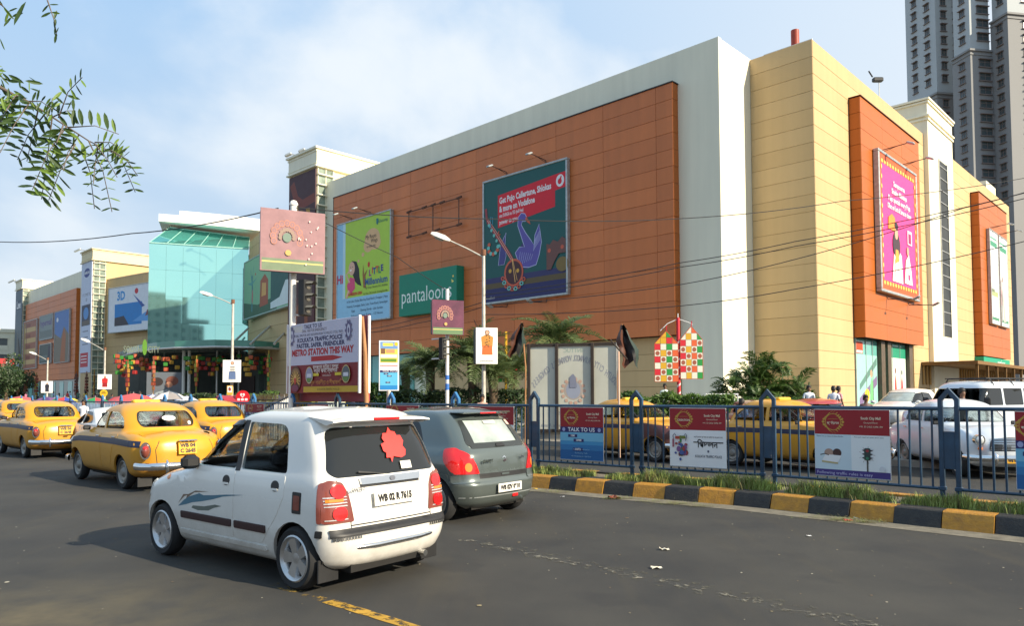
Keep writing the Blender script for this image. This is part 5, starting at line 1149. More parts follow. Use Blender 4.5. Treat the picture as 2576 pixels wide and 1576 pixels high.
names = {0: 'blue fence panel beyond the right edge of the view', 1: 'nearest blue fence panel, carrying the board cut by the right edge', 2: 'blue fence panel in front of the white saloon and the traffic rules board', 3: 'blue fence panel in front of the broadside taxi with navy stripe',
         4: 'blue fence panel in front of the taxi with the maroon wing', 5: 'blue fence panel just right of the grey hatchback'}
for i in range(0, 24):
    if i in names: lb = names[i]
    elif i < 9: lb = '%s blue fence panel left of the one beside the grey hatchback' % {6: 'first', 7: 'second', 8: 'third'}[i]
    else: lb = '%s blue and white fence panel, counting left from the METRO STATION hoarding' % ('first', 'second', 'third', 'fourth', 'fifth', 'sixth', 'seventh', 'eighth', 'ninth', 'tenth', 'eleventh', 'twelfth', 'thirteenth', 'fourteenth', 'farthest')[i-9]
    fence_span(i, lb)
def on_span(px, i):
    d = ray(px, 1000); r_ = d.x/d.y; a = FL[i]; c = FL[i+1]-FL[i]
    return (a.x-r_*a.y)/(r_*c.y-c.x)*c.length     # metres from FL[i]
RED = ink(150, 22, 32); GOLD = ink(190, 150, 60); WHT = ink(228, 228, 228); NAVY = ink(34, 34, 96); CREAMI = ink(235, 220, 190); BLKI = ink(22, 20, 22)
def notice(i, px0, px1, kind, label, z0=.28, z1=1.31, name='notice_board'):
    """board wired on the near side of span i; px0 left, px1 right in the photo"""
    xl = on_span(px0, i); xr_ = on_span(px1, i); a = FL[i]; t = (FL[i+1]-a).normalized(); w = xl-xr_
    p = a+t*xl; nr = Vector((-t.y, t.x)); nr = nr if nr.y < 0 else -nr; p = p+nr*.045
    M = frame((p.x, p.y, .19), (-t.x, -t.y, 0)); r = T(name, label, 'notice board', mw=M, group='notice boards wired to the fence')
    h = z1-z0; MB().bbox((0, -.006, z0), (w, .006, z1), .002).build('board', WHT, r); MB().bbox((0, -.014, z0), (w, .014, z0+.02), .003).build('frame_bar', mat('board_frame', (.35, .35, .35), .5, .3), r)
    ar = Art(.0015); zs = z1-h*.37
    ar.r(0.005, zs, w-.005, z1-.005, RED)
    cx, cz = w*.26, (zs+z1)/2
    for k_ in range(22):
        an = 2*math.pi*k_/22; ar.a.mat(GOLD); q = 1+.10*math.cos(an*4)
        ar.a.add([(cx+.135*q*math.cos(an)+.024*math.cos(b_), ar.d, cz+.145*q*math.sin(an)+.020*math.sin(b_+an)) for b_ in [j*6.283/6 for j in range(6)]], [tuple(range(6))])
    ar.lay(); ar.line([(cx+.115*math.cos(a_), cz+.125*math.sin(a_)) for a_ in [2*math.pi*j/24 for j in range(24)]], .010, GOLD, True)
    ar.txt({0: 'CREATION', 1: 'ক্রিয়েশন', 2: 'ক্রিয়েশন'}.get(kind if kind < 3 else 1), cx, cz-.02, .046, CREAMI, bold=.001); ar.r(cx-.07, cz+.042, cx+.07, cz+.046, GOLD)
    ar.txt('South City Mall', w*.76, cz+.06, .055, CREAMI, bold=.001, width=min(.28, w*.34)); ar.txt('Ground Floor', w*.76, cz-.005, .036, CREAMI, width=min(.2, w*.25)); ar.txt('+91 33 2422 5396 /99', w*.76, cz-.065, .036, CREAMI, width=min(.33, w*.38))
    if kind == 1:      # talk to us
        SK = mat('print_sky_blend', srgb(60, 140, 190), .5, var=.05); ar.r(.005, z0+.02, w-.005, zs, ink(64, 142, 190)); ar.r(.005, z0+.02, w-.005, z0+h*.2, ink(26, 92, 150)); ar.r(.005, z0+h*.2, w-.005, z0+h*.3, ink(44, 115, 170)); ar.r(.005, zs-.27, w-.005, zs-.1, ink(110, 175, 205))
        ar.r(.005, zs-.105, w-.005, zs, NAVY); ar.txt('TALK TO US', w*.5, zs-.052, .105, WHT, bold=.002, width=w*.62)
        for bx in (.09, .91): ar.e(w*bx, zs-.05, .035, .04, ink(150, 160, 200), 10)
        for s_, x, z in (('100', .30, zs-.17), ('1090', .44, zs-.255), ('1073', .42, z0+.22)): ar.r(w*x-.075-.01*len(s_), z-.028, w*x+.075+.01*len(s_), z+.028, NAVY); ar.txt(s_, w*x, z, .055, WHT, bold=.002, sx=1.2)
        for s_, z in (('Dial          for Information', z0+.22), ('Download by Traffic', z0+.15), ('An Introduction of a Safe Move', z0+.09)): ar.txt(s_, w*.5, z, .035, ink(150, 195, 225))
    elif kind == 0:
        ar.txt('বিপদজনক', w*.69, z0+.40, .15, BLKI, bold=.004, width=w*.52); ar.txt('গাড়ি চালানোর সময় মোবাইল ফোনে কথা বলা', w*.69, z0+.53, .035, BLKI, width=w*.5); ar.txt('KOLKATA TRAFFIC POLICE', w*.69, z0+.20, .062, ink(70, 70, 82), bold=.001, width=w*.46); ar.e(w*.69, z0+.29, .018, .022, ink(90, 90, 110), 10)
        rnd = random.Random(4); cc = [ink(150, 60, 60), ink(70, 90, 150), ink(60, 130, 80), ink(190, 130, 60), ink(120, 80, 130), ink(170, 90, 70), ink(60, 60, 70)]
        for k_ in range(26):
            an = rnd.uniform(0, 6.28); rr = rnd.uniform(.0, .13); ar.e(w*.21+rr*math.cos(an)*.9, z0+.30+rr*1.3*math.sin(an), rnd.uniform(.02, .045), rnd.uniform(.02, .05), rnd.choice(cc), 9)
        ar.line([(w*.08, z0+.46), (w*.07, z0+.55), (w*.10, z0+.585), (w*.12, z0+.55)], .012, ink(60, 60, 80)); ar.line([(w*.30, z0+.46), (w*.32, z0+.55), (w*.30, z0+.585), (w*.28, z0+.56)], .012, ink(60, 60, 80))
        ar.r(w*.11, z0+.49, w*.20, z0+.54, ink(170, 70, 50)).r(w*.19, z0+.50, w*.30, z0+.55, ink(110, 120, 50)); ar.r(w*.06, z0+.35, w*.09, z0+.49, ink(150, 70, 90))
    elif kind == 2:
        ar.r(.005, z0+.02, w*.5, zs, ink(196, 212, 220)).r(w*.5, z0+.02, w-.005, zs, ink(222, 226, 226)); ar.r(.005, z0+.015, w-.005, z0+.115, ink(66, 52, 120)); ar.txt('Following traffic rules is easy', w*.40, z0+.062, .062, ink(190, 185, 215), width=w*.74)
        ar.txt('There are so many of these books...', w*.22, zs-.03, .026, BLKI, width=w*.38); ar.txt('You just need to open your eyes', w*.73, zs-.03, .026, BLKI, width=w*.38)
        ar.e(w*.20, z0+.37, .07, .06, ink(170, 140, 125)).e(w*.31, z0+.37, .065, .065, ink(70, 45, 42)); ar.p([(w*.10, z0+.24), (w*.32, z0+.22), (w*.37, z0+.33), (w*.15, z0+.34)], WHT).p([(w*.10, z0+.22), (w*.32, z0+.20), (w*.32, z0+.225), (w*.10, z0+.245)], ink(180, 165, 120)); ar.line([(w*.08, z0+.33), (w*.14, z0+.35), (w*.2, z0+.33)], .012, BLKI)
        ar.r(w*.70, z0+.115, w*.72, z0+.30, ink(70, 66, 60)); ar.p(rpoly(rect(w*.67, z0+.28, w*.75, z0+.46), .02), ink(40, 62, 58))
        for j, c_ in enumerate(((150, 40, 50), (50, 60, 60), (50, 120, 90))):
            z = z0+.42-.055*j; ar.e(w*.71, z, .024, .022, ink(*c_), 10).p([(w*.67, z+.02), (w*.64, z+.01), (w*.67, z-.01)], ink(60, 50, 56)).p([(w*.75, z+.02), (w*.79, z+.01), (w*.75, z-.01)], ink(60, 50, 56))
        for k_ in range(9): an = k_*.7; ar.line([(w*.71+.09*math.cos(an), z0+.36+.10*math.sin(an)), (w*.71+.115*math.cos(an), z0+.36+.13*math.sin(an))], .004, ink(110, 90, 90))
        ar.e(w*.90, z0+.16, .04, .045, ink(205, 208, 212), 14)
    ar.done(r, -.006); return r
notice(4, 1412.6, 1521, 1, 'red and blue board reading TALK TO US, on the fence before the leaning hoarding')
notice(3, 1686.5, 1828, 0, 'red and white board with bold Bengali word and KOLKATA TRAFFIC POLICE, between two taxis')
notice(2, 2050.5, 2240, 2, 'red and white board with a traffic light picture and purple strip on the fence')
notice(1, 2552, 2700, 1, 'red and blue board cut off by the right edge of the view')
notice(5, 1182, 1297, 2, 'red and white board half hidden by the grey hatchback roof')
for i, a, c, lb in ((7, 976, 1058, 'red board on the fence above the join of the two hatchback roofs'), (9, 778, 830, 'dark red board on the fence under the METRO STATION hoarding'), (11, 622, 668, 'dark red board left of the sloping white railing')): notice(i, a, c, 1, lb, z0=.6)
# ================================================ GRASS, LITTER on the median
GR = mat('grass_blade', (.25, .31, .07), .7, var=.5, scale=3); GRD = mat('grass_dry', (.20, .17, .07), .8, var=.4, scale=3)
random.seed(21)
mb = MB(); gm = MB()
def tuft(mb, x, y, z, h, n, sp):
    for _ in range(n):
        a = random.random()*6.28; bx = x+random.gauss(0, sp); by = y+random.gauss(0, sp); hh = h*random.uniform(.5, 1.25); w = .0045; c_, s_ = math.cos(a), math.sin(a); ln = random.uniform(.15, .75)*hh
        p0 = Vector((bx, by, z)); p1 = p0+Vector((c_*ln*.35, s_*ln*.35, hh*.6)); p2 = p0+Vector((c_*ln, s_*ln, hh)); sd = Vector((-s_, c_, 0))*w
        mb.add([p0-sd, p0+sd, p1+sd*.8, p1-sd*.8, p2], ((0, 1, 2, 3), (3, 2, 4)))
mb.mat(GR)
for d in [q*.022 for q in range(int(22/.022))]:
    p, t = polyat(d, 0); nr = Vector((-t.y, t.x)); nr = nr if nr.y > 0 else -nr
    dens = mnoise.noise(Vector((p.x*1.1, p.y*1.1, 3)))+.30+.35*mnoise.noise(Vector((p.x*4, p.y*4, 9)))
    if dens < .12: continue
    for _ in range(4):
        q = p+nr*random.gauss(-.14, .15); 
        mb.mat(GR if random.random() < .8 else GRD); tuft(mb, q.x, q.y, .188, .07+.23*dens, 8, .035)
mb.build('grass', kind='stuff', label='grass and weeds growing along the foot of the median fence', cat='grass')
# clumps of dry cuttings in the gutter
mb = MB()
for cx_, n_ in ((1560, 500), (1700, 420), (1760, 300), (1640, 200), (2120, 520), (2180, 480), (2060, 160), (1400, 260), (1370, 160)):
    y_ = 1228+ (cx_-1352)*.0975+8; p = gz(cx_, y_, 0)
    for _ in range(n_):
        a = random.random()*6.28; q = Vector((p.x+random.gauss(0, .16), p.y+random.gauss(0, .055), abs(random.gauss(0, .018))+.004)); l = random.uniform(.03, .09); e_ = q+Vector((math.cos(a)*l, math.sin(a)*l, random.uniform(0, .025))); s_ = Vector((-math.sin(a), math.cos(a), 0))*.0025
        mb.mat(GRD if random.random() < .7 else GR); mb.add([q-s_, q+s_, e_], ((0, 1, 2),))
mb.build('dry_cuttings', kind='stuff', label='dry grass cuttings swept against the kerb', cat='grass')
def scrap(px, py, z, s, m, label, cat='litter', up_=0):
    p = gz(px, py, z); mb = MB(); n = 5; v = []
    for i in range(n):
        for j in range(n): v.append((p.x+(i/(n-1)-.5)*s*1.4+random.gauss(0, s*.05), p.y+(j/(n-1)-.5)*s+random.gauss(0, s*.05), z+.006+up_+abs(random.gauss(0, s*.14))))
    mb.add(v, [(i*n+j, i*n+n+j, i*n+n+j+1, i*n+j+1) for i in range(n-1) for j in range(n-1)]); mb.build('litter', m, label=label, cat=cat)
scrap(1893, 1228, .19, .13, ink(200, 60, 62), 'crumpled red and white wrapper on the median by the fence post')
scrap(2134, 1312, 0, .09, ink(205, 70, 70), 'small red scrap in the gutter under a yellow kerb stone')
scrap(2168, 1306, 0, .16, ink(160, 160, 155), 'grey torn plastic lying in the gutter dust')
scrap(1545, 1256, 0, .15, ink(120, 50, 28), 'reddish brown dry leaf in the gutter')
scrap(1672, 1385, 0, .075, ink(205, 198, 180), 'pale flattened paper scrap in the lane, upper one of two'); scrap(1652, 1432, 0, .075, ink(205, 198, 180), 'pale flattened paper scrap in the lane, lower one of two'); scrap(2035, 1351, 0, .04, WHT, 'tiny white scrap alone in the right lane')
scrap(1415, 1252, 0, .05, WHT, 'small white paper bit near the kerb beside the grey hatchback'); scrap(1345, 1232, 0, .07, ink(200, 160, 60), 'small yellow wrapper at the kerb end beside the grey hatchback')
# ================================================ BILLBOARDS ON THE MALL
def lamp_arm(parent, x, z, up_=True, L=1.5):
    """floodlight on a bracket reaching out from the board edge towards the viewer"""
    s = 1 if up_ else -1; f = MB().tube([(x, .1, z-.1*s), (x, -.05, z+.32*s), (x, -L, z+.42*s)], .03, 5); f.tube([(x, -.05, z+.18*s), (x, -L*.7, z+.40*s)], .02, 5)
    f = f.build('lamp_bracket', DARK, parent)
    M = Matrix.Translation((x, -L-.2, z+.40*s)) @ Matrix.Rotation(R(25*s), 4, 'X'); MB().bbox((-.16, -.3, -.07), (.16, .22, .07), .05, M).build('floodlight', GALV, f)
def board_on_mall(M, w, h, bg, label, cat='billboard', lamps=(), low=(), depth=.28, fr=.13, name='billboard'):
    r = T(name, label, cat, mw=M); MB().box((0, -depth, 0), (w, 0, h)).build('board', bg, r)
    for a, b_ in (((-fr, -depth-.06, -fr), (w+fr, .0, 0)), ((-fr, -depth-.06, h), (w+fr, .0, h+fr)), ((-fr, -depth-.06, 0), (0, .0, h)), ((w, -depth-.06, 0), (w+fr, .0, h))): MB().bbox(a, b_, .03).build('frame_bar', GALV, r)
    for x in lamps: lamp_arm(r, x, h+fr)
    for x in low: lamp_arm(r, x, -fr, False)
    return r
Y0 = -.62
# green and blue school poster
w, h = 8.1, 9.15
r = board_on_mall(MF(-38.4, Y0, 8.45), w, h, ink(175, 210, 70), 'green and light blue school poster with a laughing girl, left on the terracotta wall', lamps=(1.9, 4.9), low=(3.0, 5.0))
ar = Art(.012); LB = ink(150, 200, 228); ar.r(0, 0, w, 2.2, LB).r(0, 0, 1.3, h, LB).r(.9, 2.2, 1.3, h, ink(190, 222, 232))
ar.e(5.5, 7.1, 1.15, .95, ink(222, 180, 130)).e(4.9, 6.6, .7, .6, ink(222, 180, 130)).e(6.0, 6.7, .75, .6, ink(222, 180, 130)).e(4.1, 5.9, .22, .2, ink(222, 180, 130), 10).e(3.4, 5.4, .16, .15, ink(222, 180, 130), 10)
HR = ink(32, 24, 28); SKN = ink(222, 176, 150); ar.p([(1.9, 5.0), (2.4, 5.55), (3.1, 5.4), (3.5, 4.7), (3.6, 3.9), (3.9, 3.1), (3.3, 3.3), (2.9, 3.6), (2.5, 4.3)], HR).e(2.35, 4.85, .5, .62, SKN).p([(1.6, 3.4), (2.1, 4.1), (2.8, 3.9), (2.9, 3.0), (2.3, 2.6), (1.7, 2.8)], ink(222, 70, 120)).line([(2.0, 3.6), (1.5, 4.4), (1.9, 4.6)], .22, SKN).line([(1.9, 2.9), (1.5, 2.2)], .3, SKN).e(2.2, 4.7, .16, .06, ink(250, 250, 250), 10).e(2.2, 4.98, .05, .05, HR, 8).e(2.5, 4.98, .05, .05, HR, 8)
ar.p([(4.2, 2.9), (4.6, 2.9), (4.5, 3.9), (4.8, 4.5), (4.3, 4.1), (4.15, 5.0), (4.05, 4.1)], ink(150, 100, 40)); ar.e(5.0, 4.9, .18, .25, ink(200, 60, 40), 12)
for s_, x, z, c in (('L', 5.2, 4.1, (150, 60, 130)), ('I', 5.55, 4.3, (210, 60, 50)), ('T', 5.85, 4.2, (40, 80, 150)), ('T', 6.25, 4.3, (200, 80, 40)), ('L', 6.6, 4.2, (40, 130, 90)), ('E', 6.95, 4.35, (60, 60, 140))): ar.txt(s_, x, z, .75, ink(*c), bold=.03)
ar.txt('Millennium', 6.1, 3.35, .85, ink(40, 90, 150), bold=.02, width=3.3); ar.txt('Play Group | Nursery | KG | Activities', 6.1, 2.85, .28, ink(60, 60, 60), width=3.3); ar.txt('My Roots', 5.3, 7.35, .5, HR, width=1.6); ar.txt('Wings', 5.8, 6.95, .5, HR, width=1.0); ar.txt('is now my..', 5.4, 6.5, .32, HR, width=1.4)
ar.txt('Hi', .45, 4.0, 1.1, ink(200, 50, 90), bold=.04); ar.txt('ADMISSION OPEN', 2.9, 2.5, .36, ink(200, 40, 40), bold=.015, width=2.2); ar.txt('No Class. 200 Schools. Growing Everyday', 6.0, 2.35, .26, HR, width=3.6)
for j, s_ in enumerate(('In Salt Lake | Kasba, Bhim Roy Road North | Durgapur | Hajra', 'Howrah | Kamalgazi, Garia | Lake Town Road | Santoshpur', 'Tiljala            Opening Shortly - Lake Gardens', 'School Timing: 9 am - 12 Noon')): ar.txt(s_, 4.7, 1.85-.45*j, .3, ink(50, 70, 100), width=6.2 if j < 2 else 4.8)
ar.txt('Educomp', 7.1, 8.5, .42, ink(40, 120, 110), width=1.3); ar.p([(6.1, 8.8), (6.4, 8.8), (6.4, 8.4), (6.25, 8.2), (6.1, 8.4)], ink(40, 120, 120)); ar.done(r, -.28)
# green store sign
r = T('store_sign', 'dark green box sign reading pantaloons in white on the terracotta wall', 'store sign', mw=MF(-28.4, Y0, 8.3)); MB().box((0, -.75, 0), (7.15, 0, 3.4)).build('sign_box', ink(8, 128, 102), r)
ar = Art(.02); ar.txt('pantaloons', 3.45, 1.55, 1.75, ink(225, 235, 228), width=6.2, bold=-.004); ar.p([(6.55, 2.4), (6.85, 2.2), (6.6, 2.1)], ink(230, 220, 110)).e(6.75, 2.6, .09, .09, ink(235, 200, 90), 8); ar.done(r, -.75)
# empty bracket frame
r = T('empty_sign_bracket', 'empty thin metal sign brackets left on the terracotta wall between two billboards', 'sign bracket', mw=MF(-27.7, Y0, 14.9)); 
for a, b_ in (((0, 0), (6.2, 0)), ((0, 2.1), (6.2, 2.1)), ((0, 0), (0, 2.1)), ((6.2, 0), (6.2, 2.1)), ((3.1, 0), (3.1, 2.1))):
    if a == (0, 0) and b_ == (6.2, 0): b_ = (2.2, 0); 
    MB().tube([(a[0], -.3, a[1]), (b_[0], -.3, b_[1])], .045, 5).build('bar', mat('rusty_steel', (.12, .06, .04), .8, var=.4), r)
for x, z in ((0, 0), (0, 2.1), (2.0, 2.1), (3.1, 2.1), (4.2, 2.1), (6.2, 2.1), (6.2, 0), (3.6, 0), (2.0, 0)): MB().tube([(x-.25, -.3, z), (x+.3, -.3, z+.05)], .10, 5).build('clamp', MC['rusty_steel'], r)
MB().tube([(3.6, -.3, 0), (6.2, -.3, 0)], .045, 5).build('bar', MC['rusty_steel'], r)
# telecom poster with lute and swan
w, h = 7.9, 8.95
r = board_on_mall(MF(-18.7, Y0, 8.6), w, h, ink(20, 86, 84), 'tall dark teal poster with a purple swan and lute under a red text box', lamps=(2.1, 5.9), low=(2.1, 5.9), fr=.15)
ar = Art(.012); RD = ink(215, 25, 45); ar.r(0, 0, w, .95, ink(38, 40, 92)).r(0, .95, w, 1.35, ink(92, 78, 50)).r(0, 1.35, w, 1.75, ink(50, 50, 96)); ar.p([(1.45, 5.35), (1.45, 7.75), (6.95, 8.15), (w, 8.2), (w, 7.15), (6.95, 7.05), (6.95, 5.95)], RD)
def T3(s_, x, z, sz, wd, b_=.02): ar.txt(s_, x, z, sz, WHT, 'LEFT', bold=b_, width=wd, rot=.03)
T3('Get Pujo Callertune, Shlokas', 1.6, 7.3, .62, 5.0); T3('& more on Vodafone', 1.6, 6.68, .62, 3.5); T3('sms DURGA to 153 (toll free)', 1.6, 6.2, .36, 2.4, .008); T3('power to you', 1.6, 5.72, .46, 1.8, .01)
ar.e(7.4, 7.65, .36, .42, WHT).e(7.38, 7.6, .18, .2, RD, 14).p([(7.3, 7.7), (7.5, 8.0), (7.55, 7.9), (7.5, 7.65)], RD)
PU = ink(92, 82, 160); PL = ink(185, 190, 225); OR = ink(200, 92, 66); TE = ink(110, 190, 180)
ar.p([(3.3, 2.3), (3.5, 3.4), (3.9, 3.9), (4.4, 3.2), (4.9, 2.4), (4.3, 2.0)], ink(62, 54, 110))
sw_ = [(4.1, 3.6), (3.7, 4.6), (3.45, 5.2), (3.5, 5.8), (3.8, 6.05), (4.15, 5.95), (4.3, 5.7), (4.2, 5.4), (3.9, 5.45), (3.8, 5.2), (4.2, 4.6), (4.7, 4.0), (5.0, 3.6), (5.1, 4.3), (5.5, 5.0), (5.6, 4.4), (5.7, 3.7), (5.5, 2.9), (5.2, 2.2), (4.5, 2.1), (3.9, 2.2), (3.5, 2.6), (3.2, 3.3), (3.6, 3.65)]
ar.p(sw_, PU); ar.line(sw_, .05, PL, True)
for k_ in range(7): ar.line([(4.95+.1*k_, 3.2+.1*k_), (5.1+.07*k_, 4.0+.09*k_)], .03, PL); ar.line([(3.5+.2*k_, 2.35+.04*k_), (3.7+.2*k_, 3.3-.05*k_)], .025, PL)
ar.p([(4.25, 5.75), (4.6, 5.35), (4.7, 5.1), (4.4, 5.3), (4.2, 5.5)], OR)
ar.p([(1.5, 2.6), (1.7, 3.9), (2.1, 4.6), (2.3, 4.9), (2.2, 4.1), (2.3, 3.2), (2.1, 2.6)], ink(70, 66, 130)); ar.line([(1.5, 2.6), (1.7, 3.9), (2.1, 4.6), (2.3, 4.9), (2.2, 4.1), (2.3, 3.2), (2.1, 2.6)], .04, PL, True)
ar.line([(.2, 7.0), (.3, 6.2), (.5, 5.9), (1.2, 5.0), (2.6, 3.3), (3.2, 2.4)], [.25, .2, .35, .32, .3, .3, .3], ink(150, 60, 66)); ar.line([(.35, 6.1), (1.2, 5.0), (3.3, 2.2)], .05, ink(230, 170, 150)); ar.line([(.5, 6.1), (1.4, 5.0), (3.45, 2.2)], .04, ink(230, 170, 150))
ar.e(3.05, 1.9, .95, 1.0, OR).e(3.05, 1.9, .80, .84, ink(70, 34, 40)).e(2.7, 2.05, .15, .15, ink(210, 160, 60), 10).e(3.45, 2.0, .15, .15, ink(210, 160, 60), 10).line([(2.9, 2.9), (3.2, 1.2)], .06, ink(230, 180, 110)); ar.line([(2.95, 2.9), (3.4, 1.3)], .04, ink(230, 180, 110))
for k_ in range(9): an = R(195+k_*17); ar.e(3.05+1.12*math.cos(an), 1.9+1.18*math.sin(an), .2, .16, TE if k_ % 2 else OR, 10).e(3.05+1.12*math.cos(an), 1.9+1.18*math.sin(an), .1, .08, ink(60, 24, 50), 8)
for k_ in range(8): an = R(150+k_*30); ar.e(1.0+.5*math.cos(an), 4.0+.5*math.sin(an), .17, .15, TE if k_ % 2 else OR, 9)
for k_ in range(5): ar.e(.55+.27*k_, 5.7-.42*k_, .13, .13, TE, 8)
ar.line([(.75, 5.6), (.75, 6.3), (.95, 6.2), (.95, 5.7)], .05, ink(70, 160, 190)).e(.68, 5.55, .1, .07, ink(70, 160, 190), 8); ar.line([(1.6, 5.1), (1.5, 4.8), (1.75, 4.85)], .1, OR)
ar.p([(6.2, 1.7), (6.2, 3.5), (6.5, 3.4), (6.8, 3.7), (7.2, 3.5), (7.6, 3.8), (w, 3.6), (w, 2.7), (7.3, 2.7), (6.9, 2.2), (6.6, 1.7)], ink(110, 72, 66)).e(7.6, 1.95, .55, .5, ink(120, 100, 54)); ar.e(6.45, 3.0, .15, .15, OR, 8).e(7.6, 3.1, .15, .15, OR, 8); ar.txt('www.vodafone.in', .7, .3, .28, WHT, width=1.0)
ar.done(r, -.28)
# ---- posters on the right-hand face (facing the sun)
def RFm(X, Y, z): return MW @ Matrix.Translation((X, Y, z)) @ zyaw(90)
w, h = 7.7, 8.9
r = board_on_mall(RFm(4.58, 11.75, 8.55), w, h, ink(236, 88, 40), 'pink and orange festival poster on the first orange box of the sunlit side', lamps=(1.6, 5.9), low=(1.9, 6.4), depth=.3, fr=.2)
ar = Art(.012); ar.p(rpoly(rect(.45, .6, w-.45, h-.6), .15), ink(226, 60, 140))
for k_ in range(13): ar.e(.6+k_*(w-1.2)/12, h-.45, .17, .14, ink(255, 190, 90), 8).e(.6+k_*(w-1.2)/12, .45, .17, .14, ink(255, 190, 90), 8)
for k_ in range(12): ar.e(.32, .9+k_*(h-1.8)/11, .12, .16, ink(255, 190, 90), 8).e(w-.32, .9+k_*(h-1.8)/11, .12, .16, ink(255, 190, 90), 8)
for j, (s_, wd) in enumerate((('Sampoorna', 2.4), ('Shubho Mahalaya', 3.2), ('Pujo special every Puja', 4.6), ('Offers on Kurtis & Sarees to choose', 5.0))): ar.txt(s_, w*.5, 7.3-.55*j, .5, WHT, width=wd, bold=.01)
ar.p([(1.4, 4.1), (3.0, 4.1), (2.8, 5.0), (2.2, 5.2), (1.5, 4.9)], ink(240, 140, 50)).r(5.4, 3.6, 6.4, 4.6, ink(240, 190, 210)).r(5.6, 3.7, 6.2, 4.4, ink(150, 30, 90))
ar.p([(2.0, .7), (4.2, .7), (4.0, 2.6), (3.4, 2.9), (2.4, 2.5)], ink(245, 235, 220)).e(3.0, 3.2, .75, .9, ink(60, 40, 50)).e(3.0, 4.0, .32, .42, ink(210, 160, 130)).p([(2.6, 1.9), (3.5, 2.2), (3.3, 2.9), (2.8, 2.9)], ink(230, 160, 60)).e(3.0, 4.5, .4, .25, ink(40, 20, 30)); ar.p([(4.5, .8), (6.3, .8), (6.0, 2.0), (5.6, 2.9), (4.9, 2.4)], ink(240, 210, 200)).e(5.4, 3.1, .25, .32, ink(200, 150, 130)).r(5.0, .8, 6.1, 1.8, ink(250, 245, 240)).r(5.3, 1.1, 5.8, 1.5, ink(220, 60, 120)); ar.line([(2.6, 1.0), (2.6, 2.2)], .06, ink(220, 80, 60)); ar.line([(3.3, 1.0), (3.3, 2.2)], .06, ink(220, 80, 60))
ar.done(r, -.3)
for X, wd, lb in ((42.7, 3.2, 'left tall narrow white poster of the pair on the second orange box'), (46.7, 3.4, 'right tall narrow white poster with a slim figure on the second orange box')):
    r = board_on_mall(RFm(4.58, X, 8.5), wd, 8.85, ink(232, 234, 236), lb, lamps=(1.4,), depth=.25, fr=.12); ar = Art(.012); ar.r(.2, 7.4, wd-.2, 7.9, ink(60, 140, 110)).r(.2, 8.1, wd-.2, 8.3, ink(90, 150, 130)).r(.2, .3, wd-.2, .6, ink(70, 130, 100))
    if X > 45: ar.p([(.2, 0.4), (.6, .4), (.8, 2.5), (1.2, 4.2), (.9, 4.3), (.3, 2.2)], ink(120, 120, 115)).p([(1.0, .4), (2.2, .4), (1.0, 4.3), (.7, 4.2)], ink(170, 172, 168)).r(.0, 2.0, .5, 4.5, ink(150, 60, 50)).e(.9, 4.6, .25, .32, ink(110, 70, 50))
    else: ar.r(.3, 2.6, wd-.3, 3.1, ink(160, 170, 120)).r(.3, 3.0, 1.5, 3.3, ink(110, 120, 90))
    ar.done(r, -.25)
# ---- tower banners
def hang(M, w, h, bg, label): r = T('wall_banner', label, 'banner', mw=M); MB().box((0, -.12, 0), (w, 0, h)).build('sheet', bg, r); return r
r = hang(MF(-47.0, -1.02, 5.5), 5.0, 18.3, ink(66, 28, 36), 'tall dark maroon banner on the near stair tower behind the square sign'); ar = Art(.015)
ar.line([(.6, 17.6), (1.4, 15.9), (2.6, 15.2), (4.9, 15.5)], .9, ink(120, 50, 34)); ar.r(0, 0, 5, 6, ink(84, 36, 36)); ar.e(2.5, 3.6, 1.3, 1.9, ink(130, 70, 40)); ar.e(2.5, 3.6, .7, 1.1, ink(66, 28, 36)).line([(.3, 9.2), (4.8, 9.9)], .5, ink(130, 60, 34)).e(2.3, 9.6, .25, .6, ink(160, 110, 40))
for k_, x, z in ((0, 1.5, 14.9), (1, 2.6, 14.2), (2, 3.7, 14.3)): ar.p([(x-.4, z+.4), (x+.3, z+.3), (x+.4, z-.3), (x, z-.6), (x-.3, z-.2)], ink(172, 128, 44))
ar.done(r, -.12)
r = hang(MF(-114.4, -1.02, 5.7), 5.3, 18.2, ink(196, 204, 222), 'tall pale blue banner with a blue oval logo on the middle stair tower'); ar = Art(.02)
ar.e(2.8, 16.2, 1.5, .75, ink(40, 60, 130)).txt('SAMSUNG', 2.8, 16.2, .6, WHT, bold=.02); ar.txt("IT'S TIME TO", 2.8, 12.6, .7, ink(90, 90, 100), width=4); ar.txt('3D', 2.8, 11.8, .7, ink(90, 90, 100)); ar.r(.5, 7.6, 4.8, 11.0, ink(50, 60, 84)).e(2.7, 9.6, 1.3, 1.0, ink(80, 140, 200)).r(.7, 7.7, 4.6, 8.4, ink(100, 90, 80)).r(.3, .9, 4.2, 3.2, ink(190, 40, 60))
for z in (2.6, 2.1, 1.6): ar.r(.6, z, 3.6, z+.15, WHT)
for z in (6.6, 5.6, 4.5): ar.r(1.2, z, 4.0, z+.18, ink(130, 135, 150))
ar.done(r, -.12)
r = hang(MF(-158, -1.02, 1.9), 5.2, 21.6, ink(84, 100, 112), 'tall dark blue jeans banner on the farthest stair tower'); ar = Art(.02); ar.r(.6, 17.6, 4.4, 19.6, ink(60, 74, 92)).txt('Lee', 2.5, 18.6, 2.2, WHT, bold=.05); ar.p([(0, 0), (5.2, 0), (5.2, 8), (3.2, 12), (0, 6)], ink(40, 46, 58)).p([(1, 6), (2.2, 14), (3.4, 9), (3, 3)], ink(104, 110, 112)); 
for z in (3.2, 4.6, 6.0): ar.r(.5, z, 4.0, z+.6, ink(170, 180, 190))
ar.done(r, -.12)
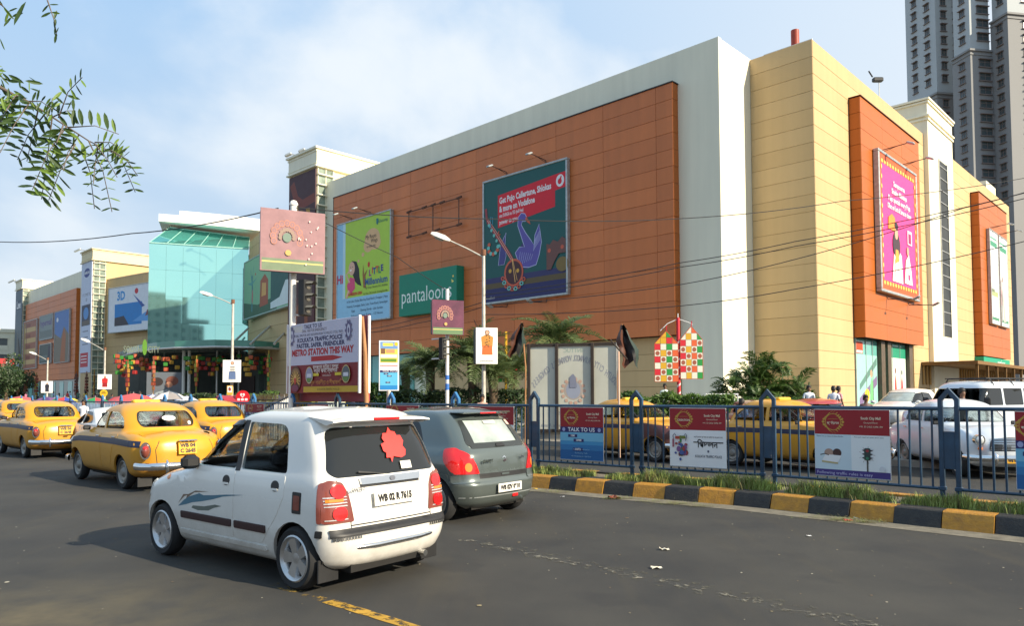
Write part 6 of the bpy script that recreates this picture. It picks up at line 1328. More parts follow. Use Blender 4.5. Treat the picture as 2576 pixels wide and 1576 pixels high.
# ---- far wing posters
r = board_on_mall(MF(-130.2, Y0, 7.9), 8.6, 9.0, ink(82, 120, 178), 'blue and rust landscape poster on the far terracotta wing', fr=.12); ar = Art(.02); ar.p([(0, 0), (8.6, 0), (8.6, 4.6), (5.6, 6.2), (3.8, 4.2), (0, 5.2)], ink(120, 110, 96)).p([(3.6, 0), (6.6, 0), (6.8, 4.6), (5.6, 6.0), (4.4, 3.6)], ink(164, 96, 58)); ar.e(1.6, 7.6, .6, .4, WHT); ar.done(r, -.28)
r = board_on_mall(MF(-140.3, Y0, 12.5), 8.6, 4.4, ink(128, 140, 140), 'grey store sign with purple lettering on the far terracotta wing', fr=.12); ar = Art(.02); ar.txt('hypermall', 4.3, 3.0, 1.6, ink(88, 60, 128), bold=.03, width=7.4); ar.r(.3, .3, 8.3, 1.6, ink(104, 116, 116)); ar.done(r, -.28)
r = board_on_mall(MF(-152, Y0, 7.4), 9.6, 9.3, ink(150, 92, 74), 'brown poster in a tall frame at the left end of the far wing', fr=.14); ar = Art(.02)
for k_ in range(4): ar.r(.5, .8+2.1*k_, 9.0, 1.7+2.1*k_, ink(190, 160, 110)).r(2.0, 1.8+2.1*k_, 5.2, 2.5+2.1*k_, ink(120, 60, 50))
ar.r(.6, .3, 1.3, 9.0, ink(120, 120, 60)).r(2.0, .3, 2.4, 9.0, ink(90, 60, 50)); ar.done(r, -.28)
r = board_on_mall(MF(-139.8, Y0, 8.1), 7.4, 3.4, ink(70, 84, 84), 'small dark green poster low on the far terracotta wing', fr=.15); ar = Art(.02); ar.r(.4, .4, 5.2, 1.4, ink(96, 112, 110)).r(5.6, .5, 6.9, 3.0, ink(52, 50, 70)); ar.done(r, -.28)
# ---- posters on the curved walls by the atrium
def onfacet(px, y, f):                         # x along the facet seen at pixel px
    o, M, L = f; W_ = MW @ M; d = ray(px, y); p = W_.translation; t = W_.to_3x3() @ Vector((1, 0, 0)); rr = d.x/d.y
    return (rr*(p.y)-p.x)/(t.x-rr*t.y)
M_ = MW @ Matrix.Translation((-67.3, 4.6, 11.4)) @ Matrix.Rotation(math.atan2(-4.0, 20.), 4, 'Z')
r = board_on_mall(M_, 20.2, 7.0, ink(132, 178, 140), 'wide green billboard with a blue tree and red house beside the glass atrium', fr=.14, depth=.5, lamps=()); ar = Art(.03)
ar.p([(0, 0), (13.5, 0), (13.5, 1.5), (6, 1.2), (0, 2.0)], ink(60, 86, 60)); ar.line([(3.6, .6), (3.7, 3.5), (3.5, 5.0)], .5, ink(70, 120, 130)); ar.p([(1.6, 4.2), (3.4, 3.8), (5.7, 4.5), (3.6, 4.2)], ink(90, 150, 150)); ar.line([(3.6, 3.6), (2.9, 5.8)], .15, ink(90, 150, 150)); ar.line([(3.6, 3.9), (4.2, 6.0)], .12, ink(90, 150, 150)); ar.e(3.75, 2.4, .25, .9, ink(190, 110, 110), 12).e(5.0, 5.0, .2, .15, ink(190, 50, 50), 8)
ar.p([(6.9, .8), (10.2, .9), (10.2, 3.7), (8.9, 4.5), (7.1, 3.9)], ink(170, 74, 50)).p([(7.6, 2.0), (9.4, 2.0), (9.4, 3.4), (7.8, 3.6)], ink(220, 160, 90)); ar.p([(11.2, .2), (19.9, .2), (19.9, 7), (11.2, 7)], ink(26, 74, 74)).p([(11.2, .2), (19.9, .2), (19.9, 2.6), (16.5, 2.8), (14.5, 1.2), (11.2, .9)], ink(214, 222, 224)); ar.e(17.6, 4.4, .7, .8, ink(180, 190, 180), 12)
ar.done(r, -.5)
M_ = MW @ Matrix.Translation((-106, .95, 11.9)) @ Matrix.Rotation(math.atan2(3.9, 22.), 4, 'Z')
r = board_on_mall(M_, 16.6, 6.9, ink(222, 226, 232), 'white billboard with a blue screen and swimming figure left of the glass atrium', fr=.14, depth=.5); ar = Art(.03)
ar.p([(1.8, .9), (9.6, .9), (9.6, 4.3), (1.8, 4.3)], ink(40, 130, 200)).p([(1.8, .9), (6, .9), (4.5, 2.4), (1.8, 2.2)], ink(60, 60, 70)); ar.p([(7, 1.4), (12, 1.2), (16.4, 2.6), (16.4, 4.0), (14.4, 2.7), (10.5, 2.6)], ink(96, 160, 220)); ar.p([(10.5, 2.0), (13, 2.4), (15.4, 4.2), (16.2, 6.0), (15.2, 6.2), (13.8, 3.9), (11, 2.9)], ink(122, 70, 80)).p([(7.0, 5.6), (9.6, 3.4), (10.4, 3.6)], ink(60, 90, 160)).e(8.0, 6.0, .5, .45, ink(200, 50, 60), 12); ar.txt('3D', 3.6, 5.5, 1.9, ink(70, 150, 210), bold=.08); ar.done(r, -.5)
# canopy letters with a leaf
r = T('rooftop_sign', 'pale standing letters with a green leaf on the entrance canopy edge', 'sign', mw=frame(at(310, 893, 74), (.96, .28, 0)) @ Matrix.Diagonal((.52, .5, .7, 1)))
for s_, x in (('SOUTH', .0), ('CITY', 4.3)):
    vs, fs = text_poly(s_, 1.35, 'LEFT', .72, .01); mb = MB(); mb.add([(a+x, 0, c+.75) for a, c in vs], fs); n0 = len(vs); mb.add([(a+x, .12, c+.75) for a, c in vs], fs); mb.build('letters', ink(112, 124, 108), r)
MB().prism(ell(3.75, 1.1, .42, 1.15, 16), -.05, .12).build('leaf', ink(92, 140, 44), r)
r.location.z += 0
# ================================================ STREET FURNITURE
POLE = mat('pole_paint', srgb(196, 190, 178), .5, .2, var=.25, scale=3); BAMB = mat('bamboo', srgb(168, 120, 78), .7, var=.3, scale=8, stretch=(1, 1, .2)); PWH = mat('pole_white', srgb(232, 228, 222), .45, var=.08)
def foot(px, Y): d = ray(px, 997); p = O+d*(Y/d.y); return Vector((p.x, p.y, 0))
def zat(y, px, Y): return at(px, y, Y).z
def street_lamp(px, Y, ytop, hx, hy, label, r_=.085, z0=.0):
    b = foot(px, Y); zt = zat(ytop, px, Y); h = at(hx, hy, Y); r = T('street_lamp', label, 'street lamp', (b.x, b.y, z0))
    L = h-Vector((b.x, b.y, z0)); L.y += 0; zt -= z0
    MB().tube([(0, 0, 0), (0, 0, zt*.5), (0, 0, zt)], [r_, r_*.85, r_*.7], 10).build('pole', POLE, r, smooth=50); MB().tube([(0, 0, zt-.05), (0, 0, zt+.18)], r_*1.1, 8).build('pole_cap', mat('rust', (.2, .09, .05), .9), r)
    e = Vector((L.x, L.y, L.z)); a = MB().tube([(0, 0, zt-.12), e*.5+Vector((0, 0, (zt-.12)*.5+.02)), e], [.035, .03, .028], 7).build('arm', POLE, r, smooth=50)
    dx = -1 if e.x < 0 else 1; ang = math.atan2(e.z-zt, abs(e.x)); M = Matrix.Translation(e) @ Matrix.Rotation(ang*dx*-1 if dx > 0 else ang, 4, 'Y')
    hd = MB().add([M @ Vector(q) for q in ((0, -.05, -.03), (0, .05, -.03), (0, .05, .05), (0, -.05, .05), (dx*.22, -.14, -.07), (dx*.22, .14, -.07), (dx*.22, .12, .11), (dx*.22, -.12, .11), (dx*.62, -.17, -.07), (dx*.62, .17, -.07), (dx*.58, .13, .10), (dx*.58, -.13, .10), (dx*.78, -.10, -.04), (dx*.78, .10, -.04), (dx*.76, .08, .05), (dx*.76, -.08, .05))],
        [(0, 1, 2, 3), (15, 14, 13, 12)]+[(i*4+a_, i*4+(a_+1) % 4, i*4+4+(a_+1) % 4, i*4+4+a_) for i in range(3) for a_ in range(4)]).build('lamp_head', PWH, r, smooth=50)
    MB().bbox((dx*.25 if dx > 0 else dx*.6, -.12, -.13), (dx*.6 if dx > 0 else dx*.25, .12, -.06), .04, M).build('lens', mat('lamp_lens', (.45, .45, .40), .2), hd); return r, b, zt
lp, b1, zt1 = street_lamp(1217, 28, 640, 1132, 606, 'tall street lamp with one arm reaching left in front of the terracotta wall')
mb = MB(); random.seed(2)
for k_ in range(16):
    q = [Vector((random.gauss(0, .13), random.gauss(0, .1), 3.6+random.gauss(0, .35))) for _ in range(5)]; mb.tube(q, .012, 4, False)
mb.build('cable_tangle', DARK, lp)
street_lamp(583, 44, 762, 535, 745, 'street lamp with one arm in front of the glass atrium', .10); street_lamp(118, 78, 905, 92, 893, 'small distant street lamp before the far terracotta wing', .10)
street_lamp(262, 62, 880, 226, 862, 'distant street lamp before the middle stair tower', .09)
FIG = lambda ar, x, z, s, sk, top, bot, hr, dress=False: (ar.e(x, z+s*.88, s*.09, s*.09, hr, 12), ar.p([(x-s*0.145, z+s*.62), (x-s*0.087, z+s*.80), (x+s*0.087, z+s*.80), (x+s*0.145, z+s*.62)], hr), ar.e(x, z+s*.88, s*.062, s*.068, sk, 12), ar.p([(x-s*0.189, z+s*.38), (x-s*0.217, z+s*.72), (x-s*0.072, z+s*.79), (x+s*0.072, z+s*.79), (x+s*0.217, z+s*.72), (x+s*0.189, z+s*.38)], top), ar.p([(x-s*0.189, z+s*(.1 if dress else .0)), (x-s*0.174, z+s*.42), (x+s*0.174, z+s*.42), (x+s*0.189, z+s*(.1 if dress else .0))], bot))
def box_sign(px0, px1, yt, yb, Y, label, pole=True, deep=.35, face=(.93, .37), fw=None):
    """light box on its own pole; returns root whose local x runs along the face, -y is the front"""
    b = foot((px0+px1)/2, Y); w = (px1-px0)/FPX*Y/abs(face[0]); z1 = zat(yt, px0, Y); z0 = zat(yb, px0, Y)
    M = frame((b.x-face[0]*w/2, b.y-face[1]*w/2, 0), (face[0], face[1], 0)); r = T('box_sign', label, 'sign', mw=M)
    MB().bbox((0, 0, z0), (w, deep, z1), .02).build('sign_box', mat('sign_case', (.03, .028, .03), .5), r)
    if pole: MB().tube([(w/2, deep/2, 0), (w/2, deep/2, z0)], .07, 8).build('pole', POLE, r, smooth=50)
    return r, w, z0, z1
# fashion panels
for px0, px1, yt, yb, Y, lb, wh, deep in ((1198, 1251, 826, 916, 27.6, 'white fashion panel with a long-haired woman in a floral orange shirt on the lamp post', 0, .5), (562, 603, 907, 962, 43.6, 'white fashion panel with a man in a striped shirt on the lamp post', 1, .2),
                              (247, 278, 943, 980, 60, 'white fashion panel with a woman in red near the far stair tower', 2, .2), (105, 130, 960, 989, 70, 'small white fashion panel with a dark dressed figure at far left', 3, .2)):
    r, w, z0, z1 = box_sign(px0, px1, yt, yb, Y, lb, pole=wh > 1, deep=deep, face=(.97, .24)); h = z1-z0; MB().bbox((-.01, -.02, z0-.01), (w+.01, 0, z1+.01), .005).build('panel', ink(238, 236, 232), r)
    ar = Art(.002); sk = ink(214, 160, 130); HRI = ink(44, 28, 26)
    if wh == 0: FIG(ar, w*.52, z0+h*.17, h*.80, sk, ink(190, 130, 50), ink(205, 100, 40), HRI, True); [ar.e(w*(.40+.24*random.random()), z0+h*(.45+.33*random.random()), .02, .02, ink(70, 50, 40), 7) for _ in range(16)]
    elif wh == 1:
        FIG(ar, w*.52, z0+h*.12, h*.85, sk, ink(225, 222, 215), ink(90, 110, 150), HRI)
        for k_ in range(4): ar.r(w*.40, z0+h*(.47+.07*k_), w*.66, z0+h*(.50+.07*k_), ink(60, 52, 54))
    elif wh == 2: FIG(ar, w*.52, z0+h*.06, h*.88, sk, ink(190, 40, 40), ink(150, 30, 34), HRI, True)
    else: FIG(ar, w*.52, z0+h*.1, h*.8, sk, ink(40, 40, 52), ink(40, 40, 50), HRI)
    ar.txt('pantaloons', w*.5, z0+h*.085, h*.085, ink(120, 120, 118), width=w*.62); ar.done(r, -.02)
r = T('round_sign', 'round yellow sign under the fashion panel with the woman in red', 'sign', foot(262, 58)); z = zat(990, 262, 58); MB().tube([(0, 0, 0), (0, 0, z)], .05, 6).build('pole', POLE, r); MB().prism(ell(0, z, .30, .28, 20), -.08, -.05).build('disc', ink(232, 190, 40), r); ar = Art(.003); ar.r(-.18, z-.03, .18, z+.03, ink(140, 90, 40)).r(-.12, z+.08, .12, z+.12, ink(140, 90, 40)); ar.done(r, -.085)
r = T('small_sign', 'small yellow edged sign strapped below the striped shirt panel', 'sign', foot(580, 43.2)); z = zat(983, 580, 43.2); MB().bbox((-.17, -.14, z-.28), (.17, -.1, z+.28), .01).build('plate', ink(225, 175, 60), r); ar = Art(.002); ar.r(-.13, z-.12, .13, z+.24, WHT).e(0, z+.06, .08, .1, ink(170, 70, 50), 10).p([(-.1, z+.1), (.0, z+.2), (.02, z+.1)], ink(60, 40, 50)); ar.done(r, -.14)
# tall white pole with the square sign, its colours paled to imitate glare, and the signal heads
def peacock(ar, w, z0, z1, c_bg2, petal, green):
    h = z1-z0; ar.r(.02, z0, w-.02, z0+h*.20, green).r(.02, z0+h*.13, w-.02, z0+h*.155, ink(196, 180, 110))
    for k_ in range(11): an = R(-20+22*k_); cx, cz = w*.40+w*.22*math.cos(an), z0+h*.56+h*.23*math.sin(an); ar.e(cx, cz, w*.052, h*.06, petal, 10).e(cx, cz, w*.035, h*.04, c_bg2, 10).e(cx, cz, w*.012, h*.015, petal, 6)
    for k_ in range(9): an = R(-10+25*k_); cx, cz = w*.40+w*.11*math.cos(an), z0+h*.56+h*.12*math.sin(an); ar.e(cx, cz, w*.03, h*.035, ink(150, 124, 110), 8)
    ar.e(w*.40, z0+h*.55, w*.07, h*.08, ink(110, 130, 116), 12); ar.e(w*.42, z0+h*.30, w*.05, h*.05, ink(200, 160, 90), 8)
Ys = 21.4; r, w, z0, z1 = box_sign(664, 802, 533, 684, Ys, 'large square sign with a pale peacock design on a tall white pole', pole=False, deep=.30, face=(.89, .45)); gl = mat('glossy_print_glare', srgb(160, 122, 122), .16, var=.12, coat=1.0); MB().bbox((-.03, -.03, z0-.03), (w+.03, 0, z1+.03), .01).build('panel', gl, r)
ar = Art(.002); peacock(ar, w, z0, z1, gl, mat('petal_glare', srgb(184, 128, 110), .2, coat=1.), mat('green_glare', srgb(120, 134, 104), .2, coat=1.)); 
for k_ in range(14): ar.e(w*random.uniform(.55, .9), z0+(z1-z0)*random.uniform(.1, .95), .02, .03, ink(226, 206, 200), 6)
ar.done(r, -.03)
b = foot(734, Ys+.35); zt = zat(515, 734, Ys+.3); r = T('tall_pole', 'tall white painted pole carrying the square sign and traffic signal', 'pole', (b.x, b.y, .15)); MB().tube([(0, 0, 0), (0, 0, zt-.15)], .10, 14).build('shaft', PWH, r, smooth=50); MB().lathe([(.12, 0), (.13, .05), (.08, .14), (.001, .17)], Matrix.Translation((0, 0, zt-.17)), 12).build('cap', PWH, r, smooth=50)
def signal(px, yt, yb, Y, label, hood=True):
    b = foot(px, Y); z1 = zat(yt, px, Y); z0 = zat(yb, px, Y); h = z1-z0; r = T('traffic_signal', label, 'traffic light', (b.x, b.y, 0)); r.rotation_euler = (0, 0, R(60)); w = h*.15
    MB().bbox((-w, -w*.8, z0), (w, w*.8, z1), .02).build('housing', BLK, r)
    for k_ in range(3):
        z = z1-h*(k_+.5)/3; MB().lathe([(.001, -w*.82), (h*.10, -w*.82), (h*.10, -w*.9), (.001, -w*.92)], Matrix.Translation((0, 0, z)), 14, 'y').build('lens', mat('signal_lens_off', (.10, .09, .07), .2), r)
        v = []; n = 8
        for i in range(n+1): a = R(20+140*i/n); v += [(h*.12*math.cos(a), -w*.8, z+h*.12*math.sin(a)), (h*.11*math.cos(a), -w*.8-h*.25, z+h*.10*math.sin(a)+.0)]
        MB().add(v, [(2*i, 2*i+2, 2*i+3, 2*i+1) for i in range(n)]).build('visor', mat('signal_visor', (.20, .19, .16), .5), r)
    for z in (z0+.03, z1-.03): MB().tube([(0, 0, z), (-.05 if hood else .1, .5, z)], .025, 6).build('bracket', PWH, r)
    return r
signal(765, 705, 795, 21.6, 'black traffic signal with long visors beside the tall white pole'); signal(1113, 850, 905, 24.2, 'dark traffic signal seen edge-on against the palms', False)
# smaller sign on the striped pole
Ys = 24; r, w, z0, z1 = box_sign(1089, 1164, 757, 842, Ys, 'small square maroon peacock sign on the blue and white banded pole', pole=False, deep=.22, face=(.93, .37)); gl2 = mat('glossy_print_maroon', srgb(104, 52, 70), .18, var=.3, scale=2, coat=1.0); MB().bbox((-.02, -.02, z0-.02), (w+.02, 0, z1+.02), .01).build('panel', gl2, r); ar = Art(.002); peacock(ar, w, z0, z1, gl2, ink(190, 130, 110), ink(90, 120, 80)); ar.done(r, -.02)
b = foot(1125, Ys+.3); zt = zat(728, 1125, Ys+.3); r = T('banded_pole', 'thin white pole with blue bands standing behind the median fence', 'pole', (b.x, b.y, 0)); MB().tube([(0, 0, 0), (0, 0, zt)], .06, 10).build('shaft', PWH, r, smooth=50)
for y0, y1 in ((945, 956), (966, 982)): MB().tube([(0, 0, zat(y1, 1125, 24.3)), (0, 0, zat(y0, 1125, 24.3))], .064, 10).build('band', ink(50, 110, 190), r)
# narrow double advert on a post
r, w, z0, z1 = box_sign(955, 1001, 859, 983, 23, 'narrow stacked advert reading TALK TO US on a thin post', deep=.06, face=(.98, .2)); h = z1-z0; MB().bbox((-.02, -.02, z0-.02), (w+.02, 0, z1+.02), .01).build('panel', ink(226, 232, 236), r); ar = Art(.002)
ar.r(.02, z0+h*.56, w-.02, z1-.02, ink(222, 206, 90)).r(.02, z0+h*.84, w-.02, z1-.02, ink(110, 150, 200)).r(.1, z0+h*.90, w*.72, z0+h*.96, ink(240, 225, 90)).e(w*.88, z0+h*.94, .06, .06, ink(230, 190, 50), 10).r(.04, z0+h*.74, w*.3, z0+h*.85, ink(120, 86, 60)).r(w*.35, z0+h*.76, w*.8, z0+h*.83, ink(210, 150, 110)).r(.03, z0+h*.66, w-.04, z0+h*.73, ink(240, 235, 215)).r(.04, z0+h*.58, w*.9, z0+h*.64, ink(96, 140, 50)).r(.02, z0+h*.495, w-.02, z0+h*.51, ink(200, 70, 30))
ar.r(.02, z0+.02, w-.02, z0+h*.36, ink(90, 180, 220)).r(.02, z0+.02, w-.02, z0+h*.1, ink(30, 130, 200)).r(.02, z0+h*.365, w-.02, z0+h*.41, NAVY); ar.txt('TALK TO US', w*.56, z0+h*.387, .065, WHT, width=w*.8, bold=.001)
for s_, x, z in (('100', .35, .335), ('1090', .52, .29), ('1073', .45, .16)): ar.r(w*x-.07, z0+h*z-.022, w*x+.07, z0+h*z+.022, NAVY); ar.txt(s_, w*x, z0+h*z, .045, WHT)
ar.done(r, -.02)
# ---- METRO STATION hoarding on bamboo, lying along the median
pL, pR = foot(722, 21.8), foot(903, 19.2); t = (pR-pL); w = t.length; M = frame((pL.x, pL.y, 0), t); r = T('direction_hoarding', 'white and maroon hoarding reading METRO STATION THIS WAY on bamboo poles', 'hoarding', mw=M)
z1, z0 = zat(820, 722, 21.8), zat(990, 722, 21.8); h = z1-z0; MB().bbox((0, 0, z0), (w, .05, z1), .01).build('board', ink(196, 194, 212), r); MB().bbox((-.02, .28, z0-.25), (w+.02, .33, z1+.05), .01).build('rear_board', ink(150, 60, 70), r)
for x in (0, w):
    for y_ in (-.02, .27): MB().bbox((x-.03, y_, z0-.02), (x+.03, y_+.07, z1+.03), .01).build('edge_batten', ink(232, 226, 226), r)
ar = Art(.002); zs = z0+h*.40; ar.r(0, z0, w, zs, ink(126, 18, 28)).r(w*.25, z0+.02, w, z0+h*.09, ink(196, 160, 40)).r(w*.08, z0+h*.88, w*.23, z0+h*.97, ink(205, 200, 200)); NV2 = ink(36, 30, 84)
ar.txt('TALK TO US', w*.38, z0+h*.945, .16, NV2, width=.95, bold=.003); ar.txt('DIAL 100 FOR EMERGENCY', w*.40, z0+h*.885, .12, ink(110, 90, 90), width=1.3); ar.txt('DIAL 1090 FOR ANY INFORMATION TO POLICE (TOLL FREE)', w*.46, z0+h*.825, .11, ink(80, 76, 100), width=2.5)
ar.txt('KOLKATA TRAFFIC POLICE', w*.47, z0+h*.755, .17, NV2, width=2.35, bold=.006); ar.txt('FASTER, SAFER, FRIENDLIER', w*.48, z0+h*.675, .17, NV2, width=2.5, bold=.006); ar.txt('METRO STATION THIS WAY', w*.50, z0+h*.575, .25, ink(176, 16, 30), width=3.2, bold=.012)
ar.p([(w*.36, z0+h*.445), (w*.66, z0+h*.445), (w*.79, z0+h*.48), (w*.66, z0+h*.515), (w*.36, z0+h*.515)], ink(176, 16, 30))
for cx in (.07, .87): 
    cz = z0+h*.83; ar.e(w*cx, cz, .13, .24, ink(96, 90, 128), 12).e(w*cx, cz, .08, .17, ink(196, 194, 212), 12).e(w*cx, cz, .035, .08, ink(90, 80, 120), 10)
    for k_ in range(10): an = 2*math.pi*k_/10; ar.e(w*cx+.14*math.cos(an), cz+.25*math.sin(an), .035, .045, ink(110, 104, 136), 7)
ar.p(ell(w*.14, z0+h*.2, w*.085, h*.19, 20), ink(96, 60, 40)).e(w*.14, z0+h*.31, w*.05, h*.05, ink(140, 104, 70), 12)
for k_ in range(12): an = R(-30+22*k_); ar.line([(w*.14+.05*math.cos(an), z0+h*.19+.05*math.sin(an)), (w*.14+.27*math.cos(an), z0+h*.19+.27*math.sin(an))], .035, ink(206, 164, 84))
ar.e(w*.14, z0+h*.19, .07, .14, ink(190, 60, 40), 12).e(w*.14, z0+h*.24, .045, .06, ink(226, 180, 110), 10).e(w*.14, z0+h*.07, .2, .1, ink(120, 50, 80), 12)
for cx in (.35, .85): ar.e(w*cx, z0+h*.25, .20, .24, ink(214, 190, 120), 18).e(w*cx, z0+h*.25, .185, .22, ink(150, 150, 176) if cx < .5 else ink(90, 96, 100), 18).p([(w*cx-.15, z0+h*.21), (w*cx+.15, z0+h*.21), (w*cx+.05, z0+h*.15), (w*cx-.08, z0+h*.15)], ink(96, 130, 60)).r(w*cx-.12, z0+h*.22, w*cx+.12, z0+h*.27, ink(206, 206, 216))
ar.r(w*.41, z0+h*.235, w*.49, z0+h*.275, ink(214, 190, 40)).r(w*.71, z0+h*.235, w*.79, z0+h*.275, ink(214, 190, 40)); ar.txt('কলকাতা মেট্রো চলছে', w*.58, z0+h*.355, .15, ink(230, 214, 206), width=1.35, bold=.002); ar.txt('নতুন পথে স্বাগত', w*.58, z0+h*.305, .15, ink(230, 214, 206), width=1.2, bold=.002); ar.txt('শুভ শারদীয়া ও দীপাবলি', w*.58, z0+h*.14, .15, ink(190, 120, 50), width=1.6, bold=.002); ar.txt('KOLKATA TRAFFIC POLICE', w*.62, z0+h*.048, .09, ink(90, 60, 20), width=1.1); ar.txt('www.kolkata.in', w*.6, z0+h*.24, .07, ink(220, 200, 190))
ar.done(r)
MB().tube([(w*.06, .18, 0), (w*.08, .16, z0+.4)], [.085, .075], 8).build('bamboo_leg', BAMB, r, smooth=50); MB().tube([(w+.14, .2, 0), (w+.05, .15, z0+1.0), (w-.08, .14, z1)], [.075, .055, .045], 8).build('bamboo_leg', BAMB, r, smooth=50)
# ---- white translucent hoarding, seen from behind
Yh = 25.5; pL, pR = foot(1332, Yh+.4), foot(1556, Yh-.4); t = pR-pL; w = t.length; M = frame((pL.x, pL.y, 0), t); z1, z0 = zat(868, 1330, Yh), zat(1085, 1330, Yh); h = z1-z0
CL = mat('flex_sheet', srgb(196, 196, 182), .5, var=.12, scale=.7); r = T('leaning_hoarding', 'pale hoarding seen from behind with mirrored arched lettering and dark wooden frame', 'hoarding', mw=M); MB().box((0, 0, z0), (w, .03, z1)).build('sheet', CL, r)
WD = mat('dark_timber', (.035, .025, .02), .8, var=.3)
for x in (0, w*.32, w*.72, w): MB().bbox((x-.065, -.09, .2 if x in (0, w) else z0), (x+.045, -.01, z1+.04), .01).build('post', WD if x < w else POLE, r)
for z in (z0, z1): MB().bbox((-.05, -.05, z-.05), (w+.05, -.03, z+.05), .005).build('rail', WD, r)
ar = Art(.002); G1 = ink(150, 152, 158); s_ = "SOUTH CITY TRINAMOOL WORKMEN'S CONGRESS"
for i, ch in enumerate(s_):
    if ch == ' ': continue
    f = i/(len(s_)-1); x = w*.97-f*w*.92; q = (x/w-.52)*2; z = z0+h*(.84-.36*q*q*.98); vs, fs = text_poly(ch, h*.10, 'CENTER', -.52, .006); an = math.atan(-.72*q*h*.36*2.6/w); c_, n_ = math.cos(an), math.sin(an); ar.t.mat(G1); ar.t.add([(x+a*c_-b_*n_, -.003, z+a*n_+b_*c_) for a, b_ in vs], fs)
ar.e(w*.5, z0+h*.47, h*.115, h*.115, ink(172, 160, 150), 20).e(w*.5, z0+h*.47, h*.085, h*.10, ink(150, 156, 172), 18)
for k_ in range(14): an = 2*math.pi*k_/14; ar.e(w*.5+h*.13*math.cos(an), z0+h*.46+h*.14*math.sin(an), h*.022, h*.022, ink(196, 160, 140), 6)
ar.p([(w*.46, z0+h*.5), (w*.54, z0+h*.5), (w*.53, z0+h*.62), (w*.50, z0+h*.66), (w*.46, z0+h*.62)], ink(128, 132, 150))
for k_, (tx, zz, sz) in enumerate((('INTTUC', .93, .07), ('Regd. No. 226485', .20, .055), ("Debi Pada Paul, Subhodeb Chatterjee, Ananda", .06, .055))): vs, fs = text_poly(tx, h*sz, 'CENTER', -.9 if k_ < 2 else -.75, .001); ar.t.mat(ink(150, 170, 156) if k_ == 0 else G1); ar.t.add([(w*.5+a, -.003, z0+h*zz+b_) for a, b_ in vs], fs)
ar.done(r)
MB().bbox((-.3, .1, 0), (w+.3, 1.0, .62), .03).build('plinth_block', PAVE, label='low concrete block under the pale hoarding', cat='concrete block').matrix_world = M
# ---- two furled party flags
def flag(px0, px1, yt, yb, Y, lab, mir=1):
    p = at((px0+px1)/2, yt, Y); q = at((px0+px1)/2, yb, Y); h = p.z-q.z; w = (px1-px0)/FPX*Y; r = T('party_flag', lab, 'flag', (p.x, p.y, q.z)); mb = MB(); n, m_ = 9, 6; v = []
    for i in range(n):
        f = i/(n-1); ww = w*(.15+.95*math.sin(min(1, f*1.25)*math.pi*.62))*.5
        for j in range(m_): g = j/(m_-1)*2-1; v.append((g*ww*(1+.25*math.sin(f*9+g*2))+mir*w*.55*(f-.2), .10*math.sin(g*5+f*4), h*(1-f)+(.10*h*math.sin(g*4+1) if f > .7 else 0)))
    for k_, cm in enumerate(((84, 48, 34), (34, 34, 36), (34, 52, 44))):
        mb.mat(ink(*cm)); s_ = [(i*m_+j, i*m_+j+1, i*m_+m_+j+1, i*m_+m_+j) for i in range(n-1) for j in range(m_-1) if (j*3)//(m_-1) == k_]; mb.add(v, s_)
    mb.build('cloth', None, r, smooth=60); MB().tube([(-mir*w*.1, .03, h*1.02), (-mir*w*.4, .03, -h*.35), (-mir*w*.35, .03, -(q.z))], .02, 6).build('stick', BAMB, r); return r
flag(1293, 1325, 812, 893, 20.0, 'furled dark flag on a stick left of the pale hoarding', -1); flag(1548, 1590, 818, 918, 20.5, 'dark flag hanging from a leaning stick at the right end of the pale hoarding', 1)
b = foot(1557, 18.9); z0, z1 = zat(1093, 1557, 18.9), zat(885, 1556, 18.9); MB().tube([(b.x, b.y, z0-.6), (b.x, b.y, z1)], .028, 7).build('bamboo_pole', mat('pale_bamboo', srgb(206, 172, 150), .6), label='thin pale bamboo pole standing in front of the pale hoarding edge', cat='pole')
MB().tube([at(1535, 855, 20.4), at(1578, 905, 20.4)], .022, 6).build('flag_stick', WD, label='short dark stick crossing the right-hand flag, pointing up left', cat='stick')
# ---- striped pole with two patchwork hangings
TC = {'r': ink(196, 24, 44), 'g': ink(24, 136, 56), 'y': ink(204, 156, 30), 'o': ink(206, 88, 44), 'w': ink(214, 212, 196), 'b': ink(150, 80, 60)}
Yp = 31.0; b = foot(1708, Yp); z1 = zat(800, 1706, Yp); r = T('striped_pole', 'red and white spiral striped festival pole with two patchwork hangings', 'pole', (b.x, b.y, 0)); MB().tube([(0, 0, 0), (0, 0, z1)], .075, 10).build('shaft', ink(200, 30, 48), r, smooth=50); mb = MB()
for k_ in range(9):
    for i in range(8): a0, a1 = i*.785/1.0, (i+1)*.785; zz = .8+k_*.36; mb.add([(.078*math.cos(a0), .078*math.sin(a0), zz+a0*.05), (.078*math.cos(a1), .078*math.sin(a1), zz+a1*.05), (.078*math.cos(a1), .078*math.sin(a1), zz+.09+a1*.05), (.078*math.cos(a0), .078*math.sin(a0), zz+.09+a0*.05)], [(0, 1, 2, 3)])
mb.build('white_spiral', WHT, r); MB().tube([(-.75, 0, z1-.55), (-.45, 0, z1-.25), (0, 0, z1-.05), (.45, 0, z1-.2), (.62, 0, z1-.3)], .015, 5).build('cord', WHT, r); MB().tube([(0, 0, z1), (0, 0, z1+.18)], .02, 5).build('tip', WHT, r)
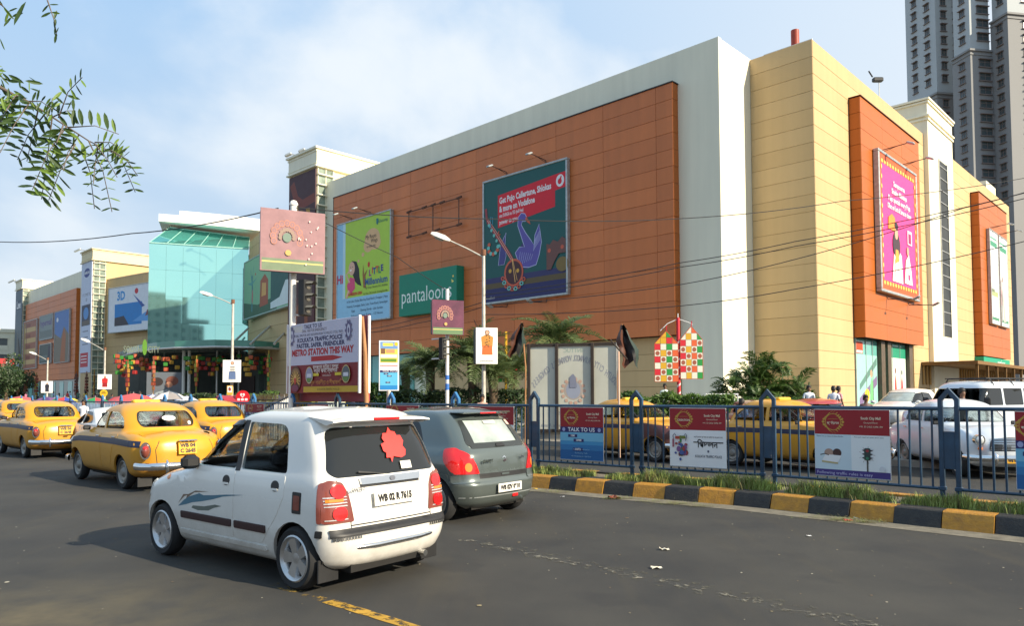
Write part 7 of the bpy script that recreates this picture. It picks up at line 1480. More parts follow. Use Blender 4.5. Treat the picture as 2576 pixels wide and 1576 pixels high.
def patch_hang(px0, px1, yp, ys, yb, pat, label):
    p = foot(px0, Yp-.1); w = (px1-px0)/FPX*Yp; r = T('patchwork_hanging', label, 'hanging', (p.x, p.y, 0)); zb, zs, zp = zat(yb, px0, Yp), zat(ys, px0, Yp), zat(yp, px0, Yp); nr = len(pat); c = w/4; hh = (zs-zb)/(nr-2); 
    for j, row in enumerate(pat):
        z_ = zs+hh*2-(j+1)*hh
        for i, ch in enumerate(row):
            if ch == ' ': continue
            x = i*c; q = rect(x+.008, z_+.008, x+c-.008, z_+hh-.008)
            if j < 2:
                lim = lambda xx: zs+(zp-zs)*(1-abs(xx-w/2)/(w/2))*.98; q = [(a, min(b_, max(z_+.01, lim(a)))) for a, b_ in q]
            cm = ch.lower() if ch != 'x' else 'w'; o = MB().prism(q, -.008, .008).build('tile', TC[cm], r)
            if ch == 'x': MB().prism(ell(x+c/2, z_+hh/2, c*.36, hh*.36, 12), -.012, -.008).build('motif', TC['b'], o)
    for pts in ([(0, zs), (w/2, zp)], [(w/2, zp), (w, zs)], [(0, zb), (0, zs)], [(w, zb), (w, zs)], [(0, zb), (w, zb)]): MB().tube([(a, 0, c_) for a, c_ in pts], .014, 5).build('edging', ink(190, 80, 50), r)
    MB().tube([(w/2, 0, zp), (w/2+.02, 0, zp+.22)], .02, 5).build('loop', TC['r'], r)
patch_hang(1648, 1707, 834, 866, 961, (' yg ', 'yyro', 'rwgw', 'xyxo', 'rxgx', 'wyxo', 'rxgx', 'xyxo'), 'left patchwork hanging of coloured squares with yellow cord edges')
patch_hang(1713, 1769, 822, 856, 954, (' wo ', 'wywg', 'rwox', 'xyxg', 'rxox', 'xyxg', 'rxow', 'wywg'), 'right patchwork hanging of coloured squares beside the white wall')
r = T('patchwork_hanging', 'low red and green patchwork hanging among the palms', 'hanging', foot(1240, 33)); rnd = random.Random(8)
for i in range(5):
    for j in range(4): MB().box((i*.22, 0, zat(962, 1240, 33)+j*.2), (i*.22+.2, .02, zat(962, 1240, 33)+j*.2+.18)).build('tile', TC[rnd.choice('rgyor')], r)
b = foot(1273, 33); MB().tube([(b.x, b.y, 0), (b.x, b.y, zat(835, 1273, 33))], .06, 6).build('festival_pole', TC['y'], label='thin yellow festival pole among the palms', cat='pole')
# ---- compound wall with pickets
PK = mat('rusty_picket', (.10, .055, .035), .8, var=.4); r = T('picket_railing', 'rusty spiked railing on a low wall in front of the palms', 'railing', mw=MF(0, -17.2, 0)); xa, xb = -23.5, -8.8
MB().bbox((xa, -.15, 0), (xb, .15, .85), .02).build('low_wall', mat('weathered_wall', srgb(112, 106, 94), .9, var=.35, scale=1.5), r)
for z in (1.0, 1.55): MB().tube([(xa, 0, z), (xb, 0, z)], .025, 5).build('rail', PK, r)
mb = MB().tube([(0, 0, .8), (0, 0, 1.75), (0, 0, 1.92)], [.016, .016, .003], 5); pme = mb.mesh('picket'); pme.materials.append(PK); n = int((xb-xa)/.14)
for i in range(n): link('picket', pme, r, (xa+(i+.5)*.14, 0, 0))
r = T('white_railing', 'sloping white barred railing with dark top rail left of the METRO STATION hoarding', 'railing', foot(700, 22.6)); xs_ = [673+i*4.6 for i in range(14)]
P0 = foot(700, 22.6)
for px in xs_: q = foot(px, 22.6)-P0; MB().tube([(q.x, 0, .1), (q.x, 0, zat(1026-(px-673)*.5, px, 22.6))], .022, 6).build('bar', WHT, r)
MB().tube([(foot(668, 22.6)-P0).xyz+Vector((0, 0, zat(1028, 668, 22.6))), (foot(735, 22.6)-P0).xyz+Vector((0, 0, zat(995, 735, 22.6)))], .035, 6).build('top_rail', DARK, r); MB().tube([((foot(738, 22.6)-P0).x, 0, 0), ((foot(742, 22.6)-P0).x, 0, zat(988, 740, 22.6))], .09, 8).build('post', POLE, r)
r = T('white_gate', 'white railing gate at the hedge end before the white wall', 'railing', foot(1815, 30)); P0 = foot(1815, 30)
for k_ in range(10): q = foot(1775+k_*9, 30)-P0; MB().tube([(q.x, 0, .2), (q.x, 0, zat(993, 1815, 30))], .02, 5).build('bar', WHT, r)
MB().tube([((foot(1775, 30)-P0).x, 0, zat(993, 1815, 30)), ((foot(1857, 30)-P0).x, 0, zat(993, 1815, 30))], .03, 5).build('top_rail', WHT, r)
# ---- overhead wires
WI = mat('wire', (.02, .02, .022), .7, var=0)
def wire(label, pts, r_=.014):
    P = [at(x, y, d) for x, y, d in pts]; q = []
    for i in range(len(P)-1):
        a, b_ = P[i], P[i+1]; q += [a.lerp(b_, j/8)-Vector((0, 0, .012*(b_-a).length*4*(j/8)*(1-j/8))) for j in range(8)]
    MB().tube(q+[P[-1]], r_, 5).build('overhead_wire', WI, label=label, cat='wire')
wire('overhead wire running left from the tall white pole across the sky', [(-200, 615, 40), (0, 609, 34), (330, 588, 28), (700, 524, 21.8)], .02)
wire('overhead wire from the tall white pole across the posters to the far right', [(752, 523, 21.6), (1240, 551, 24), (1700, 551, 27), (2120, 506, 30), (2640, 436, 34)], .016)
wire('slanting wire from the tall white pole to the banded pole', [(745, 522, 21.7), (1000, 648, 23), (1125, 732, 24.3)], .012)
for k_, pts in enumerate(([(1217, 742, 28), (1715, 661, 26), (2000, 608, 25), (2640, 470, 23)], [(1217, 752, 28), (1715, 672, 26), (2000, 620, 25), (2640, 484, 23)], [(1217, 768, 28), (1715, 716, 26), (2000, 653, 25), (2423, 524, 24), (2640, 466, 23)], [(1217, 792, 28), (1715, 770, 26), (2000, 728, 25), (2640, 592, 23)])):
    wire('%s overhead wire from the lamp post to the right edge' % ('topmost', 'second', 'third', 'lowest')[k_], pts, .015)
for k_, (y0, y1) in enumerate(((760, 818), (772, 826))): wire('%s loose cable sagging left of the lamp post over the green poster' % ('upper', 'lower')[k_], [(1217, y0, 28), (1050, y0+42, 31), (890, y1+15, 36)], .014)
# ---- rooftop camera mast, rooftop rods
b = at(2212, 240, 58); r = T('camera_mast', 'small camera on a thin mast on the sunlit roof edge', 'camera', (b.x, b.y, b.z-1.5)); MB().tube([(0, 0, 0), (0, 0, 2.6)], .04, 6).build('mast', STEEL, r); MB().bbox((-.5, -.2, 2.6), (.3, .2, 2.95), .06).build('camera', DARK, r); MB().tube([(-.5, 0, 3.0), (-.8, 0, 3.5)], .06, 5).build('aerial', DARK, r)
p = iMW @ at(942, 412, 75); r = T('roof_ladder', 'short metal ladder rails standing on the white parapet by the stair tower', 'ladder', mw=MF(p.x, .6, 22.3))
for x in (-.4, .1): MB().tube([(x, 0, 0), (x+.05, 0, 1.5)], .035, 5).build('rail', STEEL, r)
for z in (.5, .9, 1.3): MB().tube([(-.4, 0, z), (.13, 0, z)], .025, 5).build('rung', STEEL, r)
for px, y, Y, lb in ((726, 388, 82, 'left of the two floodlights on top of the near stair tower'), (760, 377, 80, 'right of the two floodlights on top of the near stair tower'), (196, 629, 128, 'floodlight arm on top of the middle stair tower'), (30, 707, 165, 'floodlight arm on top of the farthest stair tower')):
    p = at(px, y, Y); s_ = Y/80; r = T('floodlight', lb, 'floodlight', p); MB().bbox((-.45*s_, -.2, -.2), (.35*s_, .2, .1), .08, Matrix.Rotation(R(-25), 4, 'Y')).build('lamp_head', GALV, r); MB().tube([(.3*s_, 0, 0), (2.2*s_, .3, -.3*s_), (3.2*s_, .5, -.9*s_)], .06, 5).build('arm', STEEL, r)
# ================================================ PALMS, HEDGES, OVERHANGING BRANCH
def leafmat(name, c, c2): 
    m = mat(name, c, .5, var=0, col2=c2, scale=1.3); n = m.node_tree.nodes; k = m.node_tree.links; b = n['Principled BSDF']; o = n['Material Output']; tr = n.new('ShaderNodeBsdfTranslucent'); mx = n.new('ShaderNodeMixShader'); mx.inputs[0].default_value = .3
    src = b.inputs['Base Color'].links[0].from_socket; k.new(src, tr.inputs[0]); k.new(b.outputs[0], mx.inputs[1]); k.new(tr.outputs[0], mx.inputs[2]); k.new(mx.outputs[0], o.inputs[0]); return m
PALM = leafmat('date_palm_leaf', (.075, .12, .035), (.17, .22, .08)); ARE = leafmat('areca_leaf', (.035, .085, .018), (.12, .19, .04)); HED = leafmat('hedge_leaf', (.03, .085, .018), (.13, .22, .04)); DKH = leafmat('dark_hedge_leaf', (.02, .05, .018), (.06, .10, .03)); TRK = mat('palm_trunk', (.11, .075, .045), .9, var=.5, scale=6, bump=1, bscale=12)
def frond_mesh(name, m, L=1., n=26, ll=.30, droop=.5, w=.018, fold=.5, seed=0, rise=.55):
    rnd = random.Random(seed); mb = MB(); P = [Vector((L*(t*.95), 0, L*(rise*t-droop*t*t))) for t in [i/8 for i in range(9)]]; mb.tube(P, [.014*(1-.8*i/8) for i in range(9)], 4)
    for i in range(n):
        t = .12+.88*i/n; k_ = t*8; j = min(7, int(k_)); p = P[j].lerp(P[j+1], k_-j); tg = (P[min(8, j+1)]-P[j]).normalized(); ls = ll*(math.sin(math.pi*min(1, t*.8+.18))**.6)*L*rnd.uniform(.8, 1.1)
        for sg in (-1, 1):
            d = (tg*rnd.uniform(.45, .75)+Vector((0, sg, 0))*rnd.uniform(.7, .95)+Vector((0, 0, fold*rnd.uniform(.2, 1)))).normalized(); e_ = p+d*ls-Vector((0, 0, ls*.28)); mid = p+d*ls*.5; wd = tg*w*L
            mb.add([p-wd*.4, p+wd*.4, mid+wd, mid-wd, e_], ((0, 1, 2, 3), (3, 2, 4)))
    me = mb.mesh(name); me.materials.append(m); return me
PF = [frond_mesh('frond', PALM, 1, 24, .30, .55+.15*i, .016, seed=i) for i in range(3)]; AF = [frond_mesh('frond', ARE, 1, 16, .38, .75+.2*i, .034, seed=i+9, rise=1.0) for i in range(3)]
def palm(px, ytop, Y, L, label, n=34, seed=0, tr_=.17, zb=.5):
    b = foot(px, Y); zc = zat(ytop, px, Y); rnd = random.Random(seed); r = T('date_palm', label, 'palm tree', (b.x, b.y, zb), 0, 'date palms along the mall front'); zc -= zb
    pts = [(0, 0, 0), (.03, .02, zc*.5), (0, 0, zc)]; MB().tube(pts, [tr_*1.2, tr_, tr_*1.25], 10).build('trunk', TRK, r, smooth=60)
    for i in range(n):
        a = i*2.4+rnd.uniform(-.2, .2); el = -.35+1.25*(i/n)+rnd.uniform(-.12, .12); s_ = L*rnd.uniform(.8, 1.08); o = link('frond', PF[i % 3], r); o.matrix_local = Matrix.Translation((0, 0, zc)) @ Matrix.Rotation(a, 4, 'Z') @ Matrix.Rotation(-el, 4, 'Y') @ Matrix.Rotation(rnd.uniform(-.3, .3), 4, 'X') @ Matrix.Scale(s_, 4)
    return r
palm(1082, 925, 32, 1.75, 'date palm left of the blue banded pole, lowest crown', 36, 1); palm(1187, 905, 31, 2.0, 'large date palm directly behind the woman fashion panel', 40, 2); palm(1290, 935, 33, 1.6, 'date palm just left of the pale hoarding behind the yellow pole', 34, 3); palm(1400, 862, 34, 2.3, 'tall date palm rising over the pale hoarding', 30, 4, zb=.5); palm(1020, 945, 34, 1.3, 'small date palm beside the narrow stacked advert', 28, 5); palm(1240, 950, 30.5, 1.3, 'short date palm in front of the low patchwork hanging', 28, 6)
# areca clump by the white corner
r = T('areca_palm_clump', 'dense clump of areca palms against the beige corner wall', 'palm clump', foot(1925, 33)+Vector((0, 0, .4))); rnd = random.Random(12)
for k_ in range(250):
    x = rnd.gauss(0, 1.05); x = max(-1.8, min(1.8, x)); y = rnd.gauss(0, .5); z = rnd.uniform(.0, 2.85)*(1-.26*abs(x)); a = rnd.uniform(0, 6.28); s_ = rnd.uniform(.75, 1.2); o = link('frond', AF[k_ % 3], r)
    o.matrix_local = Matrix.Translation((x, y, max(0, z))) @ Matrix.Rotation(a, 4, 'Z') @ Matrix.Rotation(-rnd.uniform(-.1, .8), 4, 'Y') @ Matrix.Rotation(rnd.uniform(-.4, .4), 4, 'X') @ Matrix.Scale(s_, 4)
for k_ in range(9): x = rnd.gauss(0, .6); MB().tube([(x, 0, 0), (x*1.25, 0, 1.9)], .05, 6).build('stem', mat('areca_stem', (.12, .14, .05), .6), r)
for k_ in range(26):
    x = rnd.uniform(-1.9, 1.9); o = link('frond', AF[k_ % 3], r); o.matrix_local = Matrix.Translation((x, -.5, rnd.uniform(0, .5))) @ Matrix.Rotation(rnd.uniform(0, 6.28), 4, 'Z') @ Matrix.Rotation(-rnd.uniform(0, .7), 4, 'Y') @ Matrix.Scale(rnd.uniform(.6, .9), 4)
def hedge(label, p, q, w, z0, z1, m, n, s_=.10, seed=0, name='hedge'):
    rnd = random.Random(seed); a = Vector(p); d = Vector(q)-a; L = d.length; d.normalize(); nr = Vector((-d.y, d.x, 0)); mb = MB()
    for _ in range(n):
        t = rnd.random(); h = z0+(z1-z0)*(1-rnd.random()**1.6)*(1+.22*mnoise.noise(Vector((t*L*1.3, seed, 0)))); c = a+d*t*L+nr*rnd.gauss(0, w*.3)+Vector((0, 0, h)); e_ = Vector((rnd.gauss(0, 1), rnd.gauss(0, 1), rnd.gauss(.5, .8))).normalized(); f_ = e_.cross(Vector((rnd.gauss(0, 1), rnd.gauss(0, 1), rnd.gauss(0, 1)))).normalized(); l = s_*rnd.uniform(.6, 1.4)
        mb.add([c-e_*l, c+f_*l*.28, c+e_*l, c-f_*l*.28], [(0, 1, 2, 3)])
    mb.build('foliage', m, T(name, label, 'hedge'))
hedge('leafy hedge between the pale hoarding and the white wall', foot(1560, 30), foot(1845, 29.6), .8, .3, 1.72, HED, 4200, .13, 1)
hedge('light green bamboo-like hedge beside the narrow stacked advert', foot(885, 33), foot(1010, 32), .7, .3, 2.15, HED, 2200, .14, 2); hedge('dark hedge under the date palms behind the railing', foot(1000, 32), foot(1330, 30.5), 1.0, .3, 1.95, DKH, 4200, .12, 3)
hedge('clipped dark hedge on the forecourt in front of the entrance', foot(455, 58), foot(562, 57), 1.0, .2, 1.9, DKH, 2200, .15, 4); hedge('green hedge between the kiosk and the festival banner', foot(600, 52), foot(690, 50), .9, .2, 1.9, HED, 1800, .14, 5)
hedge('hedge behind the auto rickshaw under the METRO hoarding', foot(735, 36), foot(890, 34), .8, .2, 1.6, HED, 1800, .13, 6); hedge('weedy plants at the foot of the beige corner', foot(1850, 31), foot(2010, 30.5), .7, .3, 1.55, HED, 1500, .13, 7)
# trees far left
def round_tree(px, Y, h, rad, m, label, seed):
    b = foot(px, Y); rnd = random.Random(seed); r = T('tree', label, 'tree', b); MB().tube([(0, 0, 0), (.1, 0, h*.4), (0, 0, h*.7)], [.25, .2, .08], 7).build('trunk', TRK, r, smooth=60); mb = MB()
    cl = [(rnd.gauss(0, rad*.42), rnd.gauss(0, rad*.42), h*.62+rnd.gauss(0, rad*.32)) for _ in range(16)]
    for c in cl:
        mb.tube([(0, 0, h*.45), c], [.06, .02], 4)
        for _ in range(210):
            q = Vector(c)+Vector((rnd.gauss(0, 1), rnd.gauss(0, 1), rnd.gauss(0, 1))).normalized()*rad*.38*rnd.random()**.35; e_ = Vector((rnd.gauss(0, 1), rnd.gauss(0, 1), rnd.gauss(0, 1))).normalized(); f_ = e_.orthogonal().normalized(); l = .22*rnd.uniform(.6, 1.3); mb.add([q-e_*l, q+f_*l*.4, q+e_*l, q-f_*l*.4], [(0, 1, 2, 3)])
    mb.build('crown', m, r)
round_tree(14, 105, 7.2, 3.2, DKH, 'dark tree in front of the cream flats, nearest the left edge', 1); round_tree(38, 112, 6.0, 2.6, DKH, 'dark tree beside the farthest stair tower', 2); round_tree(-30, 100, 8, 3.5, DKH, 'dark tree beyond the left edge of the view', 3)
# ---- branch of a roadside tree hanging in at the top left, about three metres away
LF1 = leafmat('leaflet_dark', (.035, .075, .015), (.07, .12, .03)); LF2 = leafmat('leaflet_fresh', (.12, .22, .03), (.22, .32, .05)); TW = mat('twig', (.13, .10, .075), .7)
br = T('tree_branch', 'leafy branch with feathery leaflets hanging into the top left corner', 'branch'); rnd = random.Random(31)
def leaflet(m):
    mb = MB(); o = [(0, 0), (.2, .085), (.5, .125), (.8, .09), (1, 0)]; v = [(x, 0, -.03*math.sin(x*3.1)) for x, y in o]+[(x, y, .03) for x, y in o[1:-1]]+[(x, -y, .03) for x, y in o[1:-1]]
    mb.add(v, ((0, 1, 5), (1, 2, 6, 5), (2, 3, 7, 6), (3, 4, 7), (0, 8, 1), (1, 8, 9, 2), (2, 9, 10, 3), (3, 10, 4))); me = mb.mesh('leaf'); me.materials.append(m); return me
LM = [leaflet(LF1), leaflet(LF1), leaflet(LF2)]
def zp(x, y, d): return at(x/2.5125, y/2.5125, d)
def leaf(p, dirv, L, k_=None):
    L *= 1.5
    x = dirv.normalized(); up_ = Vector((rnd.gauss(0, .5), rnd.gauss(-.9, .45), rnd.gauss(.2, .5))); z = (up_-x*up_.dot(x)).normalized(); y = z.cross(x); M = Matrix((x*L, y*L, z*L)).transposed().to_4x4(); M.translation = p; o = link('leaf', LM[rnd.choice((0, 0, 1, 2)) if k_ is None else k_], br); o.matrix_local = M
def rachis(pts, n, l, dep=3.2, side=(1, -1), lean=.35, kk=None, ang=None):
    P = [zp(x, y, dep+.1*i*rnd.uniform(-1, 1)) for i, (x, y) in enumerate(pts)]; MB().tube(P, [.0035]+[.0018]*(len(P)-1), 5).build('twig', TW, br); Ls = l/2.5125/FPX*dep; tot = len(P)-1
    for i in range(n):
        t = (i+.6)/n*tot; j = min(tot-1, int(t)); p = P[j].lerp(P[j+1], t-j); tg = (P[j+1]-P[j]).normalized(); sd = tg.cross(Vector((0, 1, 0))).normalized()
        for sg in side:
            d = ang if ang is not None else (tg*lean+sd*sg+Vector((0, rnd.uniform(-.4, .4), rnd.uniform(-.15, .1)))); leaf(p, d+Vector((rnd.gauss(0, .08), 0, rnd.gauss(0, .08))), Ls*rnd.uniform(.8, 1.12), kk)
    return P
main = [zp(x, y, 3.3) for x, y in ((-260, 300), (-60, 520), (90, 600), (185, 645), (330, 740), (430, 805), (560, 890), (640, 930))]; MB().tube(main, [.016, .010, .006, .005, .004, .0035, .003, .002], 7).build('main_twig', TW, br, smooth=50)
for a in (([(420, 800), (300, 970), (205, 1200)], 9, 78), ([(330, 740), (300, 1000), (262, 1260)], 9, 72), ([(475, 910), (380, 1080), (308, 1265)], 8, 72), ([(185, 650), (90, 790), (0, 965)], 8, 72), ([(370, 745), (430, 580), (520, 488)], 6, 52), ([(240, 700), (205, 860), (170, 1020)], 5, 55), ([(515, 940), (570, 1090), (597, 1320)], 7, 42), ([(560, 890), (650, 1080), (708, 1340)], 8, 46), ([(640, 930), (760, 990), (855, 1215)], 9, 46), ([(620, 930), (600, 1050), (590, 1160)], 4, 40)): rachis(*a)
for a in (([(300, 700), (180, 850), (110, 1010)], 7, 60), ([(100, 600), (40, 700), (-40, 860)], 7, 64), ([(400, 790), (360, 900), (300, 1060)], 6, 60), ([(500, 850), (430, 960), (400, 1080)], 6, 46), ([(600, 910), (680, 1010), (740, 1120)], 6, 44), ([(700, 950), (790, 1000), (870, 1110)], 6, 42), ([(185, 640), (260, 640), (330, 690)], 5, 46)): rachis(*a)
rachis([(430, 805), (600, 795), (750, 848)], 6, 75, side=(1,), ang=Vector((-.15, 0, 1))); rachis([(600, 900), (700, 900), (790, 960)], 6, 48, kk=2); rachis([(300, 0), (340, 120), (360, 225)], 5, 46); rachis([(0, 20), (50, 70), (85, 118)], 3, 60); rachis([(330, 740), (325, 690), (330, 620)], 3, 60, kk=2); rachis([(330, 740), (420, 700), (480, 700)], 3, 60)
for k_ in range(54): x = rnd.uniform(-70, 190); y = 480+rnd.uniform(-60, 170)+x*.35; leaf(zp(x, y, 3.3+rnd.uniform(-.2, .2)), Vector((rnd.uniform(-.6, 1), rnd.uniform(-.5, .5), rnd.uniform(-.9, .3))), .042*rnd.uniform(.7, 1.25))
for k_ in range(30): x = rnd.uniform(-60, 70); y = rnd.uniform(640, 800); leaf(zp(x, y, 3.3), Vector((rnd.uniform(.2, 1), rnd.uniform(-.3, .3), rnd.uniform(-.8, .1))), .04)
leaf(zp(165, 8, 3.1), Vector((-.42, 0, -.9)), .078, 0); leaf(zp(0, 240, 3.2), Vector((.35, 0, -.8)), .04, 2); leaf(zp(470, 830, 3.2), Vector((.0, 0, -1)), .06, 2); leaf(zp(520, 900, 3.2), Vector((.1, 0, -.6)), .055, 2); leaf(zp(740, 900, 3.2), Vector((-.3, .2, -1)), .05, 2); leaf(zp(780, 960, 3.2), Vector((-.1, 0, -1)), .04, 2)
# ================================================ PEOPLE
SKIN = mat('skin', (.20, .10, .06), .55, var=.1); HAIR = mat('black_hair', (.012, .010, .010), .6, var=.2)
def person_mesh(pose):
    J = {'pelvis': (0, 0, .92, .15), 'waist': (0, 0, 1.08, .135), 'chest': (0, 0, 1.28, .155), 'neck0': (0, 0, 1.43, .075), 'neck': (0, -.01, 1.50, .058), 'head': (0, -.02, 1.58, .082), 'head2': (0, -.01, 1.67, .078)}
    E_ = [('pelvis', 'waist'), ('waist', 'chest'), ('chest', 'neck0'), ('neck0', 'neck'), ('neck', 'head'), ('head', 'head2')]
    for s, sg in (('L', 1), ('R', -1)):
        st = {'stand': 0, 'walk': .22*sg, 'reach': .05*sg}[pose]; am = {'stand': 0, 'walk': -.18*sg, 'reach': -.35}[pose]
        J['sh'+s] = (sg*.185, 0, 1.39, .065); J['el'+s] = (sg*.235, .02+am*.4, 1.12, .045); J['wr'+s] = (sg*.24, -.05+am, .90 if pose != 'reach' else 1.08, .032); J['ha'+s] = (sg*.235, -.08+am*1.15, .80 if pose != 'reach' else 1.10, .04)
        J['hip'+s] = (sg*.095, 0, .86, .105); J['kn'+s] = (sg*.10, -st*.5-.01, .48, .068); J['an'+s] = (sg*.10, -st*.7+.04*abs(st)*4, .09, .045); J['to'+s] = (sg*.11, -st*.7-.16, .035, .035)
        E_ += [('chest', 'sh'+s), ('sh'+s, 'el'+s), ('el'+s, 'wr'+s), ('wr'+s, 'ha'+s), ('pelvis', 'hip'+s), ('hip'+s, 'kn'+s), ('kn'+s, 'an'+s), ('an'+s, 'to'+s)]
    ks = list(J); me = bpy.data.meshes.new('body'); me.from_pydata([J[k_][:3] for k_ in ks], [(ks.index(a), ks.index(b)) for a, b in E_], []); o = bpy.data.objects.new('b', me); COL.objects.link(o)
    md = o.modifiers.new('s', 'SKIN'); md.use_smooth_shade = True
    for i, k_ in enumerate(ks): r_ = J[k_][3]; me.skin_vertices[0].data[i].radius = (r_*(1.12 if k_ in ('chest', 'waist', 'pelvis') else 1), r_*(.8 if k_ in ('chest', 'waist') else 1)); me.skin_vertices[0].data[i].use_root = (k_ == 'pelvis')
    sb = o.modifiers.new('u', 'SUBSURF'); sb.levels = 1; dg = bpy.context.evaluated_depsgraph_get(); m2 = bpy.data.meshes.new_from_object(o.evaluated_get(dg)); bpy.data.objects.remove(o); m2.name = 'body'
    for v in m2.vertices:                                     # nose, and flatten the face a little
        if v.co.z > 1.53 and abs(v.co.x) < .025 and v.co.y < -.07 and 1.57 < v.co.z < 1.64: v.co.y -= .022
    m2.materials.clear()
    for q in (SKIN, ink(220, 222, 226), ink(60, 62, 80), BLK): m2.materials.append(q)
    for p in m2.polygons:
        c = p.center; hand = (c.z < .93 if pose != 'reach' else c.y < -.28) and abs(c.x) > .19 and c.z > .7; fore = abs(c.x) > .19 and c.z < 1.2 and c.z > .7
        p.material_index = 0 if (c.z > 1.46 or fore or hand) else 1 if c.z > .90 else 3 if c.z < .07 else 2
    m2.shade_smooth(); return m2
PM = {k_: person_mesh(k_) for k_ in ('stand', 'walk', 'reach')}
hm = MB(); hm.lathe([(.001, 1.765), (.05, 1.757), (.085, 1.72), (.098, 1.665), (.096, 1.62), (.084, 1.60)], Matrix.Translation((0, .012, 0)), 12); hm.v = [(x, y, z-(.05 if y > .03 and z < 1.68 else 0)+(.045 if y < -.055 and z < 1.68 else 0)) for x, y, z in hm.v]; hair_me = hm.mesh('hair', 60); hair_me.materials.append(HAIR)
lh = MB(); lh.lathe([(.001, 1.77), (.06, 1.76), (.095, 1.71), (.103, 1.62), (.11, 1.45), (.08, 1.33), (.001, 1.31)], Matrix.Translation((0, .05, 0)), 12); lhair_me = lh.mesh('hair', 60); lhair_me.materials.append(HAIR)
em = MB(); [em.bbox((s_*.033-.011, -.112, 1.617), (s_*.033+.011, -.098, 1.627), .003) for s_ in (-1, 1)]; em.bbox((-.022, -.108, 1.552), (.022, -.095, 1.560), .003); eye_me = em.mesh('face_features'); eye_me.materials.append(HAIR)
def person(px, y, Y, label, shirt=(225, 225, 225), trs=(60, 62, 80), face=0, pose='stand', long_=False, h=1.7, group=None, skin=None):
    """top of head at pixel (px, y) in the photo, Y metres ahead"""
    b = foot(px, Y); z = zat(y, px, Y)-h; r = T('person', label, 'person', (b.x, b.y, z), R(face), group); r.scale = (h/1.75,)*3
    o = link('body', PM[pose], r); o.material_slots[1].link = 'OBJECT'; o.material_slots[1].material = ink(*shirt); o.material_slots[2].link = 'OBJECT'; o.material_slots[2].material = ink(*trs)
    link('hair', lhair_me if long_ else hair_me, r); link('face_features', eye_me, r); return r
person(1673, 966, 35.5, 'man in a pale shirt standing behind the hedge by the patchwork hangings', (205, 220, 215)); person(2035, 970, 30.5, 'man in white shirt and dark trousers standing alone at the beige corner', (222, 226, 234), (40, 40, 50))
person(2097, 972, 30, 'man in white shirt facing away by the corner shop, left of the pink shirt', (228, 228, 236), face=150, pose='walk'); person(2110, 972, 30.6, 'person in a pink shirt standing just behind the man in white', (226, 150, 150), face=100)
person(1866, 1003, 23.5, 'man in a sky blue shirt behind the broadside taxi', (96, 150, 214), face=120, h=1.68); person(2420, 977, 20.2, 'dark haired person standing before the off-roader windscreen', (70, 60, 70), face=20, h=1.66); person(211, 1006, 33, 'man in white shirt walking behind the white saloon at left', (232, 232, 236), pose='walk', h=1.66)
person(2178, 994, 24.5, 'dark haired person behind the fence board near the maroon saloon', (90, 60, 60), h=1.62); person(808, 995, 30.5, 'person in a pink shirt beside the auto rickshaw', (206, 130, 120), face=60, h=1.62); person(888, 994, 30, 'person in dark clothes by the bamboo pole', (60, 60, 70), face=-60, h=1.6); person(744, 996, 31, 'person in a maroon top left of the auto rickshaw', (150, 60, 70), h=1.6)
person(1213, 993, 26, 'man looking over the fence between the banded pole and the lamp post', (190, 150, 130), h=1.6)
rnd = random.Random(77); cs = [(210, 60, 60), (225, 225, 228), (120, 150, 190), (60, 60, 80), (200, 120, 150), (220, 190, 90), (70, 110, 90), (150, 170, 200)]
ORDN = 'first second third fourth fifth sixth seventh eighth ninth tenth eleventh twelfth thirteenth fourteenth fifteenth sixteenth seventeenth eighteenth nineteenth twentieth twenty-first twenty-second twenty-third twenty-fourth twenty-fifth twenty-sixth twenty-seventh twenty-eighth rightmost'.split()
PXS = [530, 548, 571, 607, 618, 640, 655, 664, 676, 684, 700, 480, 500, 515, 420, 440, 398, 350, 330, 285, 236, 212, 197, 178, 168, 148, 135, 95, 62]
for i, px in enumerate(PXS):
    Y = 72+rnd.uniform(-3, 4) if px > 280 else 100+rnd.uniform(-4, 8)
    person(px+rnd.uniform(-3, 3), 987+rnd.uniform(-3, 5), Y, 'shopper in %s top, %s from the left in the distant crowd' % (('red', 'white', 'blue', 'dark', 'pink', 'yellow', 'green', 'pale blue')[i % 8], ORDN[sorted(PXS).index(px)]), cs[i % 8], cs[(i*3+1) % 8] if i % 3 else (50, 50, 60), rnd.uniform(0, 360), ('stand', 'walk')[i % 2], i % 4 == 1, 1.62+rnd.uniform(-.06, .08), 'shoppers in front of the mall')
# drivers and passengers inside the nearer cars
for (rt_, x, y, lab, sh) in ((hatchA, .98, -.36, 'driver of the white tall hatchback, dark haired, seen through the open window', (60, 50, 60)), (taxi, 1.0, -.36, 'driver of the nearest taxi seen through its rear window', (120, 100, 90)), (t7, 1.0, -.36, 'driver of the broadside taxi behind the fence', (110, 70, 60)), (t3, 1.0, -.36, 'driver of the taxi nearest the left edge', (90, 90, 110)), (t2, .9, .3, 'passenger in the taxi seen over the white hatchback', (60, 70, 90))):
    M = rt_.matrix_world @ Matrix.Translation((x+.02, y, -.33)) @ zyaw(90) ; p_ = T('person', lab, 'person', mw=M @ Matrix.Scale(.92, 4)); me = PM['reach'].copy(); bm = bmesh.new(); bm.from_mesh(me)
    bmesh.ops.bisect_plane(bm, geom=bm.verts[:]+bm.edges[:]+bm.faces[:], plane_co=(0, 0, .86), plane_no=(0, 0, -1), clear_outer=True); bm.to_mesh(me); bm.free(); o = link('body', me, p_); o.material_slots[1].link = 'OBJECT'; o.material_slots[1].material = ink(*sh); link('hair', hair_me, p_); link('face_features', eye_me, p_)
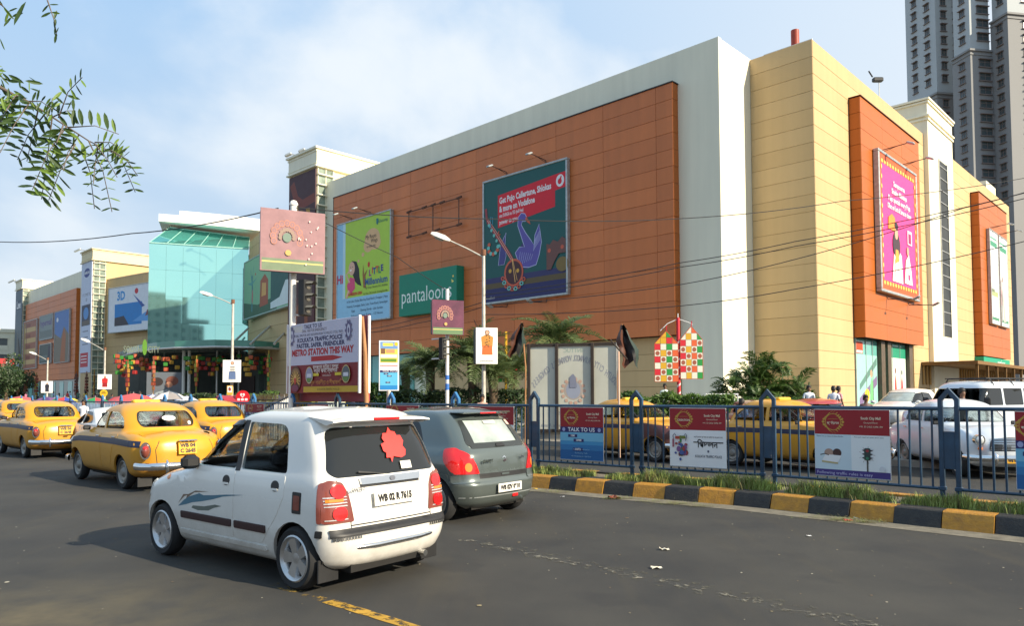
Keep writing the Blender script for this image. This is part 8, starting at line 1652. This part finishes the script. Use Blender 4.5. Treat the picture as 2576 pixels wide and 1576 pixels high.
# ================================================ MARKET UMBRELLAS, KIOSK, RICKSHAW, LANTERNS
def umbrella(px, y, Y, rad, cols, label):
    rad *= 1.2; y -= 4; b = foot(px, Y); z = zat(y, px, Y); r = T('market_umbrella', label, 'umbrella', b, rnd.random(), 'umbrellas of the street stalls'); n = 8
    for i in range(n):
        a0, a1 = 2*math.pi*i/n, 2*math.pi*(i+1)/n; mb = MB(); v = [(0, 0, z)]
        for f, dz in ((.5, .12), (1, .42)): 
            v += [(rad*f*math.cos(a0), rad*f*math.sin(a0), z-dz*rad), (rad*f*math.cos((a0+a1)/2)*.96, rad*f*math.sin((a0+a1)/2)*.96, z-dz*rad+.02), (rad*f*math.cos(a1), rad*f*math.sin(a1), z-dz*rad)]
        mb.add(v, ((0, 1, 2), (0, 2, 3), (1, 4, 5, 2), (2, 5, 6, 3))); mb.build('panel', ink(*cols[i % len(cols)]), r)
    MB().tube([(0, 0, 0), (0, 0, z+.08)], .025, 6).build('pole', STEEL, r); return r
Rr, Gg, Yy, Bb, Ww, Pp = (196, 60, 56), (40, 140, 70), (220, 200, 60), (60, 70, 160), (214, 210, 206), (120, 76, 120)
for a in ((163, 1003, 50, 1.0, [Gg, Rr, Bb, Yy], 'green, yellow, red and blue market umbrella at left'), (240, 1004, 48, .85, [Rr, Gg, Rr, Gg], 'red and green market umbrella right of the multicoloured one'), (336, 994, 46, 1.35, [(206, 84, 80)], 'large plain red market umbrella above the nearest taxi'), (384, 997, 47, .8, [Bb, Ww], 'blue and white market umbrella right of the big red one'), (425, 990, 47, 1.0, [(150, 142, 138), Ww], 'grey and white market umbrella with pointed top'), (120, 1003, 58, 1.0, [Pp, (90, 60, 110)], 'purple market umbrella, left one of two'), (146, 1003, 60, 1.0, [(130, 90, 120), Ww, Pp], 'purple and white striped market umbrella, right one of two'), (52, 1001, 62, 1.1, [(190, 90, 84)], 'faded red umbrella near the left edge'), (305, 1001, 50, .8, [Rr], 'small bright red umbrella left of the large red one'), (470, 1001, 55, .7, [(190, 190, 200)], 'small pale umbrella below the entrance hedge')): umbrella(*a)
r = T('ice_cream_kiosk', 'red ice cream kiosk with round red heart sign left of the sloping white railing', 'kiosk', foot(600, 44)); z = zat(990, 600, 44)
MB().bbox((-1.1, -.5, .3), (-.2, .5, 1.0), .05).build('cart', ink(190, 60, 66), r)
mb = MB(); n = 8; v = []
for i in range(n+1): a = math.pi*i/n; v += [(-1.2+0*a, -.55*math.cos(a), 1.35+.45*math.sin(a)), (.1, -.55*math.cos(a), 1.35+.45*math.sin(a))]
mb.add(v, [(2*i, 2*i+1, 2*i+3, 2*i+2) for i in range(n)]); mb.build('canopy', ink(178, 60, 70), r); zc = zat(1001, 615, 44)
MB().prism(ell(.42, zc, .40, .42, 22), -.5, -.42).build('round_sign', ink(206, 24, 34), r); ar = Art(.003); ar.p([(.42, zc+.0), (.28, zc+.14), (.30, zc+.24), (.38, zc+.25), (.42, zc+.19), (.46, zc+.25), (.54, zc+.24), (.56, zc+.14)], WHT).p([(.42, zc+.06), (.34, zc+.14), (.42, zc+.17), (.50, zc+.14)], ink(206, 24, 34)); 
for x in (.2, .42, .64): ar.r(x-.08, zc-.18, x+.08, zc-.05, WHT)
ar.done(r, -.5); MB().tube([(.42, -.45, 0), (.42, -.45, zc-.4)], .03, 6).build('post', STEEL, r)
# auto rickshaw
r = T('auto_rickshaw', 'auto rickshaw with yellow canopy behind the median fence under the METRO hoarding', 'auto rickshaw', foot(806, 25.5), R(-50)); YR = ink(214, 190, 40); GRN = ink(30, 90, 50)
mb = MB(); sec = [(-1.1, 1.35), (-1.05, 1.62), (-.8, 1.70), (0, 1.73), (.6, 1.68), (.85, 1.5)]; v = []
for x, z in sec: v += [(x, -.62, z-.12), (x, -.5, z), (x, 0, z+.03), (x, .5, z), (x, .62, z-.12)]
mb.add(v, [(i*5+j, i*5+j+1, i*5+5+j+1, i*5+5+j) for i in range(5) for j in range(4)]); mb.build('canopy', YR, r, smooth=60); MB().bbox((-1.15, -.62, .35), (-.2, .62, .95), .08).build('rear_body', GRN, r); MB().bbox((.75, -.35, .35), (1.2, .35, 1.0), .12).build('front_cowl', GRN, r); MB().bbox((-.3, -.6, .3), (.9, .6, .4), .03).build('floor', GRN, r); MB().add([(.95, -.5, 1.0), (.95, .5, 1.0), (.85, .5, 1.55), (.85, -.5, 1.55)], [(0, 1, 2, 3)]).build('windscreen', CGR, r); MB().bbox((-.9, -.5, .9), (-.7, .5, 1.35), .05).build('seat', SEAT, r)
a_, b_ = wheel_mesh(.22, .12, .12, 'steel')
for x, y in ((-.8, -.5), (-.8, .5), (1.15, 0)): w_ = link('wheel', a_, r, (x, y, .22)); link('rim', b_, w_)
for x, y in ((-1.05, -.58), (-1.05, .58), (.85, -.55), (.85, .55)): MB().tube([(x, y, .9), (x*.97, y, 1.6)], .02, 5).build('pillar', BLK, r)
ORD = ('first', 'second', 'third', 'fourth', 'fifth', 'sixth', 'seventh', 'eighth', 'ninth', 'tenth', 'eleventh', 'twelfth', 'thirteenth', 'fourteenth', 'fifteenth', 'sixteenth', 'seventeenth', 'eighteenth', 'nineteenth', 'twentieth', 'twenty-first', 'twenty-second', 'twenty-third', 'twenty-fourth', 'twenty-fifth')
# hanging patchwork lanterns along the canopy, tall woven festival columns
LM_ = {c: MB().bbox((-.21, -.21, -.21), (.21, .21, .21), .05).mesh('lantern') for c in 'rgyo'}
for c, q in LM_.items(): q.materials.append({'r': ink(150, 34, 30), 'g': ink(50, 120, 40), 'y': ink(176, 134, 36), 'o': ink(160, 72, 36)}[c])
rnd = random.Random(55); k_ = 0
for px, n in ((293, 3), (303, 4), (312, 4), (322, 3), (334, 4), (345, 3), (356, 3), (369, 3), (388, 4), (411, 4), (437, 3), (468, 3), (486, 4), (500, 3), (512, 3), (530, 3), (536, 4), (549, 3), (556, 2), (608, 3), (622, 4), (630, 3), (646, 3), (664, 4), (672, 3)):
    Y = 80+rnd.uniform(-3, 4); ct = rnd.choice('rgyo'); r = T('lantern_string', '%s cube lantern string under the canopy, %s from the left' % ({'r': 'mostly red', 'g': 'mostly green', 'y': 'mostly yellow', 'o': 'mostly orange'}[ct].replace('mostly ', 'mostly '), ORD[k_]), 'lanterns', foot(px, Y), 0, 'cube lanterns hanging from the entrance canopy'); k_ += 1; z = zat(rnd.uniform(893, 905), px, Y)
    MB().tube([(0, 0, z-.55*n), (0, 0, z+.6)], .015, 4).build('cord', WI, r)
    for j in range(n):
        for q in range(rnd.choice((1, 2))): o = link('lantern', LM_[ct if rnd.random() < .5 else rnd.choice('rgyo')], r, (rnd.uniform(-.4, .4), rnd.uniform(-.2, .2), z-.55*j-.1)); o.rotation_euler = (0, 0, rnd.random())
for px, y0, y1, Y, w, cc, lb in ((320, 915, 985, 74, 1.0, ((170, 60, 40), (196, 140, 50)), 'red and gold woven festival column, first from the left under the canopy'), (385, 908, 982, 74, 1.05, ((150, 110, 60), (190, 90, 50)), 'brown woven festival column, second under the canopy'), (493, 903, 972, 74, 1.1, ((150, 150, 40), (206, 90, 40)), 'yellow-green woven festival column, third under the canopy'), (675, 890, 995, 70, .9, ((206, 160, 40), (60, 150, 60)), 'yellow and green festival column nearest the METRO hoarding'),
                               (45, 958, 995, 110, 1.2, ((150, 120, 60), (120, 70, 50)), 'thin woven festival column in front of the far wing, first from left'), (64, 948, 995, 108, 1.4, ((160, 110, 60), (130, 60, 50)), 'woven festival column in front of the far wing, second from left'), (91, 943, 995, 106, 1.4, ((170, 150, 50), (150, 70, 50)), 'woven festival column in front of the far wing, third from left'), (191, 940, 995, 100, 1.5, ((150, 80, 60), (110, 70, 60)), 'brown woven column before the middle stair tower, left of two'), (217, 940, 995, 100, 1.3, ((160, 80, 60), (120, 80, 60)), 'brown woven column before the middle stair tower, right of two'), (236, 935, 995, 98, .7, ((206, 170, 60), (180, 120, 50)), 'slim yellow festival pole before the middle stair tower')):
    b = foot(px, Y); z1, z0 = zat(y0, px, Y), zat(y1, px, Y); r = T('festival_column', lb, 'decoration', b, rnd.random()); h = z1-z0; mats_ = [ink(*[int(c_*.8) for c_ in cc[0]]), ink(*[int(c_*.8) for c_ in cc[1]]), ink(120, 50, 36)]; nn = max(5, int(h/.42))
    for j in range(nn):
        f = (j+.5)/nn; ww = w*.36*(.9+.1*math.sin(f*9))*(.6 if j in (0, nn-1) else 1)
        for a in range(4): an = a*math.pi/2+.2*j; MB().bbox((-.5*ww*.8, -.02, 0), (.5*ww*.8, .02, h/nn*.85), .01, Matrix.Translation((ww*.4*math.cos(an), ww*.4*math.sin(an), z1-(j+1)*h/nn)) @ Matrix.Rotation(an+1.57, 4, 'Z')).build('woven_square', mats_[(a+j) % 3 if j % 2 else (a+j) % 2], r)
    MB().tube([(0, 0, 0), (0, 0, z1+.3)], .05, 6).build('pole', mats_[0], r)
# big poster and blue box sign under the canopy
r = T('entrance_poster', 'large poster of a reclining couple behind the festival columns under the canopy', 'poster', mw=frame(foot(368, 76)+Vector((0, 0, 1.0)), (.93, .37, 0))); MB().box((0, 0, 0), (3.3, .1, 3.3)).build('sheet', ink(90, 96, 104), r); ar = Art(); ar.p([(.2, .3), (3.0, .3), (2.9, 1.2), (1.9, 1.5), (.9, 1.2)], ink(140, 150, 156)).e(1.0, 2.3, .55, .45, ink(40, 28, 26)).e(2.4, 2.4, .6, .5, ink(110, 60, 44)).e(2.1, 2.0, .35, .3, ink(170, 116, 90)); ar.done(r)
# low glass screen of the forecourt and a few boundary pieces at left
r = T('glass_balustrade', 'low glazed balustrade along the edge of the mall forecourt', 'balustrade'); a = foot(455, 60); c = foot(715, 52); n = 16; d = (c-a)/n; pm_ = None
for i in range(n+1): p = a+d*i; MB().tube([(p.x, p.y, .3), (p.x, p.y, 1.85)], .04, 6).build('post', STEEL, r)
for i in range(n): p = a+d*i; q = p+d; MB().add([(p.x, p.y, .5), (q.x, q.y, .5), (q.x, q.y, 1.75), (p.x, p.y, 1.75)], [(0, 1, 2, 3)]).build('glass_pane', CGR, r)

# two blocks of flats and a low stand-in for trees, across the road behind the viewer: they stand where the atrium glass and the car bodies mirror them
for (x, y, w, d, h, lb) in ((4, -116, 21, 16, 39, 'tall flats behind the viewer mirrored in the left part of the atrium glass'), (25.2, -112, 7, 12, 30, 'lower grey flats behind the viewer stepping down from the tallest block'), (38, -110, 12, 12, 18.5, 'unseen low block standing in for trees mirrored at the right foot of the atrium')):
    r = T('apartment_building', lb, 'building', (x, y, 0)); MB().box((0, 0, 0), (w, d, h)).build('wall', TWB, r); wm_ = MB().box((0, 0, 0), (1.5, .12, 1.5)).mesh('window'); wm_.materials.append(TWN)
    for i in range(int(w/3.4)):
        for j in range(int(h/3.2)): link('window', wm_, r, (1+3.4*i, d-.05, 1.2+3.2*j))
